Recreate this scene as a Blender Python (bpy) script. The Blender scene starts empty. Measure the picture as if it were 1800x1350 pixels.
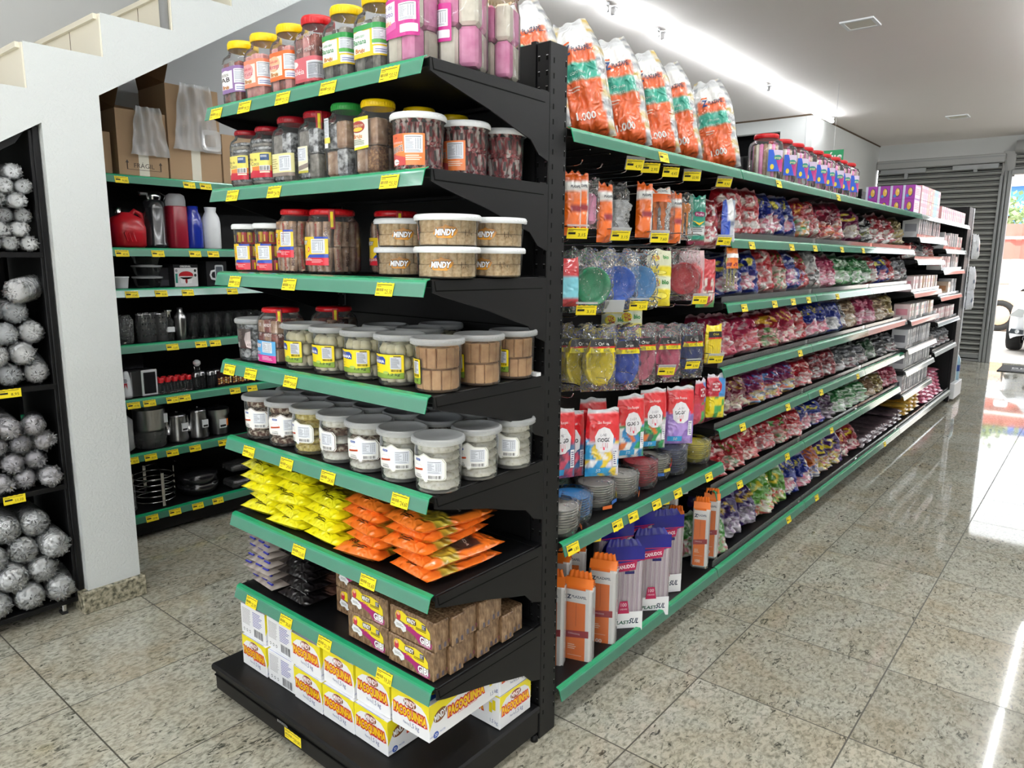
import bpy, bmesh, math, random
import numpy as np
from mathutils import Vector, Matrix
from mathutils.geometry import tessellate_polygon
random.seed(7); PI = math.pi
SC = bpy.context.scene; COL = SC.collection

# ------------------------------------------------------------ camera
cam_data = bpy.data.cameras.new('camera'); cam = bpy.data.objects.new('camera', cam_data); COL.objects.link(cam)
R_ = Vector((0.77045447, 0.63744219, 0.00820697)); U_ = Vector((-0.11670903, 0.12838261, 0.98483344)); F_ = Vector((-0.62672076, 0.75972716, -0.17330821))
M = Matrix((R_, U_, -F_)).transposed().to_4x4(); M.translation = Vector((1.22931, -1.63928, 1.5)); cam.matrix_world = M
cam_data.sensor_width = 36; cam_data.lens = 1267.3 * 36 / 1800; cam_data.clip_start = 0.05; cam_data.clip_end = 200
SC.camera = cam
# ------------------------------------------------------------ view, sky, sun
SC.view_settings.view_transform = 'Standard'; SC.view_settings.look = 'None'; SC.view_settings.gamma = 1
SC.view_settings.use_curve_mapping = False; SC.view_settings.exposure = 0.62
W = bpy.data.worlds.new('world'); SC.world = W; W.use_nodes = True
bg = W.node_tree.nodes['Background']; bg.inputs[0].default_value = (0.93, 0.97, 1.0, 1); bg.inputs[1].default_value = 2.7
po = bpy.data.lights.new('fill_window_portal', 'AREA'); po.shape = 'RECTANGLE'; po.size = 5.6; po.size_y = 2.3; po.cycles.is_portal = True
po_ = bpy.data.objects.new('fill_window_portal', po); COL.objects.link(po_); po_.location = (1.6, -5.02, 1.45); po_.rotation_euler = (math.radians(90), 0, math.radians(180))  # portal of an unseen window, added behind the camera for fill light
sun_data = bpy.data.lights.new('sun', 'SUN'); sun_data.energy = 6.0; sun_data.angle = math.radians(2); sun_data.color = (1, .96, .9)
sun = bpy.data.objects.new('sun', sun_data); COL.objects.link(sun); sun.rotation_euler = (math.radians(35), math.radians(18), 0); sun.location = (3, 20, 8)
# the ceiling's LED tubes; the row before the end unit is unseen, added for light: TUBES = (x, y of one end, y of the other)
TUBE_Z = 3.222; TUBE_POWER = 29.0
TUBES = [(-1.75, .72, 3.0), (-1.75, 3.06, 3.74), (-1.75, 3.80, 6.04), (-1.75, 6.09, 8.32),
         (.84, -4.6, -2.3), (.84, -2.24, .06), (.84, .12, 2.42), (.84, 2.48, 4.78), (.84, 4.84, 7.14), (.84, 7.2, 9.5),
         (-.45, -4.6, -2.3), (-.45, -3.9+1.66, .06), (3.3, -4.6, -2.3), (3.3, -2.24, .06), (3.3, .12, 2.42), (3.3, 2.48, 4.78), (3.3, 4.84, 7.14),  # first row here unseen, added to light the end unit's front
         (-2.55, -4.4, -2.1)]
try:
    SC.cycles.use_denoising = True; SC.cycles.max_bounces = 10; SC.cycles.transparent_max_bounces = 24
    SC.cycles.diffuse_bounces = 4; SC.cycles.glossy_bounces = 4; SC.cycles.transmission_bounces = 6; SC.cycles.caustics_reflective = False; SC.cycles.caustics_refractive = False
    SC.cycles.sample_clamp_indirect = 4.0; SC.cycles.use_adaptive_sampling = True
except Exception: pass

# ------------------------------------------------------------ materials
MATS = {}
def mat(name, rgb, rough=.5, spec=.5, metal=0., coat=0., emis=None, alpha=None, bump=None, trans=0., sheen=0):
    if name in MATS: return MATS[name]
    m = bpy.data.materials.new(name); m.use_nodes = True; nt = m.node_tree; b = nt.nodes['Principled BSDF']
    b.inputs['Base Color'].default_value = (*rgb, 1); b.inputs['Roughness'].default_value = rough
    b.inputs['Specular IOR Level'].default_value = spec; b.inputs['Metallic'].default_value = metal
    b.inputs['Coat Weight'].default_value = coat; b.inputs['Coat Roughness'].default_value = .08
    if emis: b.inputs['Emission Color'].default_value = (*emis[0], 1); b.inputs['Emission Strength'].default_value = emis[1]
    if bump:
        sc, st, dist = bump[:3]
        tc = nt.nodes.new('ShaderNodeTexCoord'); n = nt.nodes.new('ShaderNodeTexNoise'); n.inputs['Scale'].default_value = sc; n.inputs['Detail'].default_value = 3
        if len(bump) > 3: n.inputs['Distortion'].default_value = bump[3]
        bp = nt.nodes.new('ShaderNodeBump'); bp.inputs['Strength'].default_value = st; bp.inputs['Distance'].default_value = dist
        nt.links.new(tc.outputs['Object'], n.inputs['Vector']); nt.links.new(n.outputs['Fac'], bp.inputs['Height']); nt.links.new(bp.outputs['Normal'], b.inputs['Normal'])
    MATS[name] = m; return m
def nodes(name):
    m = bpy.data.materials.new(name); m.use_nodes = True; nt = m.node_tree; nt.nodes.clear(); MATS[name] = m
    return m, nt, nt.nodes, nt.links
def N(nt, t, **k):
    n = nt.nodes.new(t)
    for a, v in k.items():
        if a in n.inputs.keys(): n.inputs[a].default_value = v
        else: setattr(n, a, v)
    return n
def ramp(nt, stops, interp='LINEAR'):
    r = nt.nodes.new('ShaderNodeValToRGB'); cr = r.color_ramp; cr.interpolation = interp
    while len(cr.elements) < len(stops): cr.elements.new(.5)
    for e, (p, c) in zip(cr.elements, stops): e.position = p; e.color = (*c, 1) if len(c) == 3 else c
    return r
def srgb(h):
    h = h.lstrip('#'); c = [int(h[i:i+2], 16) / 255 for i in (0, 2, 4)]
    return tuple(x / 12.92 if x <= .04045 else ((x + .055) / 1.055) ** 2.4 for x in c)
PRINT = {}
def ink(h):                                                     # a printed colour
    n = 'print_' + h.lstrip('#')
    if n not in MATS: mat(n, srgb(h), .38, .4, coat=.25)
    return n
mat('black_steel', (.004, .004, .0045), .45, .26, bump=(900, .25, .001))
mat('black_gap', (.002, .002, .002), .8, .1)
mat('green_strip', srgb('#46977a'), .25, .5, coat=.5)
mat('green_lip', srgb('#1f9465'), .25, .5, coat=.5)
mat('pale_sheen_strip', srgb('#cfd8d4'), .25, .5, coat=.5)  # pale strips; on far top shelves the white stands for a reflection
mat('tag_yellow', srgb('#f6e02c'), .45, .3)
mat('tag_ink', (.02, .02, .02), .6, .2)
mat('white_lid', srgb('#eef1f4'), .35, .45)
mat('yellow_lid', srgb('#f0cb08'), .35, .45)
mat('red_lid', srgb('#c4141e'), .3, .5)
mat('dark_red_lid', srgb('#a01424'), .3, .5)
mat('green_lid', srgb('#2f9e46'), .35, .45)
mat('chrome', (.75, .75, .76), .12, .5, 1.0)
mat('brushed_steel', (.55, .55, .56), .28, .5, 1.0)
mat('cardboard', srgb('#a88c6e'), .8, .2, bump=(60, .15, .002)); mat('cardboard_dark', srgb('#7a5a3c'), .85, .2)
mat('white_plastic', srgb('#e8eaec'), .3, .5); mat('blue_plastic', srgb('#1c2f96'), .18, .5, coat=.4); mat('red_plastic', srgb('#a81620'), .3, .5)
mat('dark_plastic', (.015, .015, .017), .2, .5, coat=.5); mat('maroon_plastic', srgb('#8c1c2c'), .25, .5)
def clear_mat(name, tint=(.97, .98, .98), haze=.04, rough=.06, wrinkle=0., scale=30., gloss=1.0, blend=.22):
    m, nt, n, l = nodes(name)
    out = N(nt, 'ShaderNodeOutputMaterial'); tr = N(nt, 'ShaderNodeBsdfTransparent'); tr.inputs[0].default_value = (*tint, 1)
    gl = N(nt, 'ShaderNodeBsdfGlossy'); gl.inputs['Roughness'].default_value = rough; gl.inputs['Color'].default_value = (gloss,) * 3 + (1,)
    df = N(nt, 'ShaderNodeBsdfDiffuse'); df.inputs[0].default_value = (.85, .87, .88, 1)
    lw = N(nt, 'ShaderNodeLayerWeight'); lw.inputs['Blend'].default_value = blend
    m1 = N(nt, 'ShaderNodeMixShader'); m2 = N(nt, 'ShaderNodeMixShader'); m2.inputs[0].default_value = haze
    l.new(lw.outputs['Fresnel'], m1.inputs[0]); l.new(tr.outputs[0], m1.inputs[1]); l.new(gl.outputs[0], m1.inputs[2])
    l.new(m1.outputs[0], m2.inputs[1]); l.new(df.outputs[0], m2.inputs[2]); l.new(m2.outputs[0], out.inputs[0])
    if wrinkle:
        tc = N(nt, 'ShaderNodeTexCoord'); no = N(nt, 'ShaderNodeTexNoise'); no.inputs['Scale'].default_value = scale; no.inputs['Detail'].default_value = 4; no.inputs['Distortion'].default_value = 1.6
        try: no.noise_type = 'RIDGED_MULTIFRACTAL'
        except Exception: pass
        bp = N(nt, 'ShaderNodeBump'); bp.inputs['Strength'].default_value = wrinkle; bp.inputs['Distance'].default_value = .02
        l.new(tc.outputs['Object'], no.inputs['Vector']); l.new(no.outputs[0], bp.inputs['Height'])
        l.new(bp.outputs[0], gl.inputs['Normal']); l.new(bp.outputs[0], lw.inputs['Normal'])
        if haze > .09:
            rp = ramp(nt, [(.55, (haze,) * 3), (.9, (min(1, haze * 3.2),) * 3)]); l.new(no.outputs[0], rp.inputs[0]); l.new(rp.outputs[0], m2.inputs[0])
    return m
clear_mat('clear_plastic', tint=(1, 1, 1), haze=.05); clear_mat('clear_lid', haze=.36, rough=.15)
clear_mat('glass', haze=.015, rough=.02, gloss=1.0)
clear_mat('clear_film', tint=(1, 1, 1), haze=.055, rough=.07, wrinkle=1., scale=30, blend=.30)
clear_mat('milky_film', tint=(1, 1, 1), haze=.38, rough=.09, wrinkle=1., scale=22, blend=.34)
clear_mat('smoke_lid', tint=(.3, .3, .32), haze=.02)
def film_mat(name, rough, bumpst, scale, coat):
    m, nt, n, l = nodes(name); out = N(nt, 'ShaderNodeOutputMaterial'); b = N(nt, 'ShaderNodeBsdfPrincipled')
    at = N(nt, 'ShaderNodeAttribute', attribute_name='Col'); l.new(at.outputs['Color'], b.inputs['Base Color'])
    b.inputs['Roughness'].default_value = rough; b.inputs['Coat Weight'].default_value = coat; b.inputs['Coat Roughness'].default_value = .07
    tc = N(nt, 'ShaderNodeTexCoord'); no = N(nt, 'ShaderNodeTexNoise'); no.inputs['Scale'].default_value = scale; no.inputs['Detail'].default_value = 4; no.inputs['Distortion'].default_value = 1.4
    try: no.noise_type = 'RIDGED_MULTIFRACTAL'
    except Exception: pass
    bp = N(nt, 'ShaderNodeBump'); bp.inputs['Strength'].default_value = bumpst; bp.inputs['Distance'].default_value = .014
    l.new(tc.outputs['Object'], no.inputs['Vector']); l.new(no.outputs[0], bp.inputs['Height']); l.new(bp.outputs[0], b.inputs['Normal']); l.new(bp.outputs[0], b.inputs['Coat Normal'])
    l.new(b.outputs[0], out.inputs[0]); return m
film_mat('printed_film', .3, .8, 24, .9); film_mat('printed_film_soft', .35, .45, 18, .6)
def noise_mat(name, stops, scale, rough=.7, bump=.4, detail=4, spec=.3, dist=.004, stretch=(1, 1, 1)):
    m, nt, n, l = nodes(name); out = N(nt, 'ShaderNodeOutputMaterial'); b = N(nt, 'ShaderNodeBsdfPrincipled')
    tc = N(nt, 'ShaderNodeTexCoord'); mp = N(nt, 'ShaderNodeMapping'); mp.inputs['Scale'].default_value = stretch
    no = N(nt, 'ShaderNodeTexNoise'); no.inputs['Scale'].default_value = scale; no.inputs['Detail'].default_value = detail
    r = ramp(nt, stops); l.new(tc.outputs['Object'], mp.inputs[0]); l.new(mp.outputs[0], no.inputs['Vector']); l.new(no.outputs[0], r.inputs[0]); l.new(r.outputs[0], b.inputs['Base Color'])
    bp = N(nt, 'ShaderNodeBump'); bp.inputs['Strength'].default_value = bump; bp.inputs['Distance'].default_value = dist
    l.new(no.outputs[0], bp.inputs['Height']); l.new(bp.outputs[0], b.inputs['Normal']); b.inputs['Roughness'].default_value = rough; b.inputs['Specular IOR Level'].default_value = spec
    l.new(b.outputs[0], out.inputs[0]); return m
S = srgb
noise_mat('coconut_white', [(.25, S('#b5b1a0')), (.45, S('#ece9dc')), (.7, S('#fbfaf4'))], 90)
noise_mat('coconut_brown', [(.3, S('#3a241c')), (.48, S('#6b4636')), (.62, S('#d8cab4'))], 90)
noise_mat('coconut_yellow', [(.3, S('#8f7a3a')), (.5, S('#d8c36a')), (.7, S('#f0e6b0'))], 90)
noise_mat('fudge', [(.3, S('#b98a5e')), (.7, S('#d8ac7c'))], 40, .6); noise_mat('cream_candy', [(.3, S('#ece2b8')), (.7, S('#fbf6da'))], 40, .6)
noise_mat('peanut_roll', [(.3, S('#cdaa7c')), (.6, S('#ecd2a8'))], 120, .8)
noise_mat('jelly_dark', [(.35, S('#241f20')), (.7, S('#55504c'))], 60, .2, .8, spec=.6)
noise_mat('jelly_grey', [(.35, S('#6d6a66')), (.7, S('#a9a49c'))], 60, .3, .6)
noise_mat('jelly_red', [(.35, S('#5a2420')), (.7, S('#a3584c'))], 60, .2, .8, spec=.6)
noise_mat('jelly_pink', [(.3, S('#c87f80')), (.7, S('#e8b0a8'))], 50, .3, .6)
noise_mat('jelly_rose', [(.3, S('#d872a8')), (.7, S('#f0a0cc'))], 30, .25, .5); noise_mat('jelly_cream', [(.3, S('#cfc8b8')), (.7, S('#efe8da'))], 30, .25, .5)
noise_mat('peanut_brittle', [(.3, S('#4a2f22')), (.5, S('#8a6040')), (.75, S('#c9a070'))], 160, .35, .8)
noise_mat('candy_wrap', [(.4, S('#6e1420')), (.5, S('#b04048')), (.62, S('#e8dcd8'))], 70, .2, .6, stretch=(1, 1, .4), spec=.6)
noise_mat('wrapped_brown', [(.35, S('#8c6a52')), (.6, S('#b6957a')), (.75, S('#e0d4c8'))], 45, .2, .6, spec=.6)
noise_mat('brown_pack', [(.3, S('#4f3a28')), (.5, S('#7d6248')), (.8, S('#a98d6e'))], 130, .25, .5, spec=.6, stretch=(1, 1, .35))
noise_mat('silver_wrap', [(.4, S('#4a4c50')), (.6, S('#c9ccd0'))], 60, .15, .7, spec=.8)
mat('ceiling_white', srgb('#e6e0dc'), .75, .2)
# ------------------------------------------------------------ mesh helpers
class MB:
    def __init__(s): s.v = []; s.f = []; s.m = []; s.sm = []; s.mats = []; s.col = None
    def mi(s, n):
        if n not in s.mats: s.mats.append(n)
        return s.mats.index(n)
    def add(s, vs, fs, m, smooth=False, M=None):
        o = len(s.v)
        if M is not None: vs = [M @ Vector(v) for v in vs]
        s.v += [tuple(v) for v in vs]; k = s.mi(m)
        for f in fs: s.f.append(tuple(o + i for i in f)); s.m.append(k); s.sm.append(smooth)
        return s
    def box(s, x0, y0, z0, x1, y1, z1, m, c=0, M=None):
        if c <= 0:
            vs = [(x, y, z) for z in (z0, z1) for y in (y0, y1) for x in (x0, x1)]
            return s.add(vs, [(0, 2, 3, 1), (4, 5, 7, 6), (0, 1, 5, 4), (2, 6, 7, 3), (0, 4, 6, 2), (1, 3, 7, 5)], m, False, M)
        bm = bmesh.new(); C = (x0, x1), (y0, y1), (z0, z1)
        for a in (0, 1):
            for b in (0, 1):
                for d in (0, 1):
                    p = (C[0][a], C[1][b], C[2][d]); q = (c if a == 0 else -c, c if b == 0 else -c, c if d == 0 else -c)
                    for k in range(3): bm.verts.new([p[j] + (0 if j == k else q[j]) for j in range(3)])
        bmesh.ops.convex_hull(bm, input=bm.verts); bmesh.ops.dissolve_limit(bm, angle_limit=.01, verts=bm.verts, edges=bm.edges)
        bm.verts.ensure_lookup_table(); bm.verts.index_update()
        vs = [v.co.copy() for v in bm.verts]; fs = [tuple(v.index for v in f.verts) for f in bm.faces]; bm.free()
        return s.add(vs, fs, m, False, M)
    def lathe(s, prof, m, n=28, ex=2.0, cx=0, cy=0, M=None, smooth=True, disp=None, capb=False, capt=False, ph=0.0, exs=None, sx=1., sy=1.):
        vs = []
        for i, (r, z) in enumerate(prof):
            e = exs[i] if exs else ex
            for k in range(n):
                t = 2 * PI * k / n + ph; c_, s_ = math.cos(t), math.sin(t)
                q = r if e == 2 else r / (abs(c_) ** e + abs(s_) ** e) ** (1 / e)
                x, y, zz = q * c_ * sx, q * s_ * sy, z
                if disp: d = disp(t, z); x += c_ * d; y += s_ * d
                vs.append((cx + x, cy + y, zz))
        fs = [(i * n + k, i * n + (k + 1) % n, (i + 1) * n + (k + 1) % n, (i + 1) * n + k) for i in range(len(prof) - 1) for k in range(n)]
        if capb: fs.append(tuple(reversed(range(n))))
        if capt: fs.append(tuple((len(prof) - 1) * n + k for k in range(n)))
        return s.add(vs, fs, m, smooth, M)
    def tube(s, pts, r, m, n=8, caps=True, M=None):
        pts = [Vector(p) for p in pts]; vs = []; up = Vector((0, 0, 1)); rr = r if isinstance(r, (list, tuple)) else [r] * len(pts)
        for i, p in enumerate(pts):
            d = (pts[min(i + 1, len(pts) - 1)] - pts[max(i - 1, 0)]).normalized()
            a = d.cross(up) if abs(d.z) < .95 else d.cross(Vector((1, 0, 0))); a.normalize(); b = d.cross(a)
            for k in range(n): t = 2 * PI * k / n; vs.append(p + a * math.cos(t) * rr[i] + b * math.sin(t) * rr[i])
        fs = [(i * n + k, i * n + (k + 1) % n, (i + 1) * n + (k + 1) % n, (i + 1) * n + k) for i in range(len(pts) - 1) for k in range(n)]
        if caps: fs += [tuple(range(n)), tuple((len(pts) - 1) * n + k for k in reversed(range(n)))]
        return s.add(vs, fs, m, True, M)
    def prism(s, poly, fn, m, smooth=False, M=None):             # poly: 2D points, fn(p, side 0/1) -> 3D
        n = len(poly); vs = [fn(p, 0) for p in poly] + [fn(p, 1) for p in poly]
        tr = tessellate_polygon([[Vector((p[0], p[1], 0)) for p in poly]])
        fs = [tuple(t) for t in tr] + [tuple(n + i for i in reversed(t)) for t in tr] + [(i, (i + 1) % n, n + (i + 1) % n, n + i) for i in range(n)]
        return s.add(vs, fs, m, smooth, M)
    def art(s, A, fn, step=None):                                # A: Art, fn(u, v, off) -> 3D
        for (mt, lay), tris in A.sets().items():
            vs, fs = tris
            if step:
                bm = bmesh.new(); bv = [bm.verts.new((x, y, 0)) for x, y in vs]
                for f in fs:
                    try: bm.faces.new([bv[i] for i in f])
                    except ValueError: pass
                x0 = min(x for x, y in vs); x1 = max(x for x, y in vs); k = math.floor(x0 / step) + 1
                while k * step < x1:
                    bmesh.ops.bisect_plane(bm, geom=bm.verts[:] + bm.edges[:] + bm.faces[:], plane_co=(k * step, 0, 0), plane_no=(1, 0, 0)); k += 1
                bm.verts.index_update(); vs = [(v.co.x, v.co.y) for v in bm.verts]; fs = [tuple(v.index for v in f.verts) for f in bm.faces]; bm.free()
            s.add([fn(x, y, .00025 + lay * .00022) for x, y in vs], fs, mt, True)
        return s
    def grid(s, fn, nu, nv, m, smooth=True, cyc=False, flip=False):
        vs = [fn(i / nu, j / nv) for j in range(nv + 1) for i in range(nu + (0 if cyc else 1))]; w = nu if cyc else nu + 1
        fs = [(j * w + i, j * w + (i + 1) % w, (j + 1) * w + (i + 1) % w, (j + 1) * w + i) for j in range(nv) for i in range(nu)]
        if flip: fs = [tuple(reversed(f)) for f in fs]
        return s.add(vs, fs, m, smooth)
    def mesh(s, name):
        me = bpy.data.meshes.new(name); me.from_pydata(s.v, [], s.f); me.update()
        for n in s.mats: me.materials.append(MATS[n])
        me.polygons.foreach_set('material_index', s.m); me.polygons.foreach_set('use_smooth', s.sm)
        if s.col is not None:
            ca = me.color_attributes.new('Col', 'FLOAT_COLOR', 'POINT'); arr = np.ones((len(s.v), 4), np.float32); arr[:len(s.col), :3] = s.col
            ca.data.foreach_set('color', arr.ravel())
        return me
    def build(s, name, parent=None, loc=(0, 0, 0), rz=0.0, rot=None):
        return link(name, s.mesh(name), parent, loc, rz, rot)
def link(name, me, parent=None, loc=(0, 0, 0), rz=0.0, rot=None):
    o = bpy.data.objects.new(name, me); COL.objects.link(o); o.parent = parent; o.location = loc; o.rotation_euler = rot or (0, 0, rz); return o
def tag(o, label, cat, group=None):
    o['label'] = label; o['category'] = cat
    if group: o['group'] = group
    return o
def thing(name, label, cat, loc=(0, 0, 0), rz=0.0, group=None, rot=None):
    return tag(link(name, None, None, loc, rz, rot), label, cat, group)
def struct(o): o['kind'] = 'structure'; return o
def stuff(o): o['kind'] = 'stuff'; return o
KIDS = {}
def dup(o, label=None, loc=None, rz=None, rot=None, group=None, parent=None):
    c = o.copy(); COL.objects.link(c); c.parent = parent
    if parent is None:
        if label: c['label'] = label
        if group: c['group'] = group
        if loc is not None: c.location = loc
        if rz is not None: c.rotation_euler = (0, 0, rz)
        if rot is not None: c.rotation_euler = rot
    for ch in kids(o): dup(ch, parent=c)
    return c
def kids(o):
    if o.name not in KIDS: KIDS[o.name] = [k for k in bpy.data.objects if k.parent == o]
    return KIDS[o.name]
class Stock:                                                     # one of each kind is built, then copied
    def __init__(s, make): s.make = make; s.first = None
    def put(s, label, loc, rz=0.0, group=None, rot=None):
        if len(label.replace('-', ' ').split()) > 16: print('LONG', label)
        if s.first is None: s.first = s.make(); o = s.first
        else: return dup(s.first, label, loc, rz if rot is None else None, rot, group)
        o['label'] = label; o.location = loc; o.rotation_euler = rot or (0, 0, rz)
        if group: o['group'] = group
        return o
# ------------------------------------------------------------ printed artwork, as flat polygons in metres
FONT = {}
def glyphs(t, bold=0.0):
    k = (t, bold)
    if k not in FONT:
        cu = bpy.data.curves.new('t', 'FONT'); cu.body = t; cu.size = 1; cu.resolution_u = 2; cu.offset = bold; cu.fill_mode = 'FRONT'
        ob = bpy.data.objects.new('t', cu); me = bpy.data.meshes.new_from_object(ob)
        vs = [(v.co.x, v.co.y) for v in me.vertices]; fs = [tuple(p.vertices) for p in me.polygons]
        bpy.data.objects.remove(ob); bpy.data.curves.remove(cu); bpy.data.meshes.remove(me); FONT[k] = (vs, fs)
    return FONT[k]
class Art:
    def __init__(s): s.items = []
    def sets(s):
        d = {}
        for m, l, vs, fs in s.items:
            V, Fc = d.setdefault((m, l), ([], [])); o = len(V); V += vs; Fc += [tuple(o + i for i in f) for f in fs]
        return d
    def poly(s, pts, c, l=0):
        tr = tessellate_polygon([[Vector((x, y, 0)) for x, y in pts]]); s.items.append((ink(c) if c[0] == '#' else c, l, list(pts), [tuple(t) for t in tr])); return s
    def rect(s, x, y, w, h, c, l=0): return s.poly([(x, y), (x + w, y), (x + w, y + h), (x, y + h)], c, l)
    def rr(s, x, y, w, h, r, c, l=0, n=4):
        p = []
        for cx, cy, a in ((x + w - r, y + r, -90), (x + w - r, y + h - r, 0), (x + r, y + h - r, 90), (x + r, y + r, 180)):
            p += [(cx + r * math.cos(math.radians(a + 90 * i / n)), cy + r * math.sin(math.radians(a + 90 * i / n))) for i in range(n + 1)]
        return s.poly(p, c, l)
    def ell(s, cx, cy, rx, ry, c, l=0, n=20, rot=0): 
        cr, sr = math.cos(rot), math.sin(rot)
        return s.poly([(cx + rx * math.cos(t) * cr - ry * math.sin(t) * sr, cy + rx * math.cos(t) * sr + ry * math.sin(t) * cr) for t in [2 * PI * i / n for i in range(n)]], c, l)
    def text(s, t, x, y, h, c, l=1, w=None, bold=.0, ol=None, ow=.03, sh=0., rot=0., arc=0.):
        # centred on (x, y); h: cap height; w: squeezed to this width; ol: colour of the outline below
        vs, fs = glyphs(t, 0.)
        if not vs: return s
        x0 = min(v[0] for v in vs); x1 = max(v[0] for v in vs); y1 = .70
        kx = ky = h / y1
        if w: kx = w / (x1 - x0)
        cr, sr = math.cos(rot), math.sin(rot)
        def tf(V):
            o = []
            for a, b in V:
                X = (a - (x0 + x1) / 2) * kx; Y = (b - y1 / 2) * ky; X += Y * sh
                if arc: Y += arc * h * (1 - (2 * X / max(1e-6, (x1 - x0) * kx)) ** 2)
                o.append((x + X * cr - Y * sr, y + X * sr + Y * cr))
            return o
        if ol:
            v2, f2 = glyphs(t, bold + ow); s.items.append((ink(ol) if ol[0] == '#' else ol, l, tf(v2), f2)); l += 1
        v1, f1 = glyphs(t, bold); s.items.append((ink(c) if c[0] == '#' else c, l, tf(v1), f1)); return s
    def lines(s, x, y, w, h, n, c, l=1, rag=.3, k=.45):           # rows of tiny print
        for i in range(n): s.rect(x, y + h * (i + .3) / n, w * (1 - rag * random.random()), h / n * k, c, l)
        return s
    def nutri(s, x, y, w, h, l=1):
        s.rr(x, y, w, h, min(w, h) * .04, '#e4e8f0', l); s.rect(x + w * .08, y + h * .88, w * .84, h * .035, '#555a66', l + 1)
        s.lines(x + w * .08, y + h * .22, w * .5, h * .6, 9, '#7b8290', l + 1, .5, .35)
        for q in (.66, .78, .9): s.lines(x + w * (q - .05), y + h * .22, w * .07, h * .6, 9, '#7b8290', l + 1, .2, .35)
        for q in (.62, .74, .86): s.rect(x + w * q, y + h * .2, w * .008, h * .64, '#555a66', l + 1)
        return s.lines(x + w * .08, y + h * .05, w * .84, h * .12, 2, '#8d93a0', l + 1, .2, .4)
    def bars(s, x, y, w, h, l=1, c='#101010', bgc='#f2f2f2'):
        if bgc: s.rect(x - w * .06, y - h * .1, w * 1.12, h * 1.25, bgc, l)
        R = random.Random(5); q = 0.
        while q < 1:
            b = R.choice((.02, .03, .05)); 
            if q + b < 1: s.rect(x + w * q, y, w * b, h, c, l + 1)
            q += b + R.choice((.02, .035, .05))
        return s
def cylmap(r, z0, a0, n=2.0, tap=0.0, H=1.0):                     # u along the wall from angle a0, v up from z0
    def f(u, v, off):
        rad = r + tap * v; t = a0 + u / r; c_, s_ = math.cos(t), math.sin(t)
        q = rad if n == 2 else rad / (abs(c_) ** n + abs(s_) ** n) ** (1 / n)
        return ((q + off) * c_, (q + off) * s_, z0 + v)
    return f
def flat(o, U, V, Nn=None):
    o, U, V = Vector(o), Vector(U), Vector(V); Nn = Vector(Nn) if Nn is not None else U.cross(V).normalized()
    return lambda u, v, off: o + U * u + V * v + Nn * off
ORD = ['first', 'second', 'third', 'fourth', 'fifth', 'sixth', 'seventh', 'eighth', 'ninth', 'tenth', 'eleventh', 'twelfth', 'thirteenth', 'fourteenth', 'fifteenth', 'sixteenth', 'seventeenth', 'eighteenth', 'nineteenth', 'twentieth', 'twenty-first', 'twenty-second', 'twenty-third', 'twenty-fourth', 'twenty-fifth', 'twenty-sixth', 'twenty-seventh', 'twenty-eighth', 'twenty-ninth', 'thirtieth']
def nz(*a):                                                      # cheap smooth value noise in [-1, 1]
    x, y, z = (list(a) + [0, 0])[:3]
    return (math.sin(x * 1.7 + 1.3 * math.sin(y * 1.1 + z)) + math.sin(y * 2.3 + 1.7 * math.sin(z * 1.3 + x * .7)) + math.sin(z * 1.9 + 1.1 * math.sin(x * 1.9 + y))) / 3

# ------------------------------------------------------------ pillow bags
def bag_fn(w, h, d, seed=0, slump=.0, lean=.0, flat_bottom=True, wr=1.0, taper=.10):
    # local frame: u across (x), v up (z), bulges to -y (front) and +y (back)
    def f(u, v, side, off=0.):
        a = 2 * u - 1; b = v
        ed = max(0., 1 - abs(a) ** 2.6) ** .55
        vv = (b / .12 if b < .12 else 1.) if flat_bottom else min(1., b / .14)
        top = max(0., 1 - b) ; tt = min(1., top / .34)
        p = ed * math.sin(min(1, vv) * PI / 2) ** .7 * math.sin(tt * PI / 2) ** .9
        wob = wr * .07 * (nz(u * 9 + seed, v * 7, side * 3) + .6 * nz(u * 21, v * 17 + seed, side) + .5 * abs(nz(u * 33 + v * 20, v * 29 + seed, side))) * (.4 + p)
        y = d / 2 * p * (1 + wob * 2.2) * (1 + slump * (.5 - b))
        nar = 1 - .06 * p - taper * (1 - tt) ** 1.5 + .02 * nz(v * 11 + seed, side)
        x = a * w / 2 * nar
        z = b * h + .010 * nz(u * 8 + seed) * (1 if b > .95 else 0) + (0.004 * p)
        crv = .10 * h * max(0, b - .5) ** 2 * 2 if flat_bottom else 0
        yy = (-y if side == 0 else y) + crv + (-off if side == 0 else off)
        return (x, yy, z)
    return f
def bag(name, w, h, d, colf, seed=0, nu=16, nv=22, matn='printed_film', parent=None, art=None, wr=1.0, slump=.3, flat_bottom=True, taper=.10):
    f = bag_fn(w, h, d, seed, slump, wr=wr, flat_bottom=flat_bottom, taper=taper); mb = MB(); cols = []
    for side in (0, 1):
        mb.grid(lambda u, v: f(u, v, side), nu, nv, matn, True, flip=side == 1)
        for j in range(nv + 1):
            for i in range(nu + 1): cols.append(colf(i / nu, j / nv, side))
    mb.col = np.array(cols, np.float32)
    if art: mb.art(art, lambda x, y, off: f(x / w + .5, y / h, 0, off * 1.6 + .0026), step=w / 24)
    return mb.build(name, parent)
def lerp(a, b, t): return tuple(a[i] + (b[i] - a[i]) * t for i in range(3))
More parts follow.
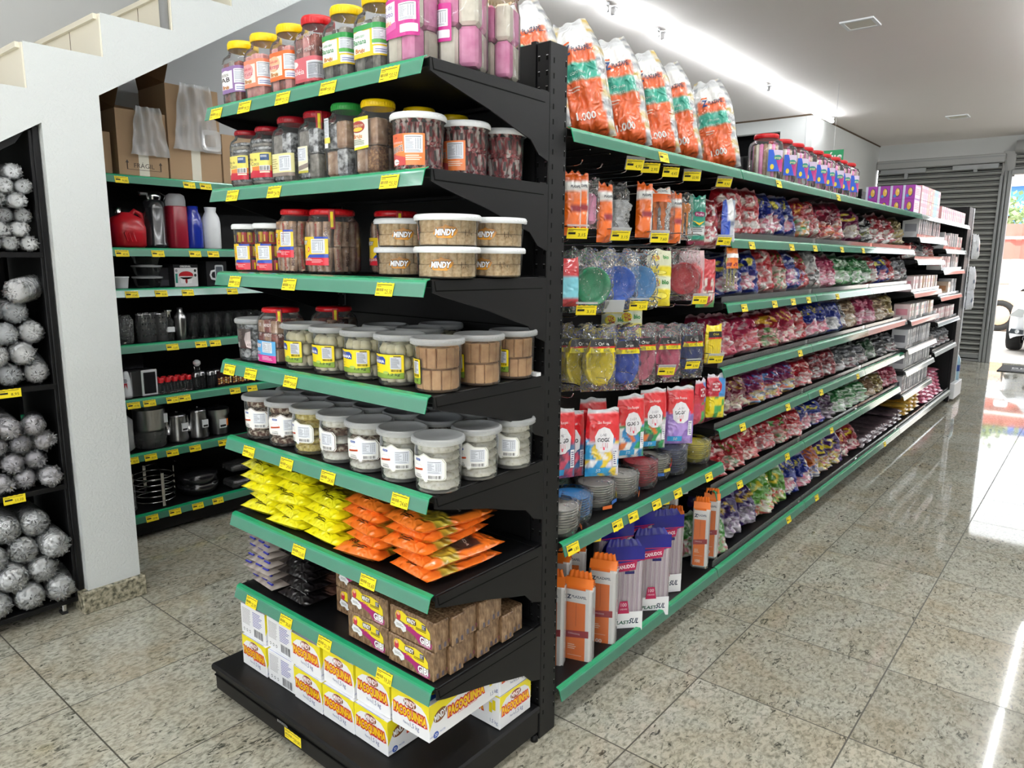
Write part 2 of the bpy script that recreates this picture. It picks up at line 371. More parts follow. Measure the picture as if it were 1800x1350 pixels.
# ------------------------------------------------------------ the room
def floor_mat():
    m, nt, n, l = nodes('granite_tiles'); out = N(nt, 'ShaderNodeOutputMaterial'); b = N(nt, 'ShaderNodeBsdfPrincipled')
    tc = N(nt, 'ShaderNodeTexCoord'); sx = N(nt, 'ShaderNodeSeparateXYZ'); l.new(tc.outputs['Object'], sx.inputs[0])
    def mth(op, a, bb=None, c=None):
        q = N(nt, 'ShaderNodeMath', operation=op)
        for i, x in enumerate((a, bb, c)):
            if x is None: continue
            if isinstance(x, (int, float)): q.inputs[i].default_value = x
            else: l.new(x, q.inputs[i])
        return q.outputs[0]
    gx = mth('DIVIDE', mth('SUBTRACT', sx.outputs[0], .2328 - 20 * .5137), .5137); gy = mth('DIVIDE', mth('SUBTRACT', sx.outputs[1], .1352 - 20 * .5101), .5101)
    def edge(g): fr = mth('FRACT', g); return mth('MINIMUM', fr, mth('SUBTRACT', 1., fr))
    grout = mth('LESS_THAN', mth('MINIMUM', edge(gx), edge(gy)), .0048)
    cell = N(nt, 'ShaderNodeCombineXYZ'); l.new(mth('FLOOR', gx), cell.inputs[0]); l.new(mth('FLOOR', gy), cell.inputs[1])
    wn = N(nt, 'ShaderNodeTexWhiteNoise'); l.new(cell.outputs[0], wn.inputs['Vector'])
    sc = N(nt, 'ShaderNodeVectorMath', operation='SCALE'); l.new(wn.outputs['Color'], sc.inputs[0]); sc.inputs['Scale'].default_value = 9.
    ad = N(nt, 'ShaderNodeVectorMath', operation='ADD'); l.new(tc.outputs['Object'], ad.inputs[0]); l.new(sc.outputs[0], ad.inputs[1])
    def noise(scale, stretch, rotz, det=5, dist=.6, rough=.6):
        mp = N(nt, 'ShaderNodeMapping'); mp.inputs['Scale'].default_value = stretch; mp.inputs['Rotation'].default_value = (0, 0, rotz); l.new(ad.outputs[0], mp.inputs[0])
        q = N(nt, 'ShaderNodeTexNoise'); q.inputs['Scale'].default_value = scale; q.inputs['Detail'].default_value = det; q.inputs['Distortion'].default_value = dist; q.inputs['Roughness'].default_value = rough
        l.new(mp.outputs[0], q.inputs['Vector']); return q.outputs[0]
    base = ramp(nt, [(.32, S('#85867a')), (.45, S('#adac9e')), (.58, S('#c9c7b9'))]); l.new(noise(75, (1, .6, 1), .5), base.inputs[0])
    tint = ramp(nt, [(.4, (1, 1, 1)), (.7, S('#eadccb'))]); l.new(noise(3.2, (1, 1, 1), 0, 3), tint.inputs[0])
    mx = N(nt, 'ShaderNodeMix', data_type='RGBA', blend_type='MULTIPLY'); mx.inputs[0].default_value = .8; l.new(base.outputs[0], mx.inputs[6]); l.new(tint.outputs[0], mx.inputs[7])
    sp = noise(58, (1, .42, 1), .5, 6, 1.2, .68); big = noise(6, (1, 1, 1), .3, 3)
    spm = ramp(nt, [(.585, (0, 0, 0)), (.64, (1, 1, 1))]); l.new(mth('ADD', sp, mth('MULTIPLY', mth('SUBTRACT', big, .5), .22)), spm.inputs[0])
    mx2 = N(nt, 'ShaderNodeMix', data_type='RGBA'); l.new(mth('MULTIPLY', spm.outputs[0], .86), mx2.inputs[0]); l.new(mx.outputs[2], mx2.inputs[6]); mx2.inputs[7].default_value = (*S('#2c2f28'), 1)
    mx3 = N(nt, 'ShaderNodeMix', data_type='RGBA'); l.new(grout, mx3.inputs[0]); l.new(mx2.outputs[2], mx3.inputs[6]); mx3.inputs[7].default_value = (*S('#4c4a40'), 1)
    tb = N(nt, 'ShaderNodeMix', data_type='RGBA', blend_type='MULTIPLY'); tb.inputs[0].default_value = 1.; l.new(mx3.outputs[2], tb.inputs[6])
    br = ramp(nt, [(0, (.8, .8, .8)), (1, (1, 1, 1))]); l.new(wn.outputs['Value'], br.inputs[0]); l.new(br.outputs[0], tb.inputs[7])
    l.new(tb.outputs[2], b.inputs['Base Color']); l.new(mth('ADD', mth('MULTIPLY', grout, .5), .04), b.inputs['Roughness']); b.inputs['Specular IOR Level'].default_value = .45
    l.new(b.outputs[0], out.inputs[0])
floor_mat()
noise_mat('granite_skirting', [(.35, S('#4b4a3e')), (.5, S('#8f8a76')), (.65, S('#b5ac98'))], 55, .25, .0, 6, .5)
mat('plaster_white', srgb('#d3d7d6'), .75, .2, bump=(95, .38, .008, .4)); mat('wall_paint', srgb('#cfd0ce'), .7, .2); mat('wall_grey', srgb('#b9bbbb'), .7, .2)
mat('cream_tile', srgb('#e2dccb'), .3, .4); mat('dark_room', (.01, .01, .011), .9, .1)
mat('shutter_grey', srgb('#adadab'), .45, .5, .1); mat('rail_grey', srgb('#9a9c9c'), .4, .5, .3); mat('grout_brown', srgb('#5a4c3e'), .8, .1)
mat('asphalt', srgb('#c9c3bb'), .8, .2); mat('street_wall', srgb('#f2efea'), .8, .1); mat('red_fence', srgb('#b06a60'), .6, .2); mat('blue_paint', srgb('#4a78c8'), .6, .2)
mat('car_white', srgb('#e9ebee'), .2, .5, coat=.8); mat('car_glass', (.05, .06, .07), .05, .6); mat('rubber', (.02, .02, .02), .7, .2); mat('lamp_lens', (.75, .78, .8), .05, .6, .5); mat('car_tan', srgb('#c8a488'), .3, .5)
struct(MB().box(-3.2, -5, -.1, 5, 11.3, 0, 'granite_tiles').build('floor'))
struct(MB().box(-3.2, -5, 3.28, 5, 11.5, 3.4, 'ceiling_white').build('ceiling'))
struct(MB().box(-3.2, -5, 0, -3.05, 7.95, 3.28, 'wall_grey').build('wall_left'))
struct(MB().box(-3.2, -5.1, 0, -1.2, -5, 3.28, 'wall_paint').box(4.4, -5.1, 0, 5, -5, 3.28, 'wall_paint').box(-1.2, -5.1, 2.6, 4.4, -5, 3.28, 'wall_paint').box(-1.2, -5.1, 0, 4.4, -5, .3, 'wall_paint').build('wall_rear'))
wf = MB().box(-1.2, -5.08, .3, 4.4, -5.03, .36, 'rail_grey').box(-1.2, -5.08, 2.54, 4.4, -5.03, 2.6, 'rail_grey'); [wf.box(x, -5.08, .36, x + .05, -5.03, 2.54, 'rail_grey') for x in (-1.2, .2, 1.6, 3.0, 4.35)]; struct(wf.build('fill_window_1'))  # unseen window, added in the rear wall to let in fill light
struct(MB().box(5, -5, 0, 5.1, 11.5, 3.28, 'wall_paint').build('wall_right'))
# the storeroom block in the far corner, with a dark hatch; its long wall runs on to the shutter
w = MB(); w.box(-3.2, 7.95, 0, -2.95, 8.05, 3.28, 'wall_paint'); w.box(-2.95, 7.95, 0, -1.88, 8.05, 2.0, 'wall_paint'); w.box(-2.95, 7.95, 3.11, -1.88, 8.05, 3.28, 'wall_paint'); w.box(-2.275, 7.95, 2.0, -1.88, 8.05, 3.11, 'wall_paint')
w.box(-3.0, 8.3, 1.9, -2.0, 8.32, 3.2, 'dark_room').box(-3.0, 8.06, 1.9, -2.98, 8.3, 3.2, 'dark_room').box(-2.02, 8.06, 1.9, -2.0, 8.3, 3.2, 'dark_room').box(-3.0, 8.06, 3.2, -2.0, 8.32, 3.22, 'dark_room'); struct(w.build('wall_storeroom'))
struct(MB().box(-2.98, 7.93, 1.97, -2.25, 7.955, 2.0, 'wall_paint').build('trim_hatch'))
struct(MB().box(-1.98, 8.05, 0, -1.88, 11.25, 3.28, 'wall_paint').build('wall_partition'))
struct(MB().box(-1.885, 7.945, 0, -1.872, 7.96, 3.28, 'wall_paint').box(-1.96, 7.944, 0, -1.952, 7.951, 3.28, 'wall_grey').build('trim_corner'))
struct(MB().box(-2.0, 11.27, 3.03, 5, 11.5, 3.28, 'wall_paint').box(2.2, 11.27, 0, 5, 11.5, 3.03, 'wall_paint').build('wall_back'))
struct(MB().box(-1.9, 7.93, 3.262, -1.87, 11.25, 3.28, 'grout_brown').box(-3.05, 7.935, 3.262, -1.87, 7.952, 3.28, 'grout_brown').build('trim_ceiling'))
# roller shutter (closed) and the half-hidden roll over the open doorway
mat('shutter_groove_shade', srgb('#3c3c3c'), .7, .2)  # recessed slat faces coloured darker, painting in the shade of the grooves
def shutter(x0, x1, z0, z1, name):
    prof = []; z = z0; p = .078
    while z < z1:
        prof += [(0, z), (-.004, z + .006), (-.026, z + .012), (-.030, z + .022), (-.026, z + .034), (-.002, z + .040), (-.002, z + .048), (-.012, z + .053), (-.012, z + .058), (0, z + .064)]; z += p
    mb = MB(); n = len(prof); vs = [(x0, 11.22 + a, zz) for a, zz in prof] + [(x1, 11.22 + a, zz) for a, zz in prof]
    mb.add(vs, [(i, n + i, n + i + 1, i + 1) for i in range(n - 1) if i % 10 not in (5, 8, 9)], 'shutter_grey'); mb.add(vs, [(i, n + i, n + i + 1, i + 1) for i in range(n - 1) if i % 10 in (5, 8, 9)], 'shutter_groove_shade'); return mb.build(name)
d1 = struct(shutter(-1.86, -.20, .09, 2.98, 'door_1'))
struct(MB().box(-1.86, 11.19, 0, -.20, 11.225, .10, 'rail_grey', .004).box(-1.86, 11.188, .035, -.2, 11.19, .05, 'black_gap').build('door_sill_rail', d1))
hd = MB(); hd.box(-1.87, 11.13, 2.9, -.17, 11.25, 3.03, 'shutter_grey', .01).box(-1.87, 11.12, 2.985, -.17, 11.135, 3.0, 'rail_grey').box(-1.80, 11.1, 2.82, -1.17, 11.14, 2.89, 'rail_grey', .004).box(-.82, 11.1, 2.82, -.24, 11.14, 2.89, 'rail_grey', .004)
hd.box(-1.46, 11.105, 2.74, -1.41, 11.15, 2.84, 'rail_grey', .003).box(-.55, 11.105, 2.78, -.5, 11.15, 2.84, 'rail_grey', .003)
struct(hd.build('shutter_head', d1))
struct(MB().box(-.215, 11.15, 0, -.175, 11.25, 2.72, 'rail_grey', .004).box(-.165, 11.14, 0, -.125, 11.25, 2.78, 'rail_grey', .004).box(-.12, 11.15, 0, -.07, 11.25, 2.78, 'rail_grey', .004).box(-.175, 11.2, 0, -.12, 11.25, 2.7, 'shutter_grey').box(-.15, 11.12, 1.17, -.125, 11.14, 1.3, 'chrome', .004).build('trim_1'))
struct(MB().box(-.21, 11.20, 2.70, -.05, 11.28, 3.06, 'shutter_grey', .004).build('trim_3')); struct(MB().tube([(-.17, 11.12, 2.92), (-.145, 11.10, 2.8), (-.14, 11.10, .5)], .012, 'rail_grey', 6).build('trim_2'))
d2 = struct(shutter(-.06, 2.3, 2.80, 3.16, 'door_2')); struct(MB().box(-.08, 11.1, 2.72, 2.3, 11.25, 2.79, 'rail_grey', .01).tube([(-.06, 11.15, 3.1), (2.3, 11.15, 3.1)], .09, 'shutter_grey', 14).build('shutter_roll', d2))
# ------------------------------------------------------------ street
struct(MB().box(-8, 11.3, -.12, 14, 30, -.005, 'asphalt').build('ground_street')); struct(MB().box(-8, -16, -.12, 14, -5.0, -.105, 'asphalt').build('ground_rear'))
struct(MB().box(-8, 18.6, 0, 14, 18.8, 1.55, 'street_wall').build('wall_street'))
fe = thing('metal_fence', 'red corrugated metal fence on top of the white street wall', 'fence', (0, 0, 0))
fb = MB()
pr_ = [(-8 + i * .1, 18.58 + (.03 if (i // 2) % 2 else -.03)) for i in range(220)]
fb.add([(x, y, 1.55) for x, y in pr_] + [(x, y, 2.34) for x, y in pr_], [(i, i + 1, 221 + i, 220 + i) for i in range(219)], 'red_fence'); fb.build('fence_sheet', fe)
MB().box(-8, 18.5, 2.0, 14, 18.54, 2.06, 'street_wall').build('fence_rail', fe)
tag(MB().box(-1.36, 24, 0, -.2, 26, 3.62, 'blue_paint').box(-1.4, 23.9, 3.62, -.1, 26, 3.72, 'street_wall').build('blue_building'), 'blue building wall seen above the red fence across the street', 'building')
bu = MB(); rr_ = random.Random(3); mat('leaf', srgb('#93a878'), .6, .2)
for i in range(500):
    a, b_, c_ = [rr_.gauss(0, .35) for _ in range(3)]; p = Vector((-.95 + a, 20.2 + b_, 2.6 + c_ * .5)); q = Vector([rr_.uniform(-.1, .1) for _ in range(3)]); r_ = Vector([rr_.uniform(-.1, .1) for _ in range(3)])
    bu.add([p, p + q, p + q + r_, p + r_], [(0, 1, 2, 3)], 'leaf')
bu.tube([(-.95, 20.2, 0), (-.94, 20.2, 1.2), (-.95, 20.2, 2.6)], .05, 'cardboard_dark')
tag(bu.build('leafy_bush'), 'pale green leafy bush behind the red metal fence', 'bush')
# white car, nose towards the shop
def car():
    # sections from nose (y=0) to tail, half width as a function of height rows
    secs = [(0.00, .70, [.34, .42, .55, .66, .68, .69]), (.10, .80, [.24, .36, .55, .74, .77, .78]), (.35, .87, [.22, .36, .58, .82, .86, .87]), (.8, .88, [.22, .36, .6, .90, .95, .96]), (1.25, .88, [.22, .36, .62, .96, 1.02, 1.03]),
            (1.75, .88, [.22, .36, .62, .98, 1.25, 1.36]), (2.2, .88, [.22, .36, .62, .98, 1.38, 1.47]), (3.2, .88, [.22, .36, .62, .98, 1.36, 1.46]), (3.8, .86, [.24, .36, .62, .98, 1.15, 1.2]), (4.1, .78, [.34, .42, .6, .8, .95, 1.0])]
    mb = MB(); vs = []; K = 11
    for y, hw, zs in secs:
        cab = zs[5] > 1.1
        ws = [hw * .96, hw, hw, hw * (.97), hw * (.80 if cab else .84), hw * (.62 if cab else .5)]
        row = [(-ws[k], y - (.0 if k > 1 else 0), zs[k]) for k in range(6)] + [(ws[k], y, zs[k]) for k in range(5, -1, -1)]
        vs += row
    n = 12
    fs = [(i * n + k, i * n + k + 1, (i + 1) * n + k + 1, (i + 1) * n + k) for i in range(len(secs) - 1) for k in range(n - 1)] + [tuple(reversed(range(n))), tuple((len(secs) - 1) * n + k for k in range(n))]
    bm = bmesh.new(); bv = [bm.verts.new(v) for v in vs]; [bm.faces.new([bv[i] for i in f]) for f in fs]
    bmesh.ops.recalc_face_normals(bm, faces=bm.faces); me = bpy.data.meshes.new('body'); bm.to_mesh(me); bm.free(); me.materials.append(MATS['car_white']); me.materials.append(MATS['car_glass'])
    for p in me.polygons:
        p.use_smooth = True
        if p.center.z > 1.03 and abs(p.normal.z) < .93 and 1.25 < p.center.y < 3.9: p.material_index = 1
    return me
ct = thing('parked_car', 'white hatchback parked outside the open doorway, nose towards the shop', 'car', (.79, 12.62, 0), math.radians(-3))
cb = link('body', car(), ct); sb = cb.modifiers.new('s', 'SUBSURF'); sb.levels = sb.render_levels = 2
def cpart(name, mb): return mb.build(name, ct)
for sx_ in (-1, 1):
    h = MB(); h.poly = None
    h.prism([(0, .62), (.30, .60), (.34, .70), (.12, .745)], lambda p, q: (sx_ * (.83 - p[0]), .03 + (.34 - p[0]) * -.25 + .12 + q * .02 - .02 * 1 + (0 if q else -.06), p[1]), 'lamp_lens'); h.build('headlight', ct)
    f_ = MB(); f_.prism([(0, .34), (.2, .33), (.2, .40), (.03, .42)], lambda p, q: (sx_ * (.80 - p[0]), .02 + (0 if q else -.05), p[1]), 'car_glass'); f_.lathe([(0, 0), (.035, .0), (.03, .01)], 'lamp_lens', 12, M=Matrix.Translation((sx_ * .68, -.04, .375)) @ Matrix.Rotation(PI / 2, 4, 'X')); f_.build('fog_lamp', ct)
    for yy in (.75, 3.25):
        wl = MB(); Mx = Matrix.Translation((sx_ * .80, yy, .31)) @ Matrix.Rotation(PI / 2, 4, 'Y')
        wl.lathe([(.2, -.1), (.29, -.1), (.31, -.07), (.31, .07), (.29, .1), (.2, .1)], 'rubber', 28, M=Mx); wl.lathe([(0, .085 * sx_), (.19, .1 * sx_), (.2, .09 * sx_)], 'brushed_steel', 20, M=Mx); wl.build('wheel', ct)
    mr = MB(); mr.box(sx_ * .97 - .11, 1.28, .98, sx_ * .97 + .11, 1.40, 1.11, 'car_white', .03); mr.box(sx_ * .86 - .04, 1.32, .98, sx_ * .86 + .04, 1.36, 1.02, 'dark_plastic'); mr.build('wing_mirror', ct)
cpart('grille', MB().box(-.52, -.035, .50, .52, .0, .57, 'dark_plastic', .01).box(-.6, -.05, .24, .6, 0, .30, 'dark_plastic', .01)); cpart('number_plate', MB().box(-.2, -.06, .40, .2, -.04, .5, 'white_plastic', .004))
t2 = thing('parked_van', 'tan vehicle side with its wheel behind the white car', 'car', (0, 0, 0))
MB().box(-3.5, 17.2, .3, .3, 18.2, 1.0, 'car_tan', .12).box(-3.2, 17.3, 1.0, -.2, 18.1, 1.5, 'car_white', .14).build('body', t2)
for xx in (-2.9, -.62):
    wl = MB(); Mx = Matrix.Translation((xx, 17.22, .34)) @ Matrix.Rotation(PI / 2, 4, 'X'); wl.lathe([(0, .0), (.2, .02), (.22, .05), (.33, .05), (.34, -.1)], 'rubber', 26, M=Mx); wl.lathe([(0, .06), (.2, .07), (.21, .05)], 'car_tan', 20, M=Mx); wl.build('wheel', t2)
mm = MB(); mm.box(.12, 10.25, 0, 1.3, 11.0, .012, 'mat_dark' if 'mat_dark' in MATS else 'rubber', .003)
mw = Art(); mw.text('BEM VINDO', .59, .42, .13, '#c9c9c4', 0, w=.9).lines(.15, .14, .9, .2, 3, '#8b8b88', 0, .3, .3); mm.art(mw, flat((.12, 10.25, .012), (1, 0, 0), (0, 1, 0)))
tag(mm.build('door_mat'), 'dark doormat with pale lettering lying in the open doorway', 'doormat')
# ------------------------------------------------------------ ceiling lamps
mat('tube_glow', (1, 1, 1), .5, emis=((.93, .97, 1.0), TUBE_POWER)); mat('panel_off', srgb('#d8d4c6'), .4)
for i, (x, y0, y1) in enumerate(TUBES):  # seen rows and the added unseen one alike
    where = 'over the far side aisle' if x < -1.7 else 'over the main aisle'
    t = thing('tube_light', 'glowing white tube lamp %s, %s of its line' % (where, ORD[i] if i < 4 else ORD[i - 4]), 'lamp', (x, (y0 + y1) / 2, TUBE_Z), 0, 'ceiling tube lamps')
    L_ = (y1 - y0) / 2; MB().tube([(0, -L_ + .03, 0), (0, L_ - .03, 0)], .020, 'tube_glow', 10).build('tube', t)
    for s_ in (-1, 1): MB().box(-.014, s_ * (L_ - .018) - .018, -.014, .014, s_ * (L_ - .018) + .018, .035, 'brushed_steel', .003).box(-.02, s_ * (L_ - .03) - .02, .03, .02, s_ * (L_ - .03) + .02, .045, 'white_plastic').build('tube_holder', t)
for k, (x, y) in enumerate([(-.49, 4.585), (-.515, 9.2)]):
    p = thing('ceiling_panel_light', ['unlit square panel lamp flush in the ceiling above the near shelves', 'unlit square panel lamp flush in the ceiling near the roller shutter'][k], 'lamp', (x, y, 3.28), 0, None)
    MB().box(-.12, -.12, -.012, .12, -.095, -.0005, 'white_plastic').box(-.12, .095, -.012, .12, .12, -.0005, 'white_plastic').box(-.12, -.095, -.012, -.095, .095, -.0005, 'white_plastic').box(.095, -.095, -.012, .12, .095, -.0005, 'white_plastic').build('frame', p)
    MB().box(-.095, -.095, -.008, .095, .095, -.0005, 'panel_off').build('diffuser', p)
sg = thing('hanging_sign', 'green hanging aisle sign with white lettering above the shelves', 'sign', (-1.195, 6.5, 2.388))
mat('sign_green', srgb('#128a54'), .4, .4); sb_ = MB().box(-.26, -.004, 0, .12, .004, .235, 'sign_green')
sb_.art(Art().text('PAPÉIS', -.0, .13, .11, '#f4f6f4', 0, w=.34, ol='#f4f6f4', ow=.02), flat((-.065, -.004, 0), (1, 0, 0), (0, 0, 1))); sb_.build('board', sg)
MB().tube([(.02, 0, .23), (.02, 0, .9)], .0015, 'brushed_steel', 4).build('hanging_wire', sg)
# ------------------------------------------------------------ stairs on the far side of the first aisle
st = MB(); XS = -1.97
Y0 = [-1.27, -.94, -.61, -.33, -.04, .24, .52, .80, 1.08, 1.36, 1.64, 1.92, 2.2, 2.48]; zt = [2.27 + .165 * (i - 2) for i in range(len(Y0))]
sof = lambda y: 2.12 + .62 * (y + .36)
poly = [(-1.5, sof(-1.5))] ; poly = []
for i in range(len(Y0) - 1):
    if zt[i] > 3.27: break
    poly += [(Y0[i], zt[i]), (Y0[i + 1], zt[i])]
last = poly[-1][0]; up = poly; low = [(last, sof(last)), (-.36, sof(-.36))]
stp = up + low + [(-.36, 0), (-.574, 0), (-.574, sof(-.574) ), (-1.27, sof(-1.27))]
st.prism(stp, lambda p, q: (XS - (.13 if q else 0), p[0], p[1]), 'plaster_white'); struct(st.build('wall_stringer'))
tr = MB(); rs = MB()
for i in range(len(Y0) - 1):
    if zt[i] > 3.1: break
    tr.box(-3.05, Y0[i] - .02, zt[i] - .022, XS - .02, Y0[i + 1], zt[i] - .002, 'cream_tile')
    if i: rs.box(-3.05, Y0[i] - .006, zt[i - 1] + .001, XS - .004, Y0[i] + .012, zt[i] - .004, 'cream_tile'); rs.box(-2.27, Y0[i] - .007, zt[i - 1], -2.267, Y0[i], zt[i] - .02, 'grout_brown'); rs.box(-2.62, Y0[i] - .007, zt[i - 1], -2.617, Y0[i], zt[i] - .02, 'grout_brown')
sf = MB(); y1_ = last; sf.prism([(-1.27, sof(-1.27) + .01), (y1_, sof(y1_) + .01), (y1_, sof(y1_) + .04), (-1.27, sof(-1.27) + .04)], lambda p, q: (-3.04 if q else XS - .13, p[0], p[1]), 'plaster_white')
struct(tr.build('trim_stair_treads')); struct(rs.build('trim_stair_risers')); struct(sf.build('wall_stair_soffit'))
bb = MB(); bb.box(-2.12, -.605, 0, -1.945, -.345, .092, 'granite_skirting', .004); struct(bb.build('baseboard_column'))
struct(MB().tube([(-2.0, -.06, 2.42), (-2.0, -.06, 3.27)], .018, 'rail_grey', 10).tube([(-2.0, .5, 2.75), (-2.0, .5, 3.27)], .018, 'rail_grey', 10).build('trim_handrail'))
# ------------------------------------------------------------ shelving
mat('car_glass', (0, 0, 0))
def tag_art(price, w=.064, h=.034, small=False):
    a = Art(); e = .0016
    top = [(w, h - e * .3)] + [(w * (1 - i / 8), h - (e if i % 2 else 0)) for i in range(1, 8)] + [(0, h)]
    a.poly([(0, 0), (w, 0)] + top, 'tag_yellow', 0)
    a.rect(w * .04, h * .80, w * .86, h * .05, 'tag_ink', 1); a.rect(w * .04, h * .69, w * .25, h * .04, 'tag_ink', 1)
    if not small:
        a.bars(w * .05, h * .34, w * .40, h * .22, 0, '#2a2a20', None); a.rect(w * .49, h * .42, w * .05, h * .05, 'tag_ink', 1); a.rect(w * .05, h * .17, w * .2, h * .04, 'tag_ink', 1)
        a.text(price, w * .75, h * .34, h * .32, 'tag_ink', 1, w=w * .40)
    else: a.text(price, w * .72, h * .36, h * .3, 'tag_ink', 1, w=w * .36); a.rect(w * .06, h * .4, w * .35, h * .2, 'tag_ink', 1)
    return a
def strip_mesh(L, pale=False):                                   # runs along +x, front towards -y, top lip at z = 0
    g, lp = ('pale_sheen_strip', 'pale_sheen_strip') if pale else ('green_strip', 'green_lip')
    P = [(0, 0), (-.011, -.004), (-.0135, -.009), (-.0235, -.043), (-.0215, -.0435), (-.0115, -.0105), (-.009, -.006), (0, -.003)]
    mb = MB(); n = len(P)
    for k, mt in ((0, lp), (1, lp), (2, g), (3, g), (4, g), (5, g), (6, lp), (7, lp)):
        a, b = P[k], P[(k + 1) % n]; mb.add([(0, *a), (L, *a), (L, *b), (0, *b)], [(0, 3, 2, 1)], mt)
    mb.add([(0, *p) for p in P], [tuple(range(n))], lp); mb.add([(L, *p) for p in P], [tuple(reversed(range(n)))], lp)
    mb.add([(.0, -.0155, -.0125), (L, -.0155, -.0125), (L, -.0252, -.0425), (0, -.0252, -.0425)], [(0, 3, 2, 1)], 'clear_plastic')
    return mb
TAGN = {}
def put_tag(parent, price, x, small=False, dz=0., rot=0.):       # on a price strip's face, at x along it
    k = (price, small)
    if k not in TAGN:
        w, h = (.064, .034); A = tag_art(price, w, h, small); u = Vector((0, -.010, -.034)).normalized()
        mb = MB(); mb.art(A, lambda a, b, off: Vector((a - w / 2, -.0262 - .0003, -.0455)) + Vector((0, -u.y * b, -u.z * b)) + Vector((0, -1, .3)).normalized() * off)
        TAGN[k] = mb.mesh('price_tag')
    return link('price_tag', TAGN[k], parent, (x, 0, dz), rot=(0, 0, rot))
def bracket_mesh(d, x, t=.004, big=True, n=-1):
    P = [(-d, -.004), (-d, -.032), (-d + .03, -.042)] + ([(-d * .55, -.085), (-d * .3, -.12), (-d * .18, -.135), (-d * .1, -.17), (0, -.185)] if big else [(-d * .5, -.06), (0, -.085)]) + [(0, -.004)]
    mb = MB(); mb.prism(P, lambda p, q: (x + (t if q else 0), p[0], p[1]), 'black_steel')
    mb.prism([(-d + .005, -.006), (-d + .01, -.03), (-.02, -.034), (-.02, -.032), (-d + .012, -.027), (-d + .0075, -.006)], lambda p, q: (x + t + (.0006 if q else -.0004), p[0], p[1]), 'black_gap')
    return mb
def post_mesh(x0, y0, x1, y1, H, slotx=True, sloty=True):
    mb = MB().box(x0, y0, .0, x1, y1, H, 'black_steel', .003); z = .08
    while z < H - .03:
        if slotx:
            for yy in (y0 + (y1 - y0) * .22, y0 + (y1 - y0) * .88): mb.box(x1 - .0002, yy - .002, z, x1 + .0006, yy + .002, z + .014, 'black_gap')
            for yy in (y0 + (y1 - y0) * .88,): mb.box(x1 - .0002, yy - .001, z + .014, x1 + .0008, yy + .001, z + .0165, 'brushed_steel')
        if sloty:
            for xx in (x0 + .008, x1 - .010): mb.box(xx - .003, y0 - .0006, z + .006, xx + .003, y0 + .0002, z + .018, 'black_gap'); mb.box(xx - .003, y0 - .0008, z + .018, xx + .003, y0 + .0002, z + .0195, 'brushed_steel')
        z += .0395
    return mb
ZE = [1.942, 1.702, 1.448, 1.169, .916, .653, .394]; WE = .956; DE = .445
eu = thing('end_shelf_unit', 'black end-of-aisle shelf unit with green price strips, nearest the camera'.replace('nearest the camera', 'loaded with sweets'), 'shelf', (0, 0, 0))
post_mesh(-.045, .0, 0, .083, 2.07).build('post', eu); post_mesh(-WE, .0, -WE + .045, .083, 2.07).build('post', eu)
MB().box(-WE + .045, .008, .04, -.045, .014, 2.072, 'black_steel').box(-.062, -.004, .12, -.046, .008, 2.074, 'black_steel').box(-WE + .045, .003, 1.30, -.046, .0085, 1.303, 'black_gap').box(-WE + .045, .003, .78, -.046, .0085, .783, 'black_gap').build('back_panel', eu)
MB().lathe([(0, 0), (.012, 0), (.012, .012), (.006, .02)], 'black_steel', 12, cx=-.01, cy=-.012).build('foot', eu)
bs = MB(); bs.box(-WE - .035, -.535, .028, .0, -.004, .112, 'black_steel', .004).box(-WE - .045, -.545, .098, .008, -.004, .123, 'black_steel', .006); bs.box(-WE - .036, -.538, .080, .004, -.53, .084, 'black_gap'); base = bs.build('base', eu)
bt = MB(); bt.art(tag_art('29,00', .085, .034), flat((-.56, -.5462, .052), (1, 0, 0), (0, 0, 1))); bt.box(-.60, -.5458, .086, -.545, -.545, .094, 'clear_plastic').build('price_tag', base)
TE = [[(-.89, '19,10'), (-.733, '19,20'), (-.543, '21,50'), (-.344, '19,10'), (-.112, '20,50')], [(-.824, '21,30'), (-.604, '24,70'), (-.12, '25,30')], [(-.839, '25,30'), (-.551, '25,25'), (-.145, '25,30')],
      [(-.901, '43,30'), (-.778, '25,00'), (-.567, '24,60')], [(-.814, '24,60'), (-.607, '24,60'), (-.405, '24,60'), (-.104, '24,60')], [(-.563, '15,60'), (-.242, '15,60')], [(-.85, '25,90'), (-.652, '30,60'), (-.452, '31,20'), (-.183, '19,30')]]
for k, z in enumerate(ZE):
    sh = MB().box(-WE + .006, -DE + .005, z - .022, -.006, -.0, z - .002, 'black_steel', .002).box(-WE + .006, -.03, z - .03, -.006, -.0, z - .0, 'black_steel').build('shelf', eu)
    bracket_mesh(DE, -.004).build('bracket', sh, (0, 0, z)); bracket_mesh(DE, -WE).build('bracket', sh, (0, 0, z))
    ps = strip_mesh(WE + .004 - .012).build('price_strip', sh, (-WE, -DE, z + .001))
    for x, p in TE[k]: put_tag(sh, p, x, rot=0).location = (x, -DE, z + .001)
tg = MB(); tg.art(tag_art('24,60', .05, .026), flat((-.06, -.004, 0), (.8, .6, 0), (0, -.1, .99))); tg = tg.box(-.02, .0, .012, .01, .02, .022, 'white_plastic').build('loose_tag', None, (-.01, -.04, 1.155)); tag(tg, 'loose yellow price ticket hanging off the end shelf edge by the last toffee bucket', 'price tag')

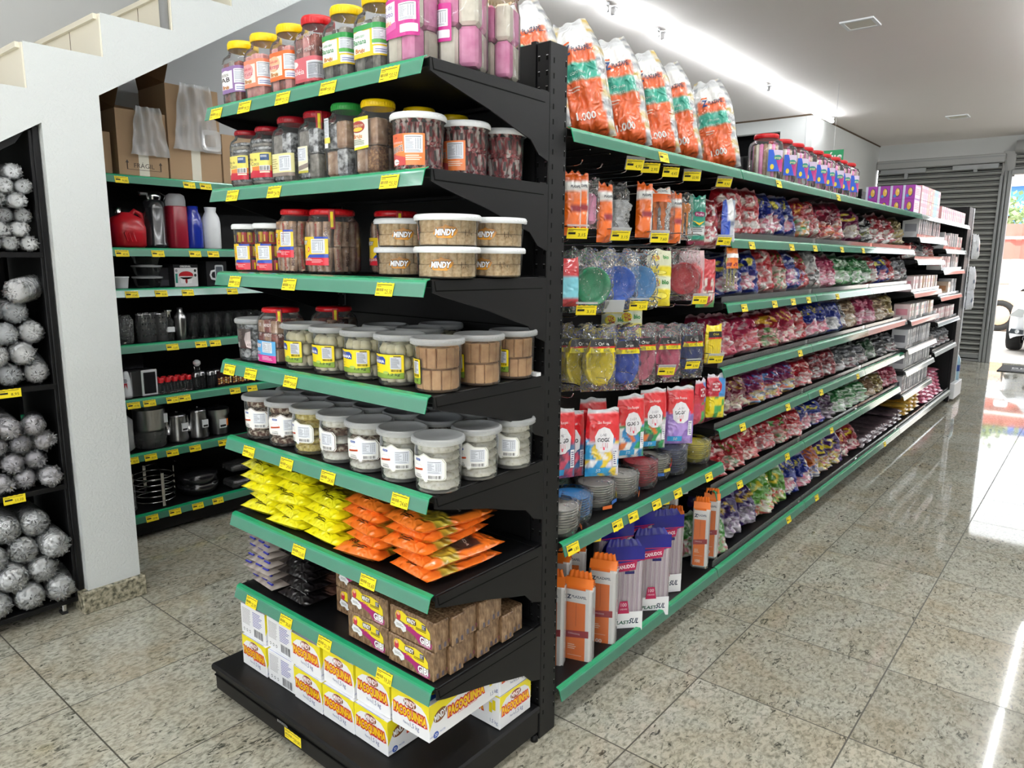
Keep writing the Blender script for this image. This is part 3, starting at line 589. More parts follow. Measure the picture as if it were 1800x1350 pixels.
# ------------------------------------------------------------ jars and tubs: makers
def jar_body(w, H, rl, hl=.022, lidm='yellow_lid', ex=5., neck=.02, lid_tab=False, body='clear_plastic'):
    t = tag(link('plastic_jar', None), '', 'jar'); b = MB(); s0 = H - hl - neck
    t.scale = (1, 1, 1)
    b.lathe([(w * .86, .0), (w, .012), (w, s0 - .02), (w * .93, s0 - .004), (rl * .95, s0 + .006), (rl * .93, H - hl)], body, 40, exs=[ex, ex, ex, ex, 2.4, 2.], capb=True)
    b.build('jar_body', t)
    L = MB(); r = rl; L.lathe([(r * .97, H - hl), (r, H - hl + .001), (r, H - .004), (r * .95, H), (0, H)], lidm, 36)
    for k in range(36): a = 2 * PI * k / 36; L.box(-.0008, -.0006, H - hl + .003, .0008, .0006, H - .006, lidm, M=Matrix.Translation((math.cos(a) * r, math.sin(a) * r, 0)) @ Matrix.Rotation(a, 4, 'Z'))
    if lid_tab: L.box(-.009, -r - .003, H - .055, .009, -r + .004, H - .001, 'red_plastic', .002, M=Matrix.Rotation(math.radians(52), 4, 'Z')); L.box(-.004, -r - .004, H - .05, .004, -r - .002, H - .008, 'tag_yellow', .001, M=Matrix.Rotation(math.radians(52), 4, 'Z'))
    L.build('lid', t); return t
def bars_in(w, h, m1, m2, nx=3, z0=.006, th=None, seed=1, rows=1):
    R = random.Random(seed); mb = MB(); s = 2 * w * .84 / nx
    for r in range(rows):
        for i in range(nx):
            for j in range(nx):
                if 0 < i < nx - 1 and 0 < j < nx - 1: continue
                x0 = -w * .84 + i * s; y0 = -w * .84 + j * s; hh = h / rows; z = z0 + r * hh; mt = m1 if (i + j + r) % 2 == 0 else m2
                mb.box(x0 + .001, y0 + .001, z, x0 + s - .001, y0 + s - .001, z + hh * R.uniform(.9, .985), mt, .004)
    return mb
def lab(t, A, r, z0, a0, ex=2., tap=0., step=.005, name='label'):
    mb = MB(); mb.art(A, cylmap(r, z0, a0, ex, tap), step); return mb.build(name, t)
AF = -PI / 2                                                      # angle that faces the front (-y)
def gel_label(main, sub, brand, tabc, ground, w=.14, h=.075, blob='#ffffff', txt='#0b7a3a'):
    a = Art(); a.rr(0, 0, w, h, .004, tabc, 0); a.rect(.002, h * .12, w * .5, h * .72, ground, 1)
    a.ell(w * .26, h * .60, w * .19, h * .27, blob, 2); a.text(main, w * .26, h * .70, h * .11, txt, 3, w=w * .26, bold=.01); a.text(sub, w * .26, h * .52, h * .17, txt, 3, w=w * .33, bold=.02, ol='#ffffff', ow=.03)
    if brand: a.text(brand, w * .27, h * .24, h * .13, '#a84a10', 3, w=w * .22, ol='#f4d070', ow=.03, bold=.015)
    a.rect(.002, h * .02, w * .52, h * .13, tabc, 2); a.nutri(w * .56, h * .34, w * .33, h * .54, 2); a.rr(w * .58, h * .05, w * .33, h * .24, .002, '#e8e9f2', 2).lines(w * .61, h * .08, w * .25, h * .14, 2, '#7078b0', 3, .1, .4)
    return a
def banana_jar():
    t = jar_body(.053, .182, .044, lidm='yellow_lid'); bars_in(.053, .128, 'jelly_grey', 'jelly_dark').build('contents', t)
    lab(t, gel_label('Geléia sabor', 'Banana', 'Bruju', '#e8c420', '#f2f2ea', h=.072), .0535, .035, AF - .95, 5.); g = Art(); g.rect(.002, .062, .136, .012, '#1d8a3c', 4).rect(.078, .028, .05, .008, '#4da04a', 4); lab(t, g, .0536, .035, AF - .95, 5., name='label_band'); return t
def color_jar(c1, c2, bg_, main, sub, m1, m2, lid='yellow_lid', blob='#ffffff', txt='#c0304a', brand='Bruju'):
    def f():
        t = jar_body(.053, .182, .044, lidm=lid); bars_in(.053, .128, m1, m2, seed=3).build('contents', t)
        lab(t, gel_label(main, sub, brand, c1, bg_, h=.074, blob=blob, txt=txt), .0535, .033, AF - .95, 5.); return t
    return f
def mindy_geleia_jar():
    t = jar_body(.053, .182, .044, lidm='red_lid'); bars_in(.053, .128, 'jelly_red', 'jelly_pink', seed=5).build('contents', t)
    a = Art(); a.rect(0, 0, .16, .062, '#c8606a', 0); a.rect(.075, .006, .05, .045, '#e6e8ee', 1).nutri(.077, .008, .046, .04, 1); a.ell(.02, .047, .02, .009, '#f2e6e6', 1).text('Geléia', .034, .028, .014, '#f6f0ee', 1, w=.06).rect(0, .0, .16, .008, '#b84850', 1)
    lab(t, a, .0535, .012, AF - 1.1, 5.)
    b = Art(); [b.text('MINDY', .016 + .045 * i, .02 + .035 * j, .011, '#f2e4e0', 1, w=.034, ol='#7a2a20', rot=.1) for i in range(3) for j in range(2)]; lab(t, b, .0475, .075, AF - .9, 5., name='wrapper_print'); return t
clear_mat('amber_lid', tint=(.95, .75, .45), haze=.2, rough=.1)
def mocoto_jar(H=.215, w=.062, seed=1, with_label=True, extra=0.):
    def f():
        t = jar_body(w, H, .05, hl=.016, lidm='amber_lid', ex=4.5, neck=.018, body='clear_plastic'); R = random.Random(seed); mb = MB(); h = (H - .04) / 2 - .002
        for r in range(2):
            for i in range(2):
                for j in range(2):
                    mt = 'jelly_rose' if (i + j + r) % 2 else 'jelly_cream'; x0 = -w * .88 + i * w * .88; y0 = -w * .88 + j * w * .88
                    mb.box(x0 + .0015, y0 + .0015, .006 + r * (h + .002), x0 + w * .88 - .0015, y0 + w * .88 - .0015, .006 + r * (h + .002) + h - .001, mt, .007)
        mb.build('contents', t)
        if with_label:
            a = Art(); a.rr(0, 0, .128, .085, .004, '#c02a88', 0); a.poly([(0, .072), (0, .02), (.066, .034), (.066, .080)], '#f4e8f0', 1); a.poly([(0, .02), (0, .004), (.07, .02), (.07, .036)], '#d85aa4', 2)
            a.text('Doce de', .033, .069, .010, '#4a2a90', 2, w=.05, ol='#ffffff').text('Mocotó', .033, .054, .012, '#4a2a90', 2, w=.055, ol='#ffffff').text('Bruju', .036, .036, .011, '#e07020', 3, w=.034, ol='#fff0c0').nutri(.078, .034, .042, .038, 1).rr(.082, .008, .042, .018, .002, '#eceef6', 1)
            lab(t, a, w + .0006, .06, AF - 1.35 - extra, 4.5)
        return t
    return f
def bucket(H, rb, rt, lidm='clear_lid', lr=None, hl=.014, cat='bucket', body='clear_plastic', ticks=True, sc=1.07):
    t = tag(link('plastic_bucket', None), '', cat); lr = lr or rt + .004
    b = MB(); b.lathe([(rb * .9, 0.001), (rb * .97, 0), (rb, .006), (rt, H - hl), (rt + .002, H - hl + .001)], body, 44, capb=True); b.build('bucket_body', t)
    L = MB(); L.lathe([(lr - .0015, H - hl - .002), (lr + .001, H - hl), (lr, H - .003), (lr - .003, H), (lr - .007, H), (lr - .009, H - .005), (0, H - .005)], lidm, 44)
    if ticks: [L.box(lr - .0004, -.0025, H - .0085, lr + .0012, .0025, H - .006, lidm, M=Matrix.Rotation(2 * PI * k / 40, 4, 'Z')) for k in range(40)]
    L.build('lid', t); t.scale = (sc, sc, 1); return t
def lumps(r, z0, z1, m, layers, seed, m2=None):
    mb = MB(); R = random.Random(seed); h = (z1 - z0) / layers
    for i in range(layers):
        a = z0 + i * h; ph = R.random() * 6
        mb.lathe([(0.001, a), (r * .7, a + .001), (r * .95, a + h * .2), (r * .97, a + h * .5), (r * .93, a + h * .82), (r * .6, a + h * .97), (0, a + h)], m if not m2 or i % 2 == 0 else m2, 36,
                 disp=lambda t, z: .0035 * nz(t * 4 + ph, z * 190, i * 3.1) - .002 * abs(math.sin(t * 3 + ph)) ** 6)
    return mb
def cocada(kind):
    def f():
        t = bucket(.139, .0535, .0575, 'clear_lid', .0635)
        m = {'white': ('coconut_white', None), 'brown': ('coconut_brown', None), 'mix': ('coconut_white', 'coconut_brown'), 'yellow': ('coconut_yellow', None)}[kind]
        lumps(.0515, .004, .122, m[0], 5, 4 if kind == 'white' else 9, m[1]).build('contents', t)
        def plaque(q, e):                                        # cartouche outline
            return [(q, .012), (q + .006, .006), (.045, .006 - .0), (.05, .0), (.055, 0), (.06, .006), (.098 - q, .006), (.102 - q, .012), (.102 - q, .05 + e), (.098 - q, .056 + e), (.094 - q, .062 + e), (.066, .064 + e), (.05, .074 + e), (.034, .064 + e), (.008 + q, .062 + e), (q + .004, .056 + e), (q, .05 + e)]
        a = Art(); edge = {'brown': '#7a3a24', 'mix': '#5a3a28'}.get(kind, '#c9cbb4'); a.poly(plaque(0, 0), '#f3f3ee', 0)
        ins = lambda s: [((x - .051) * s + .051, (y - .035) * s + .035) for x, y in plaque(0, 0)]
        a.poly(ins(.96), edge, 1).poly(ins(.93), '#f7f7f4', 2)
        a.rr(.022, .052, .017, .006, .002, '#2a4fa0', 3).text('DOCES', .0305, .055, .003, '#ffffff', 4, w=.012)
        a.ell(.026, .036, .008, .008, '#d8d8d4', 3).ell(.026, .036, .007, .007, '#ffffff', 4).ell(.036, .037, .007, .007, '#d8d8d4', 3).ell(.036, .037, .006, .006, '#ffffff', 4)
        a.poly([(.014, .026), (.046, .030), (.046, .035), (.014, .031)], '#d8501c', 5).text('Cocada', .03, .0305, .004, '#5a1c08', 6, w=.026, rot=.12).text('A CASEIRA', .03, .017, .0035, '#333333', 4, w=.02).lines(.018, .009, .024, .005, 2, '#555555', 4, .1)
        a.nutri(.056, .022, .036, .034, 3).bars(.060, .010, .03, .008, 3)
        t_ = lab(t, a, .0547, .030, AF - .62, 2., .03); return t
    return f
def rainha(kind):
    def f():
        t = bucket(.132, .0535, .0575, 'clear_lid', .0635); mb = MB(); R = random.Random(6 if kind == 'cream' else 8)
        if kind == 'cream':
            for lv in range(3):
                for k in range(9):
                    a = 2 * PI * (k + .5 * (lv % 2)) / 9 + R.uniform(-.06, .06); mb.lathe([(0, -.016), (.011, -.014), (.0155, 0), (.011, .014), (0, .016)], 'cream_candy', 12, M=Matrix.Translation((math.cos(a) * .036, math.sin(a) * .036, .022 + lv * .034)) @ Matrix.Rotation(R.uniform(-.3, .3), 4, 'X'))
            mb.lathe([(0, .005), (.024, .005), (.024, .10), (0, .11)], 'cream_candy', 16); mb = mb
        else:
            for lv in range(2):
                for k in range(13):
                    a = 2 * PI * (k + .5 * lv) / 13; mb.box(-.005, -.0105, 0, .005, .0105, .050, 'fudge', .0015, M=Matrix.Translation((math.cos(a) * .044, math.sin(a) * .044, .005 + lv * .054)) @ Matrix.Rotation(a + R.uniform(-.12, .12), 4, 'Z') @ Matrix.Rotation(R.uniform(-.06, .06), 4, 'Y'))
            mb.lathe([(0, .005), (.036, .005), (.036, .10), (0, .108)], 'fudge', 16)
        mb.build('contents', t)
        if kind == 'bars_b': a0 = AF - 1.25
        else: a0 = AF - .95
        w = .105 if kind == 'cream' else .088
        a = Art(); a.rr(0, 0, w, .064, .003, '#3a3410', 0).rr(.0012, .0012, w - .0024, .0616, .0025, '#f6dc1c', 1)
        for k in range(9): a.rect(w * (.05 + k * .1), .035, .0016, .026, '#f0c814', 2)
        a.poly([(.0012, .0012), (w - .0012, .0012), (w - .0012, .017), (w * .6, .013), (w * .3, .015), (.0012, .010)], '#7fa03a', 2)
        a.poly([(w * .12, .04), (w * .55, .037), (w * .56, .05), (w * .50, .057), (w * .3, .056), (w * .14, .06)], '#1f3f9a', 3).text('DOCES', w * .31, .052, .0035, '#f4d860', 4, w=w * .12).text('RAINHA', w * .335, .0445, .0075, '#ffffff', 4, w=w * .38, bold=.03)
        a.text('Doce com', w * .2, .028, .004, '#3a3a10', 3, w=w * .2, sh=.3).text('Leite', w * .22, .020, .004, '#3a3a10', 3, w=w * .12, sh=.3)
        a.rr(w * .68, .026, w * .25, .031, .001, '#cfd2da', 3).lines(w * .70, .028, w * .21, .027, 10, '#6c7280', 4, .4).bars(w * .70, .019, w * .24, .006, 3, '#101010', None); a.text('1,2 kg', w * .76, .012, .006, '#1c2408', 4, w=w * .28, bold=.01, sh=.2).rect(w * .76, .0575, w * .16, .0025, '#2a2410', 3)
        # plain pasture mark where the dancing mascot is left out
        a.ell(w * .56, .016, .009, .004, '#a8bf5a', 3)
        lab(t, a, .0546, .018, a0, 2., .03); return t
    return f
def candy_tub():                                                 # white lid tub of wrapped nut bars
    t = bucket(.131, .0555, .060, 'white_lid', .0655, cat='tub', sc=1.04); mb = MB(); R = random.Random(2)
    for lv in range(2):
        for k in range(14):
            a = 2 * PI * (k + .5 * lv) / 14; T = Matrix.Translation((math.cos(a) * .046, math.sin(a) * .046, .034 + lv * .054)) @ Matrix.Rotation(a, 4, 'Z') @ Matrix.Rotation(R.uniform(-.15, .15), 4, 'X')
            mb.lathe([(.0095, -.031), (.003, -.022), (.008, -.019), (.0088, 0), (.008, .019), (.003, .022), (.0095, .031)], 'candy_wrap', 10, M=T)
            mb.add([(.0093, -.0035, -.012), (.0093, .0035, -.012), (.0093, .0035, .012), (.0093, -.0035, .012)], [(0, 1, 2, 3)], ink('#2a1210'), False, T)
    mb.lathe([(0, .004), (.034, .004), (.034, .112), (0, .114)], 'candy_wrap', 14); mb.build('contents', t)
    a = Art(); a.rect(0, 0, .095, .072, '#ee8648', 0).poly([(0, 0), (.05, 0), (.05, .018), (.022, .024), (0, .03)], '#c84c4c', 1).poly([(0, .05), (.044, .05), (.044, .0715), (0, .0715)], '#e86a40', 1)
    a.text('504', .022, .063, .005, '#7a1c10', 2, w=.01).text('PÉ DE MOLEQUE', .024, .052, .004, '#ffffff', 2, w=.038).text('GIGANTE', .022, .037, .013, '#1a0e0c', 2, w=.044, ol='#ffffff', ow=.05, rot=.12).ell(.018, .008, .013, .007, '#f2f2f2', 2).rect(.016, .0065, .016, .0014, '#a04040', 3).nutri(.048, .028, .042, .04, 1).lines(.05, .01, .038, .014, 3, '#fbe4d4', 1, .2)
    lab(t, a, .0563, .01, AF - .62, 2., .034); return t
def colour_tub():
    t = bucket(.145, .050, .0535, 'white_lid', .058, cat='tub', sc=1.); mb = MB(); R = random.Random(12)
    cl = [ink('#e8c020'), ink('#c8202c'), ink('#2a2430'), ink('#e8c020'), ink('#d8404c')]
    for lv in range(3):
        for k in range(15):
            a = 2 * PI * k / 15 + lv * .1; T = Matrix.Translation((math.cos(a) * .042, math.sin(a) * .042, .024 + lv * .042)) @ Matrix.Rotation(a, 4, 'Z')
            mb.lathe([(.0, -.019), (.0078, -.018), (.0082, .012)], cl[(k + lv) % 5], 8, M=T); mb.lathe([(.0083, .012), (.0083, .017), (.002, .019)], cl[2], 8, M=T); mb.box(.0075, -.0022, -.016, .0088, .0022, .004, cl[(k + lv + 1) % 5], M=T)
    mb.lathe([(0, .004), (.034, .004), (.034, .126), (0, .126)], 'print_c8202c', 14); mb.build('contents', t); lab(t, paco_art(.088, .078), .0505, .006, AF - .85, 2., .03); return t
def paco_art(w, h):
    a = Art(); a.rect(0, 0, w, h, '#f0cc28', 0).poly([(0, 0), (w, 0), (w, h * .3), (w * .45, h * .3), (w * .3, h * .24), (0, h * .3)], '#d82c3c', 1).poly([(w * .33, h * .27), (w, h * .27), (w, h * .40), (w * .42, h * .38)], '#2a4ab0', 2).rect(w * .62, h * .93, w * .38, h * .07, '#2a4ab0', 2)
    a.text('MINDY', w * .20, h * .80, h * .13, '#ffffff', 3, w=w * .30, bold=.03, ol='#3a2410', ow=.07, sh=.1).text('Paçoquinha', w * .27, h * .22, h * .11, '#ffffff', 3, w=w * .46, ol='#b01828', ow=.04).nutri(w * .50, h * .42, w * .43, h * .5, 2)
    a.ell(w * .40, h * .56, w * .035, h * .09, '#d83a34', 3).ell(w * .40, h * .56, w * .02, h * .05, '#f2c4a0', 4); a.lines(w * .5, h * .08, w * .4, h * .14, 3, '#f4b4b8', 3, .4); [a.ell(w * (.12 + .07 * i), h * (.48 - .04 * (i % 2)), w * .02, h * .012, '#c89420', 3, rot=.5) for i in range(4)]; return a
def paco_jar(w=.068, H=.178, rl=.062, tab=True):
    def f():
        t = jar_body(w, H, rl, .016, 'red_lid', 3.2, .014, tab); R = random.Random(4); mb = MB()
        for lv in range(2):
            for k in range(14):
                a = 2 * PI * k / 14 + R.uniform(-.05, .05); hh = (H - .04) / 2; q = w * .80 / (abs(math.cos(a)) ** 3.2 + abs(math.sin(a)) ** 3.2) ** (1 / 3.2)
                T = Matrix.Translation((math.cos(a) * q, math.sin(a) * q, .006 + lv * hh + hh / 2)) @ Matrix.Rotation(a, 4, 'Z') @ Matrix.Rotation(R.uniform(-.12, .12), 4, 'X')
                mb.lathe([(.011, -hh * .49), (.0115, -hh * .4), (.0115, hh * .4), (.011, hh * .49), (0, hh * .49)], 'wrapped_brown', 10, M=T)
                if k % 2: mb.art(Art().text('Paçoquinha', 0, 0, .009, '#a01c28', 0, w=hh * .8, bold=.01), lambda u, v, off: T @ Vector((.0117 + off, v, u)))
                else: mb.art(Art().text('MINDY', 0, 0, .009, '#4a2412', 0, w=hh * .55, bold=.02), lambda u, v, off: T @ Vector((.0117 + off, v, u)))
        mb.build('contents', t); lab(t, paco_art(w * 1.75, .078), w + .0006, .024 if w > .06 else .045, AF - .98, 3.2); return t
    return f
def mindy_tub():
    t = bucket(.0745, .066, .071, 'white_lid', .0765, .013, cat='tub'); mb = MB(); R = random.Random(9)
    for lv in range(2):
        for k in range(17):
            a = 2 * PI * (k + .5 * lv) / 17; mb.lathe([(0, 0), (.0108, 0), (.0112, .0015), (.0112, .027), (.0105, .0285), (0, .0285)], 'peanut_roll', 12, cx=math.cos(a) * .0535, cy=math.sin(a) * .0535, M=Matrix.Translation((0, 0, .003 + lv * .0295 + R.uniform(0, .001))))
    mb.lathe([(0, .003), (.042, .003), (.042, .058), (0, .058)], 'peanut_roll', 20); mb.build('contents', t)
    a = Art(); pts = [(.0, .012), (.01, .003), (.04, .002), (.05, .010), (.056, .02), (.05, .028), (.036, .030), (.028, .034), (.024, .03), (.006, .026)]
    a.poly(pts, '#e0982c', 0).text('MINDY', .027, .016, .0135, '#ffffff', 1, w=.042, bold=.04, ol='#4a3018', ow=.08, sh=.15)
    lab(t, a, .0670, .016, AF + .16, 2., .06)
    b = Art(); b.rr(0, 0, .009, .034, .004, '#c83040', 0); [b.rect(.002, .005 + .006 * i, .005, .003, '#f2d0d0', 1) for i in range(4)]; lab(t, b, .0670, .014, AF - .80, 2., .06, name='round_badge'); b = Art(); b.text('1,1', .143, .018, .014, '#4a3418', 1, w=.011).text('kg', .155, .016, .006, '#4a3418', 1); lab(t, b, .0670, .014, AF - .80, 2., .06, name='weight_print'); return t
def choc_bucket():
    t = bucket(.132, .050, .056, 'clear_lid', .060); mb = MB(); R = random.Random(14)
    for lv in range(3):
        for k in range(10): a = 2 * PI * k / 10 + lv; mb.lathe([(0, -.004), (.012, -.003), (.014, 0), (.012, .003), (0, .004)], 'silver_wrap', 10, M=Matrix.Translation((math.cos(a) * .042, math.sin(a) * .042, .02 + .036 * lv)) @ Matrix.Rotation(a, 4, 'Z') @ Matrix.Rotation(PI / 2 + R.uniform(-.5, .5), 4, 'Y'))
    mb.lathe([(0, .004), (.034, .004), (.034, .11), (0, .11)], 'silver_wrap', 14); mb.build('contents', t)
    a = Art().rect(0, 0, .075, .062, '#3a1c1c', 0).rr(.002, .036, .022, .02, .001, '#e0e0e0', 1).lines(.004, .038, .018, .016, 6, '#3a3a3a', 2).lines(.028, .03, .02, .026, 7, '#a08a80', 1).bars(.004, .004, .024, .012, 1).poly([(.06, .005), (.075, .0), (.075, .055), (.06, .05), (.054, .03)], '#d8c8c8', 1).text('ASS', .068, .012, .008, '#3a1c1c', 2, w=.012)
    lab(t, a, .0515, .038, AF - .75, 2., .04); return t
def blue_label_jar():
    t = jar_body(.062, .17, .056, .014, 'red_lid', 4., .012, True); bars_in(.062, .13, 'wrapped_brown', 'jelly_red', 3, seed=8, rows=3).build('contents', t)
    a = Art().rect(0, 0, .105, .066, '#58a8e0', 0).rect(0, 0, .105, .022, '#d83a90', 1).nutri(.048, .030, .046, .033, 1).text('MINDY', .024, .05, .010, '#ffffff', 2, w=.036, bold=.03, ol='#b03020', ow=.06).text('Geleia', .022, .030, .008, '#ffffff', 2, w=.03, ol='#c02878').ell(.016, .008, .012, .006, '#f2f2f6', 2).lines(.045, .006, .05, .013, 3, '#f4c8e0', 2)
    lab(t, a, .0626, .004, AF - .95, 4.)
    b = Art(); [b.text('MINDY', .016 + .05 * i, .018 + .030 * j, .010, '#f2e4e0', 1, w=.036, ol='#7a3424', rot=.06, bold=.02) for i in range(3) for j in range(2)]; lab(t, b, .0555, .07, AF - 1.0, 4., name='wrapper_print'); return t
def coco_jar():
    t = jar_body(.048, .168, .040, .014, 'dark_red_lid', 4., .014); mb = MB()
    for k in range(12): mb.lathe([(0, .006 + k * .0105), (.041, .006 + k * .0105), (.044, .011 + k * .0105), (.041, .0155 + k * .0105), (0, .016 + k * .0105)], 'silver_wrap' if k % 2 else 'jelly_grey', 24, ex=4.)
    mb.build('contents', t); a = Art().rect(0, 0, .088, .070, '#f0e070', 0).poly([(0, 0), (.088, 0), (.088, .034), (0, .03)], '#e0803a', 1).poly([(0, 0), (.088, 0), (.088, .018), (0, .022)], '#c02038', 2)
    a.text('Pão de', .026, .052, .008, '#2a2a1c', 2, w=.03).text('Coco', .034, .040, .011, '#2a2a1c', 2, w=.034, ol='#f6f0b0').ell(.013, .026, .008, .011, '#f4e8b8', 3).rr(.056, .048, .026, .018, .001, '#2c4c78', 2).lines(.058, .056, .022, .007, 2, '#dfe4ea', 3).bars(.054, .020, .028, .012, 3).rect(.053, .013, .03, .004, '#f2e6d0', 3)
    lab(t, a, .0486, .022, AF - .85, 4.); return t
def square_jar(lid, m1, m2, style, H=.182):
    def f():
        t = jar_body(.050, H, .043, .018, lid, 5., .016, lid == 'dark_red_lid' and style == 1); bars_in(.050, H - .05, m1, m2, 2, seed=21, rows=2).build('contents', t)
        if style == 0: a = Art().rect(0, 0, .095, .062, '#e6e0a4', 0).nutri(.045, .014, .042, .042, 1).rect(0, 0, .095, .010, '#8a7c74', 1).lines(.004, .02, .035, .03, 5, '#a89c60', 1); z = .018
        elif style == 1: a = Art().rect(0, 0, .056, .07, '#e6e2c8', 0).nutri(.006, .032, .042, .034, 1).poly([(0, .004), (.056, .014), (.056, .026), (0, .016)], '#8a7c78', 1).rect(0, 0, .056, .006, '#b8b040', 1); z = .02
        elif style == 2: a = Art().nutri(.0, .013, .030, .05, 0).rect(0, 0, .034, .014, '#f2e060', 1).rr(.006, -.012, .02, .014, .001, '#f2f2f2', 0); z = .088; lab(t, Art().rect(.002, 0, .02, .05, '#cfc9a0', 0), .0506, .02, AF - 1.2, 5., name='side_label')
        else: a = Art().poly([(0, .0), (.09, .006), (.09, .082), (0, .08)], '#f2f0e2', 0).poly([(0, .07), (.09, .074), (.09, .082), (0, .08)], '#f0dc30', 1).poly([(0, 0), (.09, .006), (.09, .012), (0, .006)], '#f0dc30', 1).ell(.052, .058, .026, .014, '#a03a30', 2).text('AMENDOIM', .052, .061, .006, '#f6e8c8', 3, w=.04).ell(.052, .052, .018, .005, '#f0c84a', 3).text('Bruju', .052, .036, .010, '#c0301c', 2, w=.03, ol='#f4d070', ow=.03).lines(.026, .014, .05, .014, 4, '#70806c', 2).lines(.004, .02, .016, .05, 7, '#8a8c80', 2); z = .058
        lab(t, a, .0506, z, AF - .80 - (.6 if style == 3 else .1), 5.); return t
    return f
# ------------------------------------------------------------ the end unit's goods
g1 = 'sweet jars on the top shelf of the end unit'; z = ZE[0] + .001
for (mk, lb), x in zip([(color_jar('#8a6aa0', '#fff', '#ece6f0', 'ABÓBORA', 'AB', 'jelly_red', 'jelly_grey', txt='#2a1a2a'), 'yellow-lidded jar with a purple label, at the far outer end of the top shelf'), (color_jar('#f08868', '#fff', '#f4e4dc', 'Geléia sabor', 'Fruta', 'jelly_pink', 'jelly_pink', blob='#e8a0a0'), 'yellow-lidded jar with a salmon pink label beside the purple-labelled one'),
        (color_jar('#e86a28', '#fff', '#f0e4d0', 'Geléia sabor', 'Morango', 'jelly_pink', 'jelly_red', blob='#f0b890'), 'yellow-lidded jar with an orange label next to the red-lidded one'), (mindy_geleia_jar, 'red-lidded jar of pink jelly bars on the top shelf'),
        (banana_jar, 'yellow-lidded jar of black bars with green banana label, beside the red lid'), (None, 'taller-looking banana jelly jar with yellow lid, beside the pink blocks'), (mocoto_jar(.20, .052), 'clear jar of pink and white blocks with magenta label, beside the banana jars')], [-.876, -.752, -.618, -.500, -.374, -.246, -.128]):
    if mk is None: o = dup(last_, lb); o.location = (x, -.375, z); continue
    o = mk(); o['label'] = lb; o.location = (x, -.375, z); o['group'] = g1; last_ = o
o = mocoto_jar(.225, .057, 2, True, 1.1)(); o['label'] = 'large block of pink and white sweets in film at the shelf corner'; o.location = (-.062, -.272, z); o['group'] = g1; o.rotation_euler = (0, 0, .5)
o = mocoto_jar(.215, .048, 3, False)(); o['label'] = 'innermost pack of pink and white sweets, beside the black back panel'; o.location = (-.055, -.145, z); o['group'] = g1; o.rotation_euler = (0, 0, .35)
g2 = 'jars and tubs on the second shelf of the end unit'; z = ZE[1] + .001
s = Stock(coco_jar); s.put('small red-lidded jar of coconut rounds at the outer end of the second shelf', (-.873, -.375, z), 0, g2); s.put('small red-lidded coconut jar, second from the outer end', (-.758, -.375, z), .1, g2)
for mk, lb, x in [(square_jar('dark_red_lid', 'silver_wrap', 'jelly_grey', 0), 'tall dark-red-lidded jar with a pale yellow label, beside the small coconut jars', -.635), (square_jar('dark_red_lid', 'silver_wrap', 'jelly_grey', 1), 'tall dark-red-lidded jar with red lid tab, beside the green lid', -.508),
                  (square_jar('green_lid', 'wrapped_brown', 'silver_wrap', 2, .188), 'green-lidded jar on the second shelf', -.385), (square_jar('yellow_lid', 'wrapped_brown', 'peanut_brittle', 3, .182), 'wide yellow-lidded peanut jar beside the white-lidded tubs', -.262)]:
    o = mk(); o['label'] = lb; o.location = (x, -.375, z); o['group'] = g2; l4 = o
for i, (x, y) in enumerate([(-.25, -.245), (-.25, -.115)]): dup(l4, ['yellow-lidded jar standing in shadow behind the nearest white-lidded tub', 'rearmost yellow-lidded jar in the dark of the second shelf'][i], (x, y, z), 0)
s = Stock(candy_tub); [s.put(l_, (x, y, z), r_, 'white-lidded tubs of nut bars') for l_, x, y, r_ in [('white-lidded tub of nut bars at the front corner of the second shelf', -.112, -.378, 0.), ('white-lidded nut bar tub in the middle of the row of three', -.098, -.232, -.25), ('white-lidded nut bar tub nearest the upright post', -.095, -.088, -1.6)]]
g3 = 'tubs and jars on the third shelf of the end unit'; z = ZE[2] + .001
s = Stock(colour_tub); s.put('white-lidded tub of colourful tubes at the outer end of the third shelf', (-.885, -.375, z), .0, g3); s.put('white-lidded tub of colourful tubes beside the red-lidded jars', (-.765, -.375, z), .0, g3)
o = paco_jar(.054, .182, .047, False)(); o['label'] = 'narrower red-lidded jar of wrapped peanut sweets beside the colourful tubs'; o.location = (-.637, -.372, z); o['group'] = g3
s = Stock(paco_jar()); s.put('wide red-lidded jar of wrapped peanut sweets with a red lid tab', (-.500, -.350, z), 0, g3); s.put('red-lidded peanut sweet jar in shadow behind the stacked flat tubs', (-.40, -.20, z), .1, g3)
s = Stock(mindy_tub); k = 0
for x, y, r_, wh in [(-.285, -.275, .08, 'beside the red-lidded jars'), (-.040, -.355, 0, 'at the front corner'), (-.040, -.178, -.35, 'nearest the upright post')]:
    for lv, wl in ((0, 'lower'), (1, 'upper')): s.put('%s flat white-lidded tub of peanut rolls in the pair %s' % (wl, wh), (x + .003 * lv, y, z + lv * .0755), r_ + .12 * lv, 'stacked flat tubs of peanut rolls')
g4 = 'buckets on the fourth shelf of the end unit'; z = ZE[3] + .001
o = choc_bucket(); o['label'] = 'clear bucket with a dark brown label at the outer end of the fourth shelf'; o.location = (-.885, -.375, z); o['group'] = g4
s = Stock(blue_label_jar); s.put('red-lidded jar with a blue and magenta label beside the brown-labelled bucket', (-.765, -.36, z), 0, g4); s.put('red-lidded jar of brown wrapped bars behind the yellow-labelled buckets', (-.69, -.215, z), .1, g4)
s = Stock(rainha('cream'))
for i, x in enumerate([-.625, -.485, -.342, -.200]): s.put(['yellow-labelled cream sweet bucket beside the red-lidded jar', 'second yellow-labelled cream sweet bucket along from the red-lidded jar', 'third yellow-labelled cream sweet bucket along from the red-lidded jar', 'yellow-labelled cream sweet bucket beside the toffee bucket at the corner'][i], (x, -.372, z), [-.15, .0, .12, .05][i], g4)
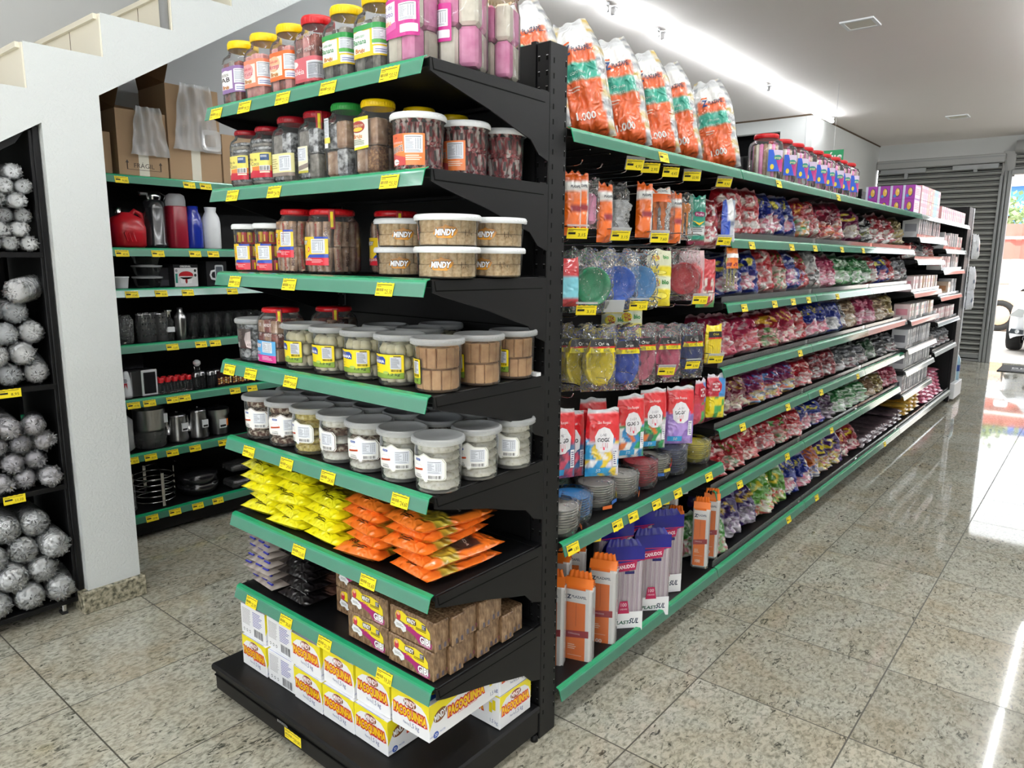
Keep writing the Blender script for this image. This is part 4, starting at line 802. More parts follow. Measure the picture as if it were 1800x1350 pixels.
s2 = Stock(rainha('bars_b')); [s2.put(l_, (x, y, z), r_, 'buckets of toffee bars') for l_, x, y, r_ in [('clear bucket of brown toffee bars at the front corner of the fourth shelf', -.058, -.373, -.35), ('middle bucket of toffee bars along the open side of the fourth shelf', -.048, -.230, -.30), ('bucket of toffee bars nearest the upright post', -.050, -.086, .15)]]
for i, (x, y) in enumerate([(-.42, -.232), (-.28, -.225), (-.33, -.09)]): s.put('%s bucket hidden behind the yellow-labelled row, only its clear lid showing' % ['leftover cream sweet', 'dark-standing cream sweet', 'rearmost cream sweet'][i], (x, y, z), .3 * i, g4)
g5 = 'buckets of coconut sweets on the fifth shelf'; z = ZE[4] + .001
C5 = {k: Stock(cocada(k)) for k in ('white', 'brown', 'mix', 'yellow')}
for i, (k, x, y, r_) in enumerate([('brown', -.862, -.375, .0), ('brown', -.725, -.378, .35), ('yellow', -.588, -.380, -.28), ('mix', -.452, -.382, -.55), ('mix', -.318, -.385, .10), ('white', -.1815, -.385, .05)]):
    C5[k].put(['dark coconut bucket at the outer end of the fifth shelf', 'second dark coconut bucket from the outer end', 'bucket of yellow coconut sweets', 'brown and white coconut bucket with its label turned aside', 'brown and white coconut bucket with its label facing out', 'white coconut bucket just before the corner one'][i], (x, y, z), r_, g5)
for l_, x, y, r_ in [('white coconut bucket at the front corner of the fifth shelf', -.045, -.387, -.12), ('white coconut bucket in the middle of the open side', -.045, -.243, .05), ('white coconut bucket nearest the upright post', -.042, -.100, -.15)]: C5['white'].put(l_, (x, y, z), r_, g5)
R = random.Random(11)
for r in range(2):
    for i in range(6 if r == 0 else 5):
        C5[['brown', 'mix', 'white'][(i + r) % 3]].put('%s coconut bucket from the post in the %s row, mostly hidden, lid showing' % (ORD[i], ['middle', 'rear'][r]), (-.190 - i * .1375, -.241 + .138 * r, z), R.uniform(-1, 1), g5)
# bags of banana sweets
def banana_bag(main, back, txtc, dark, ban):
    def f():
        w, h = .172, .262
        def cf(u, v, side):
            if side: return S(main)
            n = .05 * nz(u * 7, v * 5)
            if v > (.80 if txtc == '#000' and main[1] == 'f' else .70) + n: return S(back)
            if v > (.50 if main[1] == 'f' else .36) + n + .05 * math.sin(u * 9): return S(dark) if .1 < u < .9 else S(main)
            if v > (.19 if main[1] == 'f' else .12) + .10 * abs(u - .55) + n and u > .25:
                return lerp(S(ban), S(dark), .6 if math.sin(u * 34 + v * 22) > .45 else 0)
            return S(main)
        a = Art().text('800g' if main == '#ef7a26' else '800g', .028 - w / 2 + .02, .035, .013, '#14100a', 0, w=.036, bold=.02, rot=.0).text('BANANADA', .01, .150, .012, '#d8d4cc', 0, w=.10).lines(-.03, .012, .06, .01, 2, '#1a1408', 0)
        o = bag('sweet_bag', w, h, .040, cf, seed=3, nu=16, nv=24, art=a, flat_bottom=False, slump=.1, wr=1.6); o['category'] = 'bag'; return o
    return f
yb = Stock(banana_bag('#f6ee1c', '#f0e41a', '#000', '#3a3424', '#a08a1c')); ob = Stock(banana_bag('#ef7a26', '#ef7a26', '#000', '#2a2624', '#d0b83a'))
z = ZE[5] + .022; R = random.Random(5)
# bags lie on their backs, bottom seam towards the front (-y): rot x = -90 deg puts the printed side up
def lay(st, lb, x, y, zz, yaw, pitch, grp): return st.put(lb, (x, y, zz), 0, grp, rot=(-PI / 2 + pitch, 0, yaw))
for c, (x, n) in enumerate([(-.855, 5), (-.68, 5), (-.505, 4)]):
    for i in range(n): lay(yb, 'yellow sweet bag, %s from the bottom of the %s' % (ORD[i], ['outermost yellow stack', 'middle yellow stack', 'yellow stack touching the orange bags'][c]), x + R.uniform(-.012, .012), -.435 + R.uniform(-.012, .014) + .004 * i, z + i * .034, R.uniform(-.2, .2), R.uniform(-.03, .02), 'yellow bags of banana sweets')
for c, (x, n) in enumerate([(-.325, 5), (-.125, 5)]):
    for i in range(n): lay(ob, 'orange sweet bag, %s from the bottom of the %s' % (ORD[i], ['inner orange stack', 'orange stack at the open corner'][c]), x + R.uniform(-.012, .012), -.435 + R.uniform(-.012, .014), z + i * .0345, R.uniform(-.16, .16), R.uniform(-.03, .02), 'orange bags of banana sweets')
# seventh shelf: twisted bags with blue clips, black bags, brown paper packs
z = ZE[6] + .016
def clip_bag():
    def cf(u, v, s): return lerp(S('#8a7c74'), S('#c9c0b8'), .5 + .5 * nz(u * 14, v * 9))
    o = bag('clipped_bag', .15, .24, .026, cf, seed=5, nu=14, nv=18, matn='printed_film_soft', flat_bottom=False); o['category'] = 'bag'
    for k in range(3): c = MB().box(-.016, -.014, .0, .016, -.0085, .009, ink('#2a2c9c'), .002).box(-.012, -.0146, .003, .012, -.0138, .0058, ink('#9aa0e0')); c.build('blue_clip', o, (-.05 + .05 * k, -.003, .004 + .006 * (k % 2)))
    return o
cb_ = Stock(clip_bag)
for i in range(7): cb_.put('clear sweet bag with blue clips, %s from the bottom of its pile' % ORD[i], (-.868 + R.uniform(-.008, .008), -.44 + R.uniform(0, .02), z + i * .0265), 0, 'clipped bags on the seventh shelf', rot=(-PI / 2, 0, R.uniform(-.12, .12)))
def black_bag():
    def cf(u, v, s): return S('#151214') if v < .42 + .05 * math.sin(u * 12) else lerp(S('#4a2420'), S('#8a6a5a'), .5 + .5 * nz(u * 10, v * 14))
    a = Art().text('BANANINHA', 0, .05, .012, '#d8d8d8', 0, w=.09).lines(-.05, .02, .1, .02, 3, '#8a8a8a', 0); o = bag('black_bag', .155, .25, .034, cf, seed=7, nu=14, nv=18, art=a, flat_bottom=False); o['category'] = 'bag'; return o
bb_ = Stock(black_bag)
for i in range(5): bb_.put('black sweet bag, %s from the bottom, beside the clipped bags' % ORD[i], (-.692 + R.uniform(-.01, .01), -.425 + R.uniform(0, .02), z + .004 + i * .036), 0, 'black bags on the seventh shelf', rot=(-PI / 2, 0, R.uniform(-.15, .15)))
def gibi(word):
    def f():
        w, d, h = .178, .052, .083; mb = MB(); mb.box(-w / 2, 0, 0, w / 2, d, h, 'brown_pack', .003)
        t = tag(mb.build('sweet_pack', None), '', 'pack'); a = Art()
        a.poly([(.026, .052), (.024, .064), (.03, .074), (.05, .078), (.07, .070), (.11, .074), (.14, .068), (.158, .05), (.16, .03), (.15, .024), (.10, .036), (.06, .046)], '#ecd822', 0)
        a.poly([(.045, .04), (.075, .047), (.11, .036), (.15, .032), (.166, .02), (.164, .008), (.15, .003), (.12, .006), (.10, .022), (.07, .030)], '#a01c6c', 1)
        a.poly([(.018, .034), (.026, .048), (.05, .044), (.066, .036), (.066, .024), (.054, .018), (.044, .026), (.026, .024)], '#eceef0', 2).lines(.028, .031, .03, .008, 2, '#8a8a8a', 3)
        a.ell(.036, .060, .009, .013, '#c83048', 2).ell(.036, .067, .006, .005, '#e8b890', 3)
        a.rr(.068, .052, .038, .017, .006, '#5a3a22', 2).text('MINDY', .087, .0605, .012, '#ffffff', 3, w=.032, bold=.03, sh=.1).rr(.128, .052, .016, .014, .001, '#3a3a52', 2).lines(.129, .053, .013, .011, 3, '#d8d8e0', 3)
        a.ell(.078, .046, .005, .0035, '#d8902a', 3).ell(.092, .043, .004, .003, '#d8902a', 3).lines(.105, .044, .04, .008, 2, '#3a2c10', 3)
        a.text(word, .140 if len(word) < 5 else .122, .022, .018, '#ffffff', 3, w=.038 if len(word) < 5 else .06, bold=.04, ol='#3a0c28', ow=.05).text('PAÇOQUINHA', .140, .009, .005, '#ffffff', 3, w=.034)
        l_ = MB(); l_.art(a, flat((-w / 2, 0, 0), (1, 0, 0), (0, 0, 1))); l_.build('label', t); 
        k = MB(); [k.box(w / 2 - .0002, .012 + .02 * i, .006, w / 2 + .0004, .02 + .02 * i, .02, ink('#4a4450')) for i in range(2)]; k.build('side_print', t); return t
    return f
gb = Stock(gibi('GIBI')); z0 = ZE[6] + .001
for lv, n in ((0, 7), (1, 5)):
    for i in range(n): gb.put('brown pack, %s back from the front in the corner %s row' % (ORD[i], ['bottom', 'top'][lv]), (-.112 + (0.008 if i % 2 else -.003) + .006 * lv, -.432 + i * .0535 + .003 * lv, z0 + lv * .084), R.uniform(-.01, .01), 'brown wrapped packs on the seventh shelf')
for lv in (0, 1):
    for i in range(3): gb.put('inner brown pack, %s back, %s of the pair beside the corner packs' % (ORD[i], ['lower', 'upper'][lv]), (-.302, -.425 + i * .0535, z0 + lv * .084), R.uniform(-.01, .01), 'brown wrapped packs on the seventh shelf')
pc = Stock(gibi('PAÇOCA')); [pc.put('brown pack set further back beside the black bags, %s of two' % ['lower', 'upper'][i], (-.455, -.352, z0 + i * .084), .0, 'brown wrapped packs on the seventh shelf') for i in range(2)]
# white cartons on the base
def carton(kind):
    def f():
        w, d, h = .146, .285, .107; mb = MB().box(-w / 2, 0, 0, w / 2, d, h, ink('#f0f1f4'), .0015); t = tag(mb.build('sweet_carton', None), '', 'carton')
        def front(a, w, h, s=1.):
            a.poly([(0, h), (0, h * .52), (w * .07, h * .72), (w * .2, h * .86), (w * .5, h * .93), (w * .8, h * .86), (w * .93, h * .72), (w, h * .5), (w, h)], '#f0e020', 0)
            a.ell(w * .5, h * .80, w * .17, h * .12, '#7a4a1c', 1).text('MINDY', w * .5, h * .80, h * .14, '#ffffff', 2, w=w * .28, bold=.03, ol='#c02428', ow=.05)
            a.text('PAÇOQUINHA', w * .5, h * .52, h * .22, '#f6c81c', 2, w=w * .86, bold=.045, ol='#c8202a', ow=.12).rect(w * .5, h * .34, w * .42, h * .022, '#d83040', 1).text('Peso líq.', w * .40, h * .22, h * .07, '#4a5a90', 1, w=w * .16).text('1,5 kg', w * .62, h * .23, h * .13, '#4a5a90', 1, w=w * .24, bold=.0)
        a = Art()
        if kind == 'face': front(a, w, h)
        else: a.lines(w * .06, h * .35, w * .36, h * .55, 13, '#8a8a90', 0, .2, .3).lines(w * .5, h * .4, w * .42, h * .5, 9, '#4a5aa8', 0, .4, .4).bars(w * .54, h * .07, w * .36, h * .26, 0, '#303038', None); [a.ell(w * (.12 + .12 * i), h * .16, w * .03, h * .05, '#50505a', 0).ell(w * (.12 + .12 * i), h * .16, w * .02, h * .03, '#f0f1f4', 1) for i in range(3)]
        l_ = MB(); l_.art(a, flat((-w / 2, 0, 0), (1, 0, 0), (0, 0, 1))); l_.build('front_print', t)
        s_ = Art(); s_.poly([(0, h), (0, h * .3), (.02, h * .62), (.06, h * .72), (.16, h * .9), (d, h * .96), (d, h)], '#f0e020', 0).ell(.042, h * .60, .026, h * .16, '#7a4a1c', 1, rot=.3).text('MINDY', .042, h * .60, h * .17, '#ffffff', 2, w=.044, bold=.03, rot=.15, ol='#30200c').text('PAÇOQUINHA', .145, h * .52, h * .24, '#f6c81c', 2, w=.145, bold=.05, ol='#c8202a', ow=.12).text('DOCE DE AMENDOIM', .15, h * .32, h * .06, '#c8202a', 1, w=.08)
        s_.ell(.025, h * .12, .010, h * .09, '#2c55b0', 1).text('30', .025, h * .12, h * .09, '#ffffff', 2, w=.010).text('CONTÉM', .008, h * .12, h * .04, '#2c55b0', 1, w=.012).text('PACOTES', .05, h * .14, h * .05, '#2c55b0', 1, w=.02); [s_.rr(.243 + .013 * i, h * (.42 + .1 * i), .012, h * .3, .002, '#ecd820', 1) for i in range(2)]; s_.text('1,5 kg', .262, h * .18, h * .11, '#4a5a90', 1, w=.03)
        for side, sx_ in ((1, w / 2), (-1, -w / 2)): l_ = MB(); l_.art(s_, flat((sx_, 0 if side > 0 else d, 0), (0, side, 0), (0, 0, 1))); l_.build('side_print', t)
        p = Art(); p.rect(w * .22, .0, w * .5, .285, '#eef0f4', 0).rect(w * .12, .02, w * .3, .10, '#2c4fa8', 1).rect(w * .55, .02, w * .35, .12, '#2c4fa8', 1).ell(w * .7, .05, .016, .014, '#f0e020', 2).text('MINDY', w * .7, .05, .010, '#20180c', 3, w=.026).rect(0, .1425, w, .0008, '#a0a0a8', 2).rect(0, .0005, w * .9, .0012, '#2c4fa8', 3)
        l_ = MB(); l_.art(p, flat((-w / 2, 0, h), (1, 0, 0), (0, 1, 0))); l_.build('top_print', t); return t
    return f
cf_, cp_ = Stock(carton('face')), Stock(carton('plain')); zb = .1245; gp = 'white cartons on the base of the end unit'
for i, (k, x) in enumerate([('f', -.845), ('p', -.693), ('f', -.543), ('f', -.394), ('f', -.247)]): (cf_ if k == 'f' else cp_).put('white carton, %s from the outer end of the bottom layer' % ORD[i], (x, -.470 + (0, .004, 0, .002, .004)[i], zb), (0, .01, -.01, .008, -.006)[i], gp)
for i, (k, x) in enumerate([('p', -.857), ('p', -.706), ('f', -.555), ('f', -.402), ('f', -.250)]): (cf_ if k == 'f' else cp_).put('white carton, %s from the outer end of the upper layer' % ORD[i], (x, -.462 + (0, .004, -.002, .004, .008)[i], zb + .108), (.004, -.008, .01, -.008, .004)[i], gp)
cf_.put('white carton at the open corner of the upper layer, long side showing', (-.094, -.455, zb + .108), .012, gp)
for i in range(2): cf_.put('white carton turned sideways beside the post, %s of two' % ['lower', 'upper'][i], (-.012, -.105, zb + .108 * i), PI / 2, gp)
# ------------------------------------------------------------ the long unit: six bays
YB = [.083, 1.283, 2.473, 3.663, 4.853, 6.043, 7.233]; ZTOP = 1.862
SHZ = {1: [.632], 2: [1.588, 1.318, 1.04, .768, .49], 3: [1.588, 1.318, 1.04, .768, .49], 4: [1.588, 1.318, 1.04, .768, .49], 5: [1.683, 1.508, 1.248, 1.025, .792, .611, .412], 6: [1.608, 1.415, 1.172, .935, .654]}
GT = {(2, 1.588): [(.22, '2,60'), (.73, '3,10'), (1.09, '3,10')], (3, 1.588): [(.39, '2,99'), (.85, '3,50')], (2, 1.318): [(.18, '8,90'), (.55, '8,50'), (.81, '7,90'), (1.05, '7,90')], (3, 1.318): [(.38, '6,50')], (2, 1.04): [(.98, '9,20')],
      (2, .768): [(.25, '5,90'), (.85, '5,90')], (3, .768): [(.22, '4,80'), (1.0, '4,80')], (2, .49): [(.26, '3,99'), (.9, '3,99')], (3, .49): [(.5, '5,20')], (2, .14): [(.91, '3,40')], (3, .14): [(.2, '3,40')], (4, .14): [(.66, '4,10')],
      (1, .632): [(.05, '1,80'), (.315, '1,80'), (.42, '1,80'), (.59, '1,80'), (.76, '1,80'), (1.04, '1,80')], (1, 1.862): [(.53, '5,90')], (2, 1.862): [(.41, '19,90')], (3, 1.862): [(.13, '22,90')]}
BN = ['', 'nearest bay of the long shelf unit, hung with party goods', 'second bay of the long shelf unit, full of sweet bags', 'third bay of the long shelf unit, full of sweet bags', 'fourth bay of the long shelf unit, with pale strips on its upper shelves', 'fifth bay of the long shelf unit, with closely set shelves of small boxes', 'farthest bay of the long shelf unit, beside the roller shutter']
for b in range(1, 7):
    y0, y1 = YB[b - 1], YB[b]; t = thing('shelf_bay', BN[b], 'shelf', (0, 0, 0), 0, 'bays of the long shelf unit'); L_ = y1 - y0
    MB().box(-.48, y0 + .002, .1, -.455, y1 - .002, 2.06, 'black_steel').box(-.48, y0 + .002, 1.30, -.4535, y1 - .002, 1.304, 'black_gap').build('back_panel', t)
    post_mesh(-.50, y1 - .03, -.435, y1 + .0, 2.07, True, False).build('post', t)
    MB().box(-.92, y0 + .002, .09, -.04, y1 - .002, .125, 'black_steel').box(-.10, y1 - .05, 0, -.06, y1 - .02, .10, 'black_steel').box(-.88, y1 - .05, 0, -.84, y1 - .02, .10, 'black_steel').build('base', t)
    for k, z in enumerate([ZTOP] + SHZ[b] + [.14]):
        xf = 0.0 if k == 0 or z < .2 or b in (1, 5, 6) else -.03; pale = (b >= 4 and k > 0 and k < 4) or b >= 5
        s = MB().box(-.455, y0 + .004, z - .026, xf - .004, y1 - .004, z - .003, 'black_steel', .002); s = s.build('shelf', t)
        if z > .2:
            for yy in (y0 + .006, y1 - .010): MB().prism([(xf - .004, -.004), (-.455, -.004), (-.455, -.09), (xf - .06, -.045), (xf - .004, -.03)], lambda p, q: (p[0], yy + (.004 if q else 0), z + p[1]), 'black_steel').build('bracket', s)
        strip_mesh(L_ - .008, pale).build('price_strip', s, (xf, y0 + .004, z), PI / 2)
        if z < 1.8 and b > 1: MB().box(xf - .012, y0 + .006, z - .002, xf - .009, y1 - .006, z + .024, 'clear_plastic').build('shelf_riser', s)
        for dy, p in GT.get((b, z), []): o = put_tag(s, p, 0, True); o.location = (xf, y0 + dy, z); o.rotation_euler = (0, 0, PI / 2)
    MB().box(-.92, y0 + .004, ZTOP - .026, -.485, y1 - .004, ZTOP - .003, 'black_steel').build('shelf', t)
    for z in (1.4, 1.0, .6): MB().box(-.90, y0 + .004, z - .026, -.485, y1 - .004, z - .003, 'black_steel').build('shelf', t)
fe_ = thing('far_end_unit', 'black far end of the long shelf unit, facing the roller shutter', 'shelf', (0, 0, 0))
post_mesh(-.03, 7.24, .0, 7.52, 2.05, True, False).build('side_panel', fe_); MB().box(-.03, 7.52, .12, .006, 7.545, 2.05, 'white_plastic', .002).build('edge_trim', fe_)
MB().box(-.93, 7.24, .05, -.03, 7.26, 2.05, 'black_steel').build('back_panel', fe_); MB().box(-.93, 7.26, .03, .045, 7.72, .20, 'white_plastic', .005).box(-.90, 7.3, 0, .0, 7.66, .03, 'black_gap').build('base', fe_)
def bottle():
    t = tag(link('water_bottle', None), '', 'bottle'); mat('pet_blue', srgb('#9fc4d8'), .1, .6, coat=.5)
    MB().lathe([(.03, 0), (.062, .004), (.065, .02), (.062, .05), (.065, .08), (.062, .11), (.065, .15), (.065, .2), (.06, .24), (.03, .29), (.018, .30), (.018, .32)], 'pet_blue', 20, capb=True).build('bottle_body', t)
    MB().lathe([(.021, .32), (.021, .34), (0, .34)], 'white_plastic', 14).tube([(-.03, 0, .30), (-.035, 0, .34), (0, 0, .37), (.035, 0, .34), (.03, 0, .30)], .005, 'white_plastic', 6).build('cap', t)
    MB().lathe([(.0655, .1), (.0655, .17)], ink('#2a4a90'), 20).build('label', t); return t
o = bottle(); o['label'] = 'large water bottle standing on the low white ledge at the far end of the shelves'; o.location = (-.035, 7.60, .2)
o = MB().box(-.02, 7.56, .62, .004, 7.60, 1.12, ink('#c9ccd4'), .004).box(.0045, 7.565, .66, .0055, 7.585, 1.05, ink('#5a6478')).build('leaflet_rack'); tag(o, 'slim grey display rack hung on the far end of the shelves', 'rack')
R = random.Random(31)
for k, (z, c) in enumerate([(1.52, '#e8eaee'), (1.18, '#e4e6ec'), (.98, '#dfe2ea')]):
    def cf(u, v, s, c=c): return S('#5a6a88') if .35 < u < .65 and .3 < v < .5 else S(c)
    o = bag('hanging_pack', .12, .26, .05, cf, seed=k, nu=10, nv=12); tag(o, '%s white pack hanging on the far end edge beside the shutter' % ['top', 'middle', 'lowest'][k], 'pack', 'packs hanging at the far end'); o.location = (.045, 7.58, z); o.rotation_euler = (0, 0, 1.2)

# ------------------------------------------------------------ sweet bags
CK = {'red': ('#b81424', '#e8d8d0', ['#c02030', '#f0f0ec', '#d84050']), 'redwhite': ('#a81a2c', '#ece8e4', ['#ffffff', '#c83048', '#f2e6d8']), 'blue': ('#1c2f94', '#e6d84a', ['#e8b0c0', '#ffffff', '#d86080']), 'blue2': ('#2a3a9c', '#d8dcec', ['#5a3a90', '#c04080', '#ffffff']),
      'redmulti': ('#b01830', '#f0c040', ['#e8a020', '#3a9a5a', '#c82a3a', '#f2f2f2']), 'maroon': ('#7a1430', '#c8305c', ['#e0702a', '#c82040', '#f2e8e0']), 'purpyel': ('#7a1c50', '#e0c83a', ['#f2f0ea', '#b8a040', '#d8c8c0']), 'black': ('#16151a', '#e8e8e8', ['#c8d040', '#f0f0f0', '#202020']),
      'gold': ('#8a7440', '#d8c890', ['#d8c060', '#f2ead0', '#8a5a30']), 'redgreen': ('#a01c24', '#4a9a40', ['#7a3a80', '#c83040', '#f0f0f0']), 'cow': ('#e8e8e6', '#151515', ['#101010', '#e0e0e0', '#a03030']), 'pink': ('#b02c5c', '#e88aa8', ['#c84a70', '#f0a8c0', '#f6dce4']),
      'green': ('#1c7a34', '#d8ecd8', ['#f0f4f0', '#8ac88a', '#e8f0e8']), 'silver': ('#5a5c62', '#b8bac0', ['#d8d8da', '#8a5058', '#e8e8e8']), 'pinkwhite': ('#c8305c', '#f4eef0', ['#d82a40', '#f6f2f2', '#e87088']), 'redyel': ('#a8142c', '#e8b838', ['#a82030', '#4a8a30', '#e8c8b0']),
      'pinkyel': ('#b82a50', '#f0d060', ['#f0a0b0', '#d84060', '#fff0e0']), 'blueS': ('#2c3c9a', '#b8bcc8', ['#d8d8dc', '#909098', '#f2f2f2']), 'tan': ('#8a6a4c', '#c8b090', ['#d8c0a0', '#b08a60', '#f0e6d8']), 'maryel': ('#7c1638', '#c8b040', ['#e8d8b0', '#a03048', '#f0ecd8']),
      'purp': ('#8a1c5c', '#3a7ac0', ['#e0482a', '#e8c830', '#4a90c8', '#f2f2f2']), 'redsil': ('#8a2430', '#a8a8ac', ['#c8c8cc', '#a02a38', '#e8e8e8']), 'greensil': ('#2c5a38', '#b8c0b8', ['#d0d4d0', '#4a7a50', '#f0f0f0']), 'dark': ('#2a2628', '#8a8a90', ['#606068', '#c8c8cc', '#303034']),
      'redg': ('#b01828', '#3a8a34', ['#c83a3a', '#e8e0d0', '#3a7a30']), 'straw': ('#b0142a', '#e8e0c0', ['#d82a34', '#e84a50', '#f6e6d8']), 'darkp': ('#3a2040', '#8a6a90', ['#6a4a70', '#c8b8c8', '#302030']), 'pinkred': ('#a82848', '#e0a0b0', ['#d86080', '#f0d0d8', '#b83050']),
      'melon': ('#3a8a30', '#d8e4c8', ['#c82a48', '#f0f0e8', '#6ab04a']), 'purple': ('#3c2270', '#c0a030', ['#8a6a98', '#d8d0e0', '#5a5060']), 'lime': ('#5aa030', '#e8d040', ['#a0c840', '#e85030', '#f2f2e0']), 'or': ('#c06020', '#3a4aa0', ['#e0a030', '#3a4aa0', '#f0f0f0']), 'py': ('#4a2a78', '#e8d020', ['#e8d020', '#c83050', '#f0f0f0']), 'ry': ('#a81c30', '#e8d020', ['#c84060', '#f0c8c8', '#e8e0d0'])}
def hsh(i, j, s): q = math.sin(i * 127.1 + j * 311.7 + s * 74.7) * 43758.5453; return q - math.floor(q)
def sweet(kind, w=.165, h=.205, d=.085, style=0, words=None, seed=1):
    c1, c2, cs = CK[kind]; q_ = lambda c, k: tuple(x * k for x in S(c)); A1, A2, AC = q_(c1, .62), q_(c2, .8), [q_(c, .68) for c in cs]; dk = lerp(A1, (0, 0, 0), .35)
    cx_ = lambda u, v: math.fmod(u * 2.1 + v * 1.7 + seed * .37, .5) - .25 + .1 * nz(u * 8, v * 8)
    def cf(u, v, side):
        if side: return lerp(A1, dk, .4)
        if style in (1, 3) and .62 < v < .86 and abs(cx_(u, v)) < .05: return A2
        if v < .04 or v > .965: return lerp(A1, (1, 1, 1), .35)
        cx, cy = u - .5, v - .30
        if style == 0: win = (cx / .40) ** 2 + (cy / .24) ** 2 < 1 + .25 * nz(u * 6 + seed, v * 5)
        elif style == 1: win = v < .46 + .10 * math.sin(u * 5 + seed)
        else: win = (cx / .30) ** 2 + (cy / .20) ** 2 < 1
        if win:
            q = hsh(math.floor(u * 15 + .5 * nz(v * 30)), math.floor(v * 19 + .5 * nz(u * 30)), seed); k = AC[int(q * len(AC)) % len(AC)]; return lerp(k, (.9, .9, .9), .25 * hsh(math.floor(u * 16), math.floor(v * 20), seed + 3))
        if style in (0, 2) and abs(((cx + .04 * math.sin(seed)) / .34) ** 2 + ((v - .74) / .13) ** 2 - .6) < .42: return A2 if nz(u * 9 + seed, v * 13) > -.15 else dk
        return dk if v > .9 else A1
    a = None
    if words:
        a = Art(); a.text(words, 0, h * .70, h * .12, '#ffffff', 0, w=w * .62, bold=.04, ol='#1a1420', ow=.07, sh=.1, rot=.12)
    o = bag('sweet_bag', w, h, d, cf, seed=seed * 3.7, nu=26, nv=32, art=a, wr=3.2, taper=.2); o['category'] = 'bag'; return o
ROWS = {1: (1.588, [('blue', 1.80, .2), ('blue', 1.94, .19), ('blue', 2.1, .21), ('redmulti', 2.29, .21), ('red', 2.5, .22), ('maroon', 2.7, .22), ('maroon', 2.93, .22), ('purpyel', 3.29, .21), ('black', 3.61, .21), ('redwhite', 3.92, .21), ('redwhite', 4.2, .21), ('gold', 4.56, .22)]),
 2: (1.318, [('blue', 1.44, .19), ('blue', 1.64, .19), ('red', 1.83, .22), ('redg', 2.04, .22), ('blue2', 2.21, .21), ('redgreen', 2.38, .21), ('cow', 2.56, .22), ('pink', 2.73, .2), ('pink', 2.88, .19), ('green', 3.04, .2), ('green', 3.24, .19), ('green', 3.45, .19), ('green', 3.67, .18), ('redwhite', 3.9, .19), ('blue', 4.18, .19), ('red', 4.4, .18), ('silver', 4.59, .18), ('silver', 4.76, .18)]),
 3: (1.04, [('pinkwhite', 1.44, .19), ('pinkwhite', 1.71, .18), ('redyel', 1.97, .19), ('pinkyel', 2.21, .19), ('red', 2.42, .17), ('blue', 2.62, .2), ('blue', 2.82, .2), ('blueS', 3.02, .2), ('silver', 3.21, .19), ('tan', 3.42, .19), ('pink', 3.63, .19), ('pink', 3.86, .19), ('tan', 4.15, .19), ('gold', 4.45, .19)]),
 4: (.768, [('maryel', 1.44, .17), ('maryel', 1.64, .18), ('purp', 1.86, .17), ('purp', 2.08, .16), ('purp', 2.3, .17), ('red', 2.56, .16), ('redsil', 2.8, .16), ('redsil', 3.03, .17), ('silver', 3.24, .15), ('silver', 3.47, .14), ('silver', 3.72, .14), ('greensil', 4.0, .14), ('dark', 4.27, .14), ('silver', 4.6, .14)]),
 5: (.49, [('red', 1.40, .17), ('redg', 1.60, .17), ('straw', 1.81, .18), ('red', 2.03, .16), ('redg', 2.23, .16), ('red', 2.42, .16), ('blue', 2.62, .16), ('blue', 2.83, .15), ('darkp', 3.05, .16), ('green', 3.30, .15), ('green', 3.55, .14), ('green', 3.80, .14), ('tan', 4.03, .14), ('gold', 4.28, .15), ('pinkred', 4.53, .16), ('pinkred', 4.75, .15)]),
 6: (.14, [('purple', 1.62, .21), ('purple', 1.85, .21), ('lime', 2.07, .22), ('lime', 2.27, .2), ('blue', 2.47, .22), ('blue', 2.66, .2), ('or', 2.86, .21), ('py', 3.08, .2), ('py', 3.30, .2), ('ry', 3.52, .18), ('ry', 3.74, .19)])}
WORDS = {'blue2': 'Gelé', 'pinkwhite': 'Frutti', 'redyel': 'Gomos', 'py': 'Mix'}
WORDS = {}
CN = {'red': 'red', 'redwhite': 'red and white', 'blue': 'dark blue', 'blue2': 'blue and violet', 'redmulti': 'red multicoloured', 'maroon': 'maroon', 'purpyel': 'purple and yellow', 'black': 'black and white', 'gold': 'golden brown', 'redgreen': 'red and green', 'cow': 'black and white patched', 'pink': 'pink', 'green': 'green', 'silver': 'silvery', 'pinkwhite': 'pink and white', 'redyel': 'red and yellow', 'pinkyel': 'pink and yellow', 'blueS': 'blue and silver', 'tan': 'tan', 'maryel': 'maroon and yellow', 'purp': 'magenta', 'redsil': 'red and silver', 'greensil': 'green and silver', 'dark': 'dark grey', 'redg': 'red and green', 'straw': 'strawberry red', 'darkp': 'dark purple', 'pinkred': 'rosy red', 'melon': 'watermelon green', 'purple': 'violet', 'lime': 'lime green', 'or': 'orange and blue', 'py': 'violet and yellow', 'ry': 'red and yellow'}
SW = {}; R = random.Random(44)
for r, (z, items) in ROWS.items():
    for i, (k, y, h) in enumerate(items):
        if (k, h) not in SW: SW[(k, h)] = Stock(lambda k=k, h=h: sweet(k, .196, h * 1.03, .095, [0, 1, 2, 3, 1][len(SW) % 5], WORDS.get(k), len(SW) + 1))
        o = SW[(k, h)].put('%s sweet bag, %s from the near end in the %s row' % (CN[k], ORD[i], ['', 'top', 'second', 'third', 'fourth', 'fifth', 'lowest'][r]), (-.105 + R.uniform(-.008, .006), y, z + .012), 0, 'sweet bags on the long shelf unit', rot=(R.uniform(-.10, .06) - .12, -.13 + R.uniform(-.09, .07), PI / 2 - .42 + R.uniform(-.22, .18))); o.scale = (R.choice((-1, 1)) * R.uniform(.92, 1.08), R.uniform(.9, 1.1), R.uniform(.95, 1.06))
